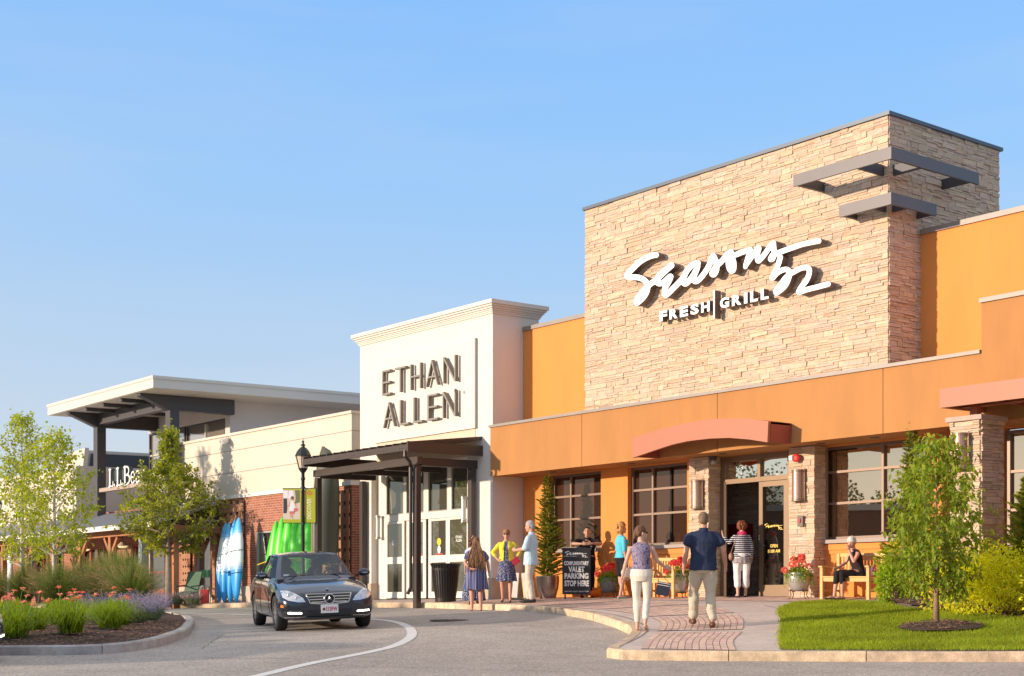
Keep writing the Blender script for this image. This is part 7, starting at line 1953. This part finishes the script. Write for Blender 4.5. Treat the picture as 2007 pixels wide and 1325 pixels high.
        for i, (off, L) in enumerate(((.029,.070),(.010,.080),(-.010,.074),(-.028,.058))):
            b = p1+fw*off*k-d*.01*k; a1 = (d+inn*curl*.5+fw*off*2).normalized(); a2 = (d*.8+inn*curl*1.3).normalized(); a3 = (d*.45+inn*curl*1.9).normalized()
            p2 = b+a1*L*.45*k; p3 = p2+a2*L*.33*k; p4 = p3+a3*L*.25*k
            limb(mb, [(b,.0105*k),(p2,.0100*k),(p3,.0092*k),(p4,.0080*k)], 8)
        tb = wr+d*.028*k+fw*.026*k; t2 = tb+(d*.6+fw*.75+inn*.3).normalized()*.038*k; t3 = t2+(d*.9+fw*.25+inn*.4).normalized()*.032*k
        limb(mb, [(tb,.014*k),(t2,.0115*k),(t3,.009*k)], 8)
    # ---- clothes
    def top(s, m, hem=(-.06,.19,.135), g_=.014, sleeve=.45, name='shirt', loose=.016, amp=.006, sl_end=None, seed=1, voxel=.010, collar=None, fat=None):
        k, P = s.k, s.P; mb = MB(); s.torso(mb, g_, hem=hem, fat=fat)
        for q in 'RL':
            sh, el, wr = P['sh'+q], P['el'+q], P['wr'+q]; r0 = (.060 if not s.fem else .050)*(.5+.5*s.fat)
            if sleeve <= 0: continue
            if sleeve <= 1: s0 = sh+(P['nec']-sh)*.22-(sh-el).normalized()*.035*k; limb(mb, [(s0, (r0*.66+g_*.5)*k), (sh.lerp(el, .22), (r0*.84+g_*.6)*k), (sh.lerp(el, sleeve), (r0*.80+loose)*k)])
            else:
                e2 = el.lerp(wr, sleeve-1); s0 = sh+(P['nec']-sh)*.12-(sh-el).normalized()*.02*k; limb(mb, [(s0, (r0*.78+g_*.5)*k), (sh.lerp(el, .5), (r0*.9+g_*.5)*k), (el, (r0*.80+g_*.4)*k), (e2, (r0*.60+loose*.8)*k)])
        o = remesh(mb, name, voxel*k, 2, m, s.t, folds(amp*k, 8, 4, seed))
        # open the neckline: the cloth ends below the neck
        return o
    def collar(s, m, r_=.068, h=.03, name='collar'):
        k, P = s.k, s.P; mb = MB(); c_ = P['nec']+Vector((0,0,-.005*k)); 
        mb.lathe([(r_*1.12*k,-.02*k),(r_*k,.0),(r_*.93*k,h*k),(r_*.88*k,h*k),(r_*.92*k,.0)], 20, (c_.x, c_.y, c_.z), 1, .95, cap=False); shade(mb); mb.build(name, m, s.t, recalc=False)
    def trousers(s, m, end=1.0, loose=.022, name='trousers', top_=.06, amp=.007, flare=0.0, seed=3, thigh=.0):
        k, P = s.k, s.P; mb = MB(); X, X2 = s.axes(); up = (P['nec']-P['pel']).normalized(); Y1 = up.cross(X).normalized(); f = s.fat; w = (.168,.118) if not s.fem else (.178,.124)
        loft(mb, [(P['pel']-up*.14*k, w[0]*.78*f*k, (w[1]*.85*f)*k, X, Y1),(P['pel']-up*.05*k, (w[0]*f+.012)*k, (w[1]*f+.014)*k, X, Y1),(P['pel']+up*top_*k, (w[0]*.93*f+.008)*k, (w[1]*.92*f+.008)*k, X, Y1)], 18)
        for q in 'RL':
            hi, kn, an = P['hi'+q], P['kn'+q], P['an'+q]; fin = kn.lerp(an, max(0, end-.5)*2) if end > .5 else hi.lerp(kn, end*2)
            fp = (.45+.55*s.fat)
            if end > .5: limb(mb, [(hi+Vector((0,0,-.02*k)), (.088*fp+loose*.5+thigh)*k), (hi.lerp(kn, .5), (.078*fp+loose*.7+thigh)*k), (kn, (.057+loose*.8)*k)]+([(kn.lerp(an, .32)+Vector((0,-.010*k,0)), (.058+loose*.7)*k)] if end > .68 else [])+[(fin, (.046+loose*.8+flare)*k)], 12)
            else: limb(mb, [(hi, (.088*fp+loose*.6)*k), (fin, (.075*fp+loose)*k)], 12)
        return remesh(mb, name, .0095*k, 2, m, s.t, folds(amp*k, 7, 6, seed))
    def skirt(s, m, z_top, z_bot, r_top, r_bot, name='skirt', waves=9, wamp=.012, lean=(0,0), seed=0, ry=.8):
        """hanging cloth tube with soft pleats"""
        k = s.k; mb = MB(); n = 72; K = 14; c0 = s.P['pel']; 
        for i in range(K+1):
            u = i/K; z = z_top+(z_bot-z_top)*u; rr = r_top+(r_bot-r_top)*u**.8
            for j in range(n):
                an = 2*PI*j/n; w = wamp*u*(math.sin(waves*an+seed)+.5*math.sin(waves*2.3*an+2*u+seed))
                mb.v.append(((c0.x/k+(rr+w)*math.cos(an)+lean[0]*u)*k, (c0.y/k+(rr*ry+w)*math.sin(an)+lean[1]*u)*k, (z+.008*math.sin(5*an+seed)*u)*k))
        for i in range(K):
            for j in range(n): mb.face((i*n+j, i*n+(j+1) % n, (i+1)*n+(j+1) % n, (i+1)*n+j))
        shade(mb); return mb.build(name, m, s.t, recalc=False)
    def shoes(s, m, name='shoe', r_=.034, sole=None, heel=0.0, flat=False):
        for q in 'RL':
            if not hasattr(s, 'toe'+q): continue
            k = s.k; toe, heel_ = getattr(s, 'toe'+q), getattr(s, 'heel'+q); mb = MB(); mid = heel_.lerp(toe, .5)
            if flat: limb(mb, [(heel_+Vector((0,0,-.012*k)), r_*.95*k), (mid+Vector((0,0,-.014*k)), r_*.92*k), (toe+Vector((0,.01*k,-.002*k)), r_*.85*k)], 12)
            else: limb(mb, [(heel_+Vector((0,0,.006*k)), r_*1.1*k), (mid+Vector((0,0,.004*k)), r_*1.15*k), (toe+Vector((0,.012*k,.004*k)), r_*.95*k)], 12)
            o = remesh(mb, name, .008*k, 1, m, s.t)
            if heel:
                h_ = MB(); hp = heel_+Vector((0,-.01*k,0)); h_.bar(tuple(hp), tuple(hp+Vector((0,0,-heel*k))), .022*k, .022*k); h_.build('heel', m, o)
    def cap_hair(s, m, parts, disp=.006, freq=26, voxel=.008, name='hair'):
        """parts: head-space ellipsoids (centre, radii)"""
        h = s.HM; mb = MB()
        for c_, r_ in parts:
            tmp = MB(); tmp.sphere((0,0,0), r_, 18, 12); mb.add([tuple(h @ (Vector(c_)+Vector(v))) for v in tmp.v], tmp.f)
        return remesh(mb, name, voxel*s.k, 1, m, s.t, lambda p: disp*noise.noise(p*freq)+disp*.6*noise.noise(p*freq*2.3))
    def curls(s, m, region, n, r_=(.018,.034), seed=0, name='hair'):
        """curly hair: a mass of small curls; region gives head-space points"""
        rnd = random.Random(seed); h = s.HM; mb = MB()
        for i in range(n):
            p = region(rnd)
            if p is None: continue
            c_ = h @ Vector(p); q = rnd.uniform(*r_)*s.k; tmp = MB(); tmp.sphere((0,0,0), (q,q,q*1.15), 8, 6); mb.add([tuple(c_+Vector(v)) for v in tmp.v], tmp.f)
        return remesh(mb, name, .0085*s.k, 0, m, s.t, lambda p: .007*noise.noise(p*38))
def hairm(name, c): return mat('hair '+name, c, .55, var=.35, vscale=50, spec=.3)
def stripes(name, A, B, axis, period, duty=.5, rough=.8, C_=None):
    m = bpy.data.materials.new(name); n, l, p = nodes_of(m); tc = n.new('ShaderNodeTexCoord'); sx = n.new('ShaderNodeSeparateXYZ'); l.new(tc.outputs['Object'], sx.inputs[0])
    a_ = n.new('ShaderNodeMath'); a_.operation = 'DIVIDE'; l.new(sx.outputs[axis], a_.inputs[0]); a_.inputs[1].default_value = period
    f = n.new('ShaderNodeMath'); f.operation = 'FRACT'; l.new(a_.outputs[0], f.inputs[0])
    cr = n.new('ShaderNodeValToRGB'); cr.color_ramp.interpolation = 'CONSTANT'; e = cr.color_ramp.elements; e[0].color = (*A, 1); e[1].position = duty; e[1].color = (*B, 1)
    if C_:
        for pos, c in C_: x = e.new(pos); x.color = (*c, 1)
    l.new(f.outputs[0], cr.inputs[0]); l.new(cr.outputs[0], p.inputs['Base Color']); p.inputs['Roughness'].default_value = rough; return m
def blotch(name, cols, scale, rough=.8, kind='noise'):
    m = bpy.data.materials.new(name); n, l, p = nodes_of(m); tc = n.new('ShaderNodeTexCoord')
    if kind == 'dots': t = n.new('ShaderNodeTexVoronoi'); t.inputs['Scale'].default_value = scale; src = t.outputs['Distance']
    else: t = n.new('ShaderNodeTexNoise'); t.inputs['Scale'].default_value = scale; t.inputs['Detail'].default_value = 3; src = t.outputs[0]
    l.new(tc.outputs['Object'], t.inputs['Vector']); cr = n.new('ShaderNodeValToRGB'); cr.color_ramp.interpolation = 'LINEAR'; e = cr.color_ramp.elements
    e[0].position, e[0].color = cols[0][0], (*cols[0][1], 1); e[1].position, e[1].color = cols[1][0], (*cols[1][1], 1)
    for pos, c in cols[2:]: x = e.new(pos); x.color = (*c, 1)
    l.new(src, cr.inputs[0]); l.new(cr.outputs[0], p.inputs['Base Color']); p.inputs['Roughness'].default_value = rough; return m
def cloth(name, c, rough=.85): return mat('cloth '+name, c, rough, var=.05, vscale=12, bump=.1, bscale=120, spec=.2)
short = lambda b=.0: [((0,-.018,.045),(.083+b,.098+b,.086+b)),((0,-.055,.0),(.074+b,.062+b,.075+b))]
# 1 man in the navy polo, walking away
p = Person('man in navy polo shirt and khaki trousers walking up the path, seen from behind', WG(5.22,-6.46,.01), 2, 1.84, dict(anL=(-.12,.20,.12), knL=(-.12,.19,.54), anR=(.11,-.12,.085), knR=(.11,.02,.50), elL=(-.27,-.03,1.13), wrL=(-.285,.08,.89), elR=(.295,-.02,1.14), wrR=(.36,.14,.93), shR=(.205,0,1.41), shL=(-.205,0,1.41)), skinm=SK3, fat=1.17, toeL=(-.13,.36,.07), headyaw=-4)
p.top(cloth('navy', (.030,.040,.078)), hem=(-.10,.218,.165), sleeve=.56, name='polo_shirt', loose=.026, amp=.008); p.collar(cloth('navy', (.022,.036,.095)), .072, .035)
p.trousers(cloth('khaki', (.56,.48,.36)), .94, .030, amp=.010); p.shoes(mat('brown leather', (.12,.045,.02), .4), 'shoe', .040)
p.cap_hair(hairm('greying brown', (.17,.11,.07)), short(-.004), .003)
# 2 woman with ponytail
p = Person('woman in blue patterned sleeveless top and cream trousers at the kerb, head turned right', WG(4.86,-7.50,.01), -10, 1.655, dict(anR=(.08,-.20,.14), knR=(.09,.06,.50), anL=(-.07,.06,.085), knL=(-.08,.06,.50), elL=(-.25,.0,1.13), wrL=(-.315,.06,.90), elR=(.26,.05,1.14), wrR=(.37,.22,1.04)), fem=True, headyaw=-62, handR=(.8,.45,-.15), handL=(-.35,.1,-.9), toeR=(.08,-.05,.03), shades=True)
p.top(blotch('batik cloth', [(.38,(.04,.045,.16)),(.47,(.34,.27,.32)),(.56,(.11,.10,.26)),(.66,(.42,.32,.29))], 26), hem=(.0,.170,.125), sleeve=0, name='sleeveless_top', g_=.010)
p.trousers(cloth('cream', (.72,.66,.56)), .90, .006, amp=.005); p.shoes(mat('tan sandal', (.42,.24,.13), .5), 'sandal', .028, flat=True, heel=.03)
p.cap_hair(hairm('brown', (.14,.065,.035)), short(.002)+[((0,-.105,.02),(.036,.035,.045)),((0,-.12,-.05),(.028,.028,.06))], .004)
o = MB(); P_ = p.P; o.tube([P_['shR']+V3(-.07,.09,.0), P_['shR']+V3(-.05,.02,.065), P_['shR']+V3(.0,-.09,-.05), V3(.19,-.10,1.05), V3(.235,-.05,.84)], .007, 6); o.build('bag_strap', mat('tan strap', (.33,.13,.06), .5), p.t)
bag = thing('shoulder_bag','navy shoulder bag with white zip hanging behind the woman in cream trousers','bag',p.t.location,p.t.rotation_euler.z)
o = MB(); M = Matrix.Translation((.34,.02,.66)) @ Matrix.Rotation(R(10), 4, 'Y'); o.obox(M, (.20,.09,.21)); o.build('bag_body', mat('navy canvas', (.012,.014,.035), .7), bag)
o = MB(); o.obox(M @ Matrix.Translation((0,-.047,.055)), (.19,.004,.008)); o.obox(M @ Matrix.Translation((0,-.047,.09)), (.19,.004,.008)); o.each('piping', mat('piping white', (.7,.65,.6), .6), bag)
o = MB(); o.tube([tuple(M @ Vector((-.09,0,.10))), (.25,-.02,.95), tuple(M @ Vector((.09,0,.10)))], .006, 6); o.build('handle', mat('tan strap', (.33,.13,.06), .5), bag)
# 3 woman in turquoise
p = Person('woman with curly ginger hair in turquoise top and dark shorts by the flower pots', WG(-2.40,-.95,.01), -68, 1.70, dict(elR=(.24,-.05,1.12), wrR=(.26,-.02,.90), anR=(.09,-.08,.085), anL=(-.09,.10,.085), elL=(-.22,0,1.12), wrL=(-.24,.1,.92)), fem=True, fat=1.06, headyaw=-8, skinm=SK3)
p.top(cloth('turquoise', (.10,.50,.62)), hem=(-.02,.185,.14), sleeve=1.12, name='turquoise_top', loose=.02, g_=.018)
p.trousers(cloth('black', (.02,.018,.02)), .42, .02, name='shorts'); p.shoes(mat('green sandal', (.10,.36,.28), .5), 'sandal', .030, flat=True, heel=.035)
p.curls(hairm('ginger', (.52,.25,.08)), lambda r: (lambda d: (d.x*.105, d.y*.115-.03, d.z*.125+.01) if not (d.y > .25 and d.z < .42) else None)(rdir(r, .05)), 150, (.022,.036), 5)
bag = thing('handbag','white leather handbag carried by the woman in turquoise','bag',p.t.location,p.t.rotation_euler.z)
o = MB(); o.sphere((.29,.0,.585), (.055,.155,.115), 16, 10); shade(o); o.build('bag_body', mat('white leather', (.72,.66,.60), .5, var=.06), bag)
o = MB(); 
for y in (-.03,.03): o.tube([(.29+y*.5,-.09,.66),(.275+y*.3,-.06,.78),(.27,.0,.83),(.275+y*.3,.06,.78),(.29+y*.5,.09,.66)], .007, 6)
o.tube([(.30,-.12,.64),(.32,-.14,.50),(.33,-.02,.42),(.32,.12,.50),(.30,.12,.64)], .005, 6); o.each('bag_handle', mat('white leather', (.72,.66,.60), .5, var=.06), bag)
# 4 striped woman at the door
p = Person('woman in navy and white striped top and white capri trousers pushing the open door', WG(.72,-.42,.01), 0, 1.60, dict(elL=(-.26,.13,1.24), wrL=(-.40,.16,1.38), anR=(.09,.05,.085), anL=(-.10,-.05,.085), knL=(-.10,.04,.50)), fem=True, fat=1.12, handL=(-.30,.1,.95), curl=.15, headyaw=-6)
p.top(stripes('navy white stripes', (.72,.70,.72), (.015,.015,.045), 2, .042, .30), hem=(-.07,.205,.150), sleeve=1.72, name='striped_top', g_=.016)
p.skirt(cloth('grey chiffon', (.33,.29,.30)), .92, .78, .19, .215, 'chiffon_hem', 13, .010)
p.trousers(cloth('white', (.78,.74,.72)), .78, .030, name='capri_trousers', flare=.012); p.shoes(mat('dark flat shoe', (.03,.025,.03), .5), 'shoe', .033, flat=True)
o = MB(); c_ = p.P['nec']; o.lathe([(.085,-.035),(.095,0),(.085,.035),(.06,.04),(.055,-.02)], 20, (c_.x, c_.y, c_.z), 1, .95); shade(o); o.build('scarf', cloth('hot pink', (.75,.05,.16)), p.t)
p.curls(hairm('auburn', (.22,.065,.03)), lambda r: (lambda d: (d.x*.10, d.y*.11-.02, d.z*.10+.03))(rdir(r, .35)), 130, (.018,.030), 6)
bag = thing('handbag','small tan handbag at the left hip of the woman in stripes','bag',p.t.location,p.t.rotation_euler.z)
o = MB(); o.sphere((-.235,.0,.86), (.05,.085,.085), 14, 10); shade(o); o.build('bag_body', mat('tan leather', (.30,.17,.11), .5), bag)
o = MB(); o.tube([(-.235,.02,.93),(-.17,-.06,1.15),(-.09,-.06,1.36),(-.06,.02,1.36)], .008, 6); o.build('strap', mat('tan leather', (.30,.17,.11), .5), bag)
# 5 seated woman
p = Person('white-haired woman in dark sleeveless clothes seated on the bench, hand at her cheek', WG(3.85,-.62,-.02), 106, 1.60, dict(pel=(0,.0,.56), wai=(0,.0,.70), che=(0,.05,.89), nec=(0,.10,1.06), hed=(0,.145,1.205), shR=(.155,.06,1.01), shL=(-.155,.06,1.01), hiR=(.085,.02,.55), hiL=(-.085,.02,.55), knR=(.09,.44,.56), knL=(-.09,.42,.56), anR=(.08,.50,.10), anL=(-.07,.40,.10), elR=(.22,.16,.78), wrR=(.12,.40,.68), elL=(-.19,.20,.80), wrL=(-.075,.245,1.03)), fem=True, fat=1.10, skinm=SK3, handR=(-.1,.9,-.4), handL=(.2,.0,1), curl=.5, toeR=(.08,.70,.04), toeL=(-.07,.60,.04), nod=-12, headyaw=34)
p.top(cloth('dark brown', (.035,.022,.022)), hem=(-.06,.19,.135), sleeve=0, name='sleeveless_top', g_=.008)
p.trousers(cloth('charcoal', (.022,.018,.02)), .72, .008, name='capri_leggings'); p.shoes(mat('black flat', (.015,.012,.014), .4), 'shoe', .031, flat=True)
p.cap_hair(hairm('white', (.68,.65,.60)), short(.006)+[((0,.02,.075),(.07,.06,.05))], .008, 34)
bag = thing('purse','small purple purse on the bench seat behind the white-haired woman','purse',WG(4.12,-.52,.45),R(20)); o = MB(); o.sphere((0,0,.10), (.09,.05,.11), 12, 8); shade(o); o.build('pouch', mat('purple cloth', (.36,.16,.36), .7), bag); o = MB(); o.bar((-.07,0,.19),(.07,0,.19),.012); o.build('clasp', M_chr, bag)
# 6 valet
p = Person('dark-haired valet in a black polo leaning on the valet board counter', WG(-4.12,-.42,.01), 174, 1.74, dict(pel=(0,-.06,.95), wai=(0,-.04,1.07), che=(0,.03,1.22), nec=(0,.08,1.39), hed=(0,.13,1.535), shR=(.19,.05,1.335), shL=(-.19,.05,1.335), elR=(.33,.16,1.26), wrR=(.12,.32,1.255), elL=(-.33,.16,1.26), wrL=(-.12,.30,1.26)), skinm=SK2, fat=1.05, handR=(-.9,.25,0), handL=(.9,.3,0), curl=.4)
p.top(cloth('black polo', (.016,.015,.019)), hem=(-.08,.20,.14), sleeve=.62, name='polo_shirt', loose=.026); p.collar(cloth('black polo', (.016,.015,.019)), .070, .03)
o = MB(); o.box((-.125,.165,1.20),(-.075,.170,1.225)); o.build('chest_emblem', mat('emblem white', (.7,.7,.7), .6), p.t)
p.trousers(cloth('black', (.02,.018,.02)), .95, .02); p.shoes(mat('black shoe', (.01,.01,.01), .4), 'shoe', .038); p.cap_hair(hairm('black brown', (.035,.018,.012)), short(-.006), .002)
# 7 grey-haired man
p = Person('grey-haired man in pale blue shirt and light trousers facing left', WG(-3.52,-2.68,.01), 72, 1.84, dict(elR=(.27,.06,1.13), wrR=(.17,.31,1.13), elL=(-.26,.05,1.13), wrL=(-.12,.30,1.10), anL=(-.09,-.05,.085), anR=(.10,.08,.085), knR=(.10,.10,.50), hed=(0,.035,1.60)), skinm=SK3, fat=1.05, handR=(-.4,.9,.0), handL=(.4,.9,.1), nod=-10)
p.top(cloth('pale blue', (.50,.66,.74)), hem=(-.16,.215,.160), sleeve=.95, name='shirt', loose=.026, g_=.022, amp=.010); p.collar(cloth('pale blue', (.50,.66,.74)), .072, .03)
p.trousers(cloth('stone', (.60,.54,.45)), .97, .028, amp=.010); p.shoes(mat('black shoe', (.01,.01,.01), .4), 'shoe', .040); p.cap_hair(hairm('silver', (.38,.36,.34)), short(.0), .004)
# 8 woman in yellow
p = Person('woman in yellow cardigan and blue speckled dress, hand on hip, facing the camera', WG(-4.50,-2.60,.01), 176, 1.68, dict(elR=(.33,-.08,1.17), wrR=(.20,.04,1.00), elL=(-.31,-.02,1.17), wrL=(-.24,.20,1.00), anR=(.09,-.04,.11), anL=(-.09,.07,.11)), fem=True, fat=1.02, shades=True, handR=(-.7,.3,-.4), handL=(.1,.8,-.2), skinm=SK3, toeR=(.10,.12,.03), toeL=(-.11,.23,.03))
dm = blotch('speckled blue dress', [(.22,(.50,.46,.47)),(.40,(.05,.06,.15))], 36, kind='dots')
p.top(dm, hem=(-.05,.185,.135), sleeve=0, name='dress_bodice', g_=.010); p.skirt(dm, .98, .50, .165, .245, 'dress_skirt', 14, .012)
def cardigan(P_):
    k = P_.k; mb = MB(); P_.torso(mb, .022, hem=(.03,.185,.135))
    for q in 'RL':
        sh, el, wr = P_.P['sh'+q], P_.P['el'+q], P_.P['wr'+q]; limb(mb, [(sh+(P_.P['nec']-sh)*.12-(sh-el).normalized()*.02*k,.048*k),(sh.lerp(el,.3),.054*k),(el,.048*k),(el.lerp(wr,.45),.042*k)])
    o = remesh(mb, 'cardigan', .0095*k, 2, cloth('lemon yellow', (.80,.66,.06)), P_.t, folds(.007*k, 9, 4, 8)); bm = bmesh.new(); bm.from_mesh(o.data)
    dl = [f for f in bm.faces if f.calc_center_median().y > .02 and abs(f.calc_center_median().x) < .045+.02*(1.3-f.calc_center_median().z)*2 and f.calc_center_median().z < 1.46*k]
    bmesh.ops.delete(bm, geom=dl, context='FACES'); bm.to_mesh(o.data); bm.free()
cardigan(p); p.shoes(mat('black heel', (.015,.012,.012), .35), 'shoe', .029, flat=True, heel=.05)
p.cap_hair(hairm('short blond brown', (.30,.15,.06)), short(.006)+[((.0,.03,.085),(.07,.05,.04))], .006)
card = thing('red_card','red folder held by the woman in yellow','folder',p.t.location,p.t.rotation_euler.z); o = MB(); M = Matrix.Translation(p.P['wrL']+V3(.0,.13,-.03)) @ Matrix.Rotation(R(38), 4, 'Y') @ Matrix.Rotation(R(10), 4, 'Z'); o.obox(M, (.17,.006,.15)); o.build('cover', mat('card red', (.62,.02,.05), .5), card); o = MB(); o.obox(M @ Matrix.Translation((.0,.004,0)), (.15,.004,.13)); o.build('inner_page', mat('card red deep', (.50,.02,.05), .5), card)
# 9 woman with long hair
p = Person('woman with very long brown locks in a blue striped dress, back to camera', WG(-4.27,-3.66,ROAD+.005), 4, 1.65, dict(elL=(-.27,-.08,1.12), wrL=(-.13,-.18,.98), elR=(.27,-.03,1.12), wrR=(.30,.03,.88)), fem=True, fat=1.32, handL=(.85,-.2,-.2), skinm=SK3)
sm = stripes('blue purple stripes', (.05,.065,.17), (.30,.29,.42), 0, .13, .30, C_=[(.42,(.055,.07,.18)),(.68,(.28,.19,.29)),(.82,(.065,.085,.21))])
p.top(sm, hem=(-.05,.215,.165), sleeve=.60, name='dress_top', g_=.024, loose=.03, amp=.01); p.skirt(sm, 1.02, .50, .205, .285, 'dress_skirt', 7, .016)
p.shoes(mat('dark flip flop', (.06,.02,.02), .6), 'sandal', .022, flat=True)
def locks(P_, m, n=150, L=.60, seed=0, spread=.15):
    r = random.Random(seed); h = P_.HM; mb = MB()
    for i in range(n):
        an = r.uniform(PI*.95, PI*2.05); d = Vector((math.cos(an)*.078, math.sin(an)*.09-.015, r.uniform(-.02,.06))); s0 = h @ (d*.95); x = d.x
        ln = L*r.uniform(.65,1.05); P0_ = [h @ Vector((x*.6,-.03,.115)), s0]; sx = x/.078*spread*r.uniform(.5,1.1)
        for q in range(1, 6):
            u = q/5; P0_.append(V3(P_.P['hed'].x+sx*(u**.6)*P_.k, P_.P['nec'].y+(-.155-.02*r.random()-.015*math.sin(7*u+i))*P_.k, s0.z-ln*u))
        rr = r.uniform(.006,.011); mb.tube(P0_, [rr, rr*1.3, rr*1.2, rr, rr*.9, rr*.7, rr*.3], 6)
    shade(mb); mb.build('long_locks', m, P_.t, recalc=False)
p.cap_hair(hairm('long brown', (.17,.085,.045)), short(.004), .004); locks(p, hairm('long brown lighter', (.27,.14,.07)), 200, .66, 4, .22)
# 10 curly haired woman beyond her
p = Person('woman with brown curls in a long patterned skirt, beyond the long-haired woman', WG(-5.15,-3.05,-.02), -25, 1.60, dict(elL=(-.24,.02,1.12), wrL=(-.25,.03,.86)), fem=True, skinm=SK3, headyaw=-25)
pm = blotch('dotted navy skirt', [(.22,(.60,.60,.62)),(.38,(.03,.04,.11))], 34, kind='dots')
p.top(cloth('powder blue', (.50,.55,.66)), hem=(.0,.175,.13), sleeve=.35, name='blouse', g_=.012); p.skirt(pm, 1.04, .10, .17, .30, 'long_skirt', 8, .018); p.shoes(mat('brown sandal', (.22,.10,.05), .6), 'sandal', .026, flat=True)
p.curls(hairm('dark brown curls', (.10,.045,.03)), lambda r: (lambda d: (d.x*.095, d.y*.10-.03, d.z*.15-.03) if not (d.y > .3 and d.z < .55) else None)(rdir(r, 0)), 150, (.018,.030), 9)
# 11 driver
M_ = car.matrix_world if False else None
bpy.context.view_layer.update()
dp = car.matrix_world @ Vector((-.37,-.12,.0))
p = Person('blond woman with sunglasses driving the dark saloon car', dp, math.degrees(car.rotation_euler.z), 1.66, dict(pel=(0,.0,.48), wai=(0,-.03,.62), che=(0,-.06,.81), nec=(0,-.05,.99), hed=(0,-.01,1.135), shR=(.16,-.04,.94), shL=(-.16,-.04,.94), hiR=(.09,.02,.47), hiL=(-.09,.02,.47), knR=(.11,.42,.56), knL=(-.11,.42,.56), anR=(.11,.72,.30), anL=(-.11,.72,.30), elR=(.22,.12,.78), wrR=(.13,.38,.90), elL=(-.22,.12,.78), wrL=(-.13,.38,.90)), fem=True, shades=True, handR=(-.2,.5,.6), handL=(.2,.5,.6), curl=.8)
p.top(cloth('dusty rose', (.45,.30,.26)), hem=(-.04,.18,.13), sleeve=1.6, name='blouse'); p.trousers(cloth('charcoal', (.022,.018,.02)), .9, .01)
p.cap_hair(hairm('blond', (.62,.42,.20)), short(.006)+[((.062,-.01,-.07),(.03,.05,.10)),((-.062,-.01,-.07),(.03,.05,.10)),((0,-.06,-.06),(.075,.04,.10))], .006)
# ================================================================== what stands across the car park (seen only mirrored in the glass)
AS = thing('opposite_shops','long brown brick shop block across the car park','shop',(-92,18,0))
M_ob = mat('brown wall', (.085,.042,.028), .9, var=.1)
mb = MB(); mb.box((-8,-17,-4),(4,22,5.4)); mb.build('wall', M_ob, AS)
mb = MB(); mb.box((-8.2,-17.2,5.4),(4.3,22.2,5.9)); mb.build('parapet', mat('grey parapet', (.35,.34,.33), .8), AS)
for y in range(-14, 20, 5):
    mb = MB(); mb.box((4.01,y,-2.5),(4.06,y+3.2,1.0)); mb.build('shop_window', glassmat('far shop window', (.12,.11,.10), .3), AS)
i = 0
for (x, y, h, rr) in ((-112,2,10.5,4.5),(-116,12,12,5),(-112,22,10,4.5),(-115,33,12.5,5),(-104,-9,8.2,4),(-108,-17,7.6,4.2),(-103,-3,7.0,3.4),(-98,-26,7.4,4)):
    shrub('distant_tree', 'broad leafy tree across the car park, number '+['one','two','three','four','five','six','seven','eight'][i]+' in its row', (x, y, -3), rr, rr, h+1, 5200, .42, .36, leafmat('far leaf', (.07,.095,.03), .2), gcol, 200+i, 'trees across the car park', 'crown', 'tree', 12); i += 1
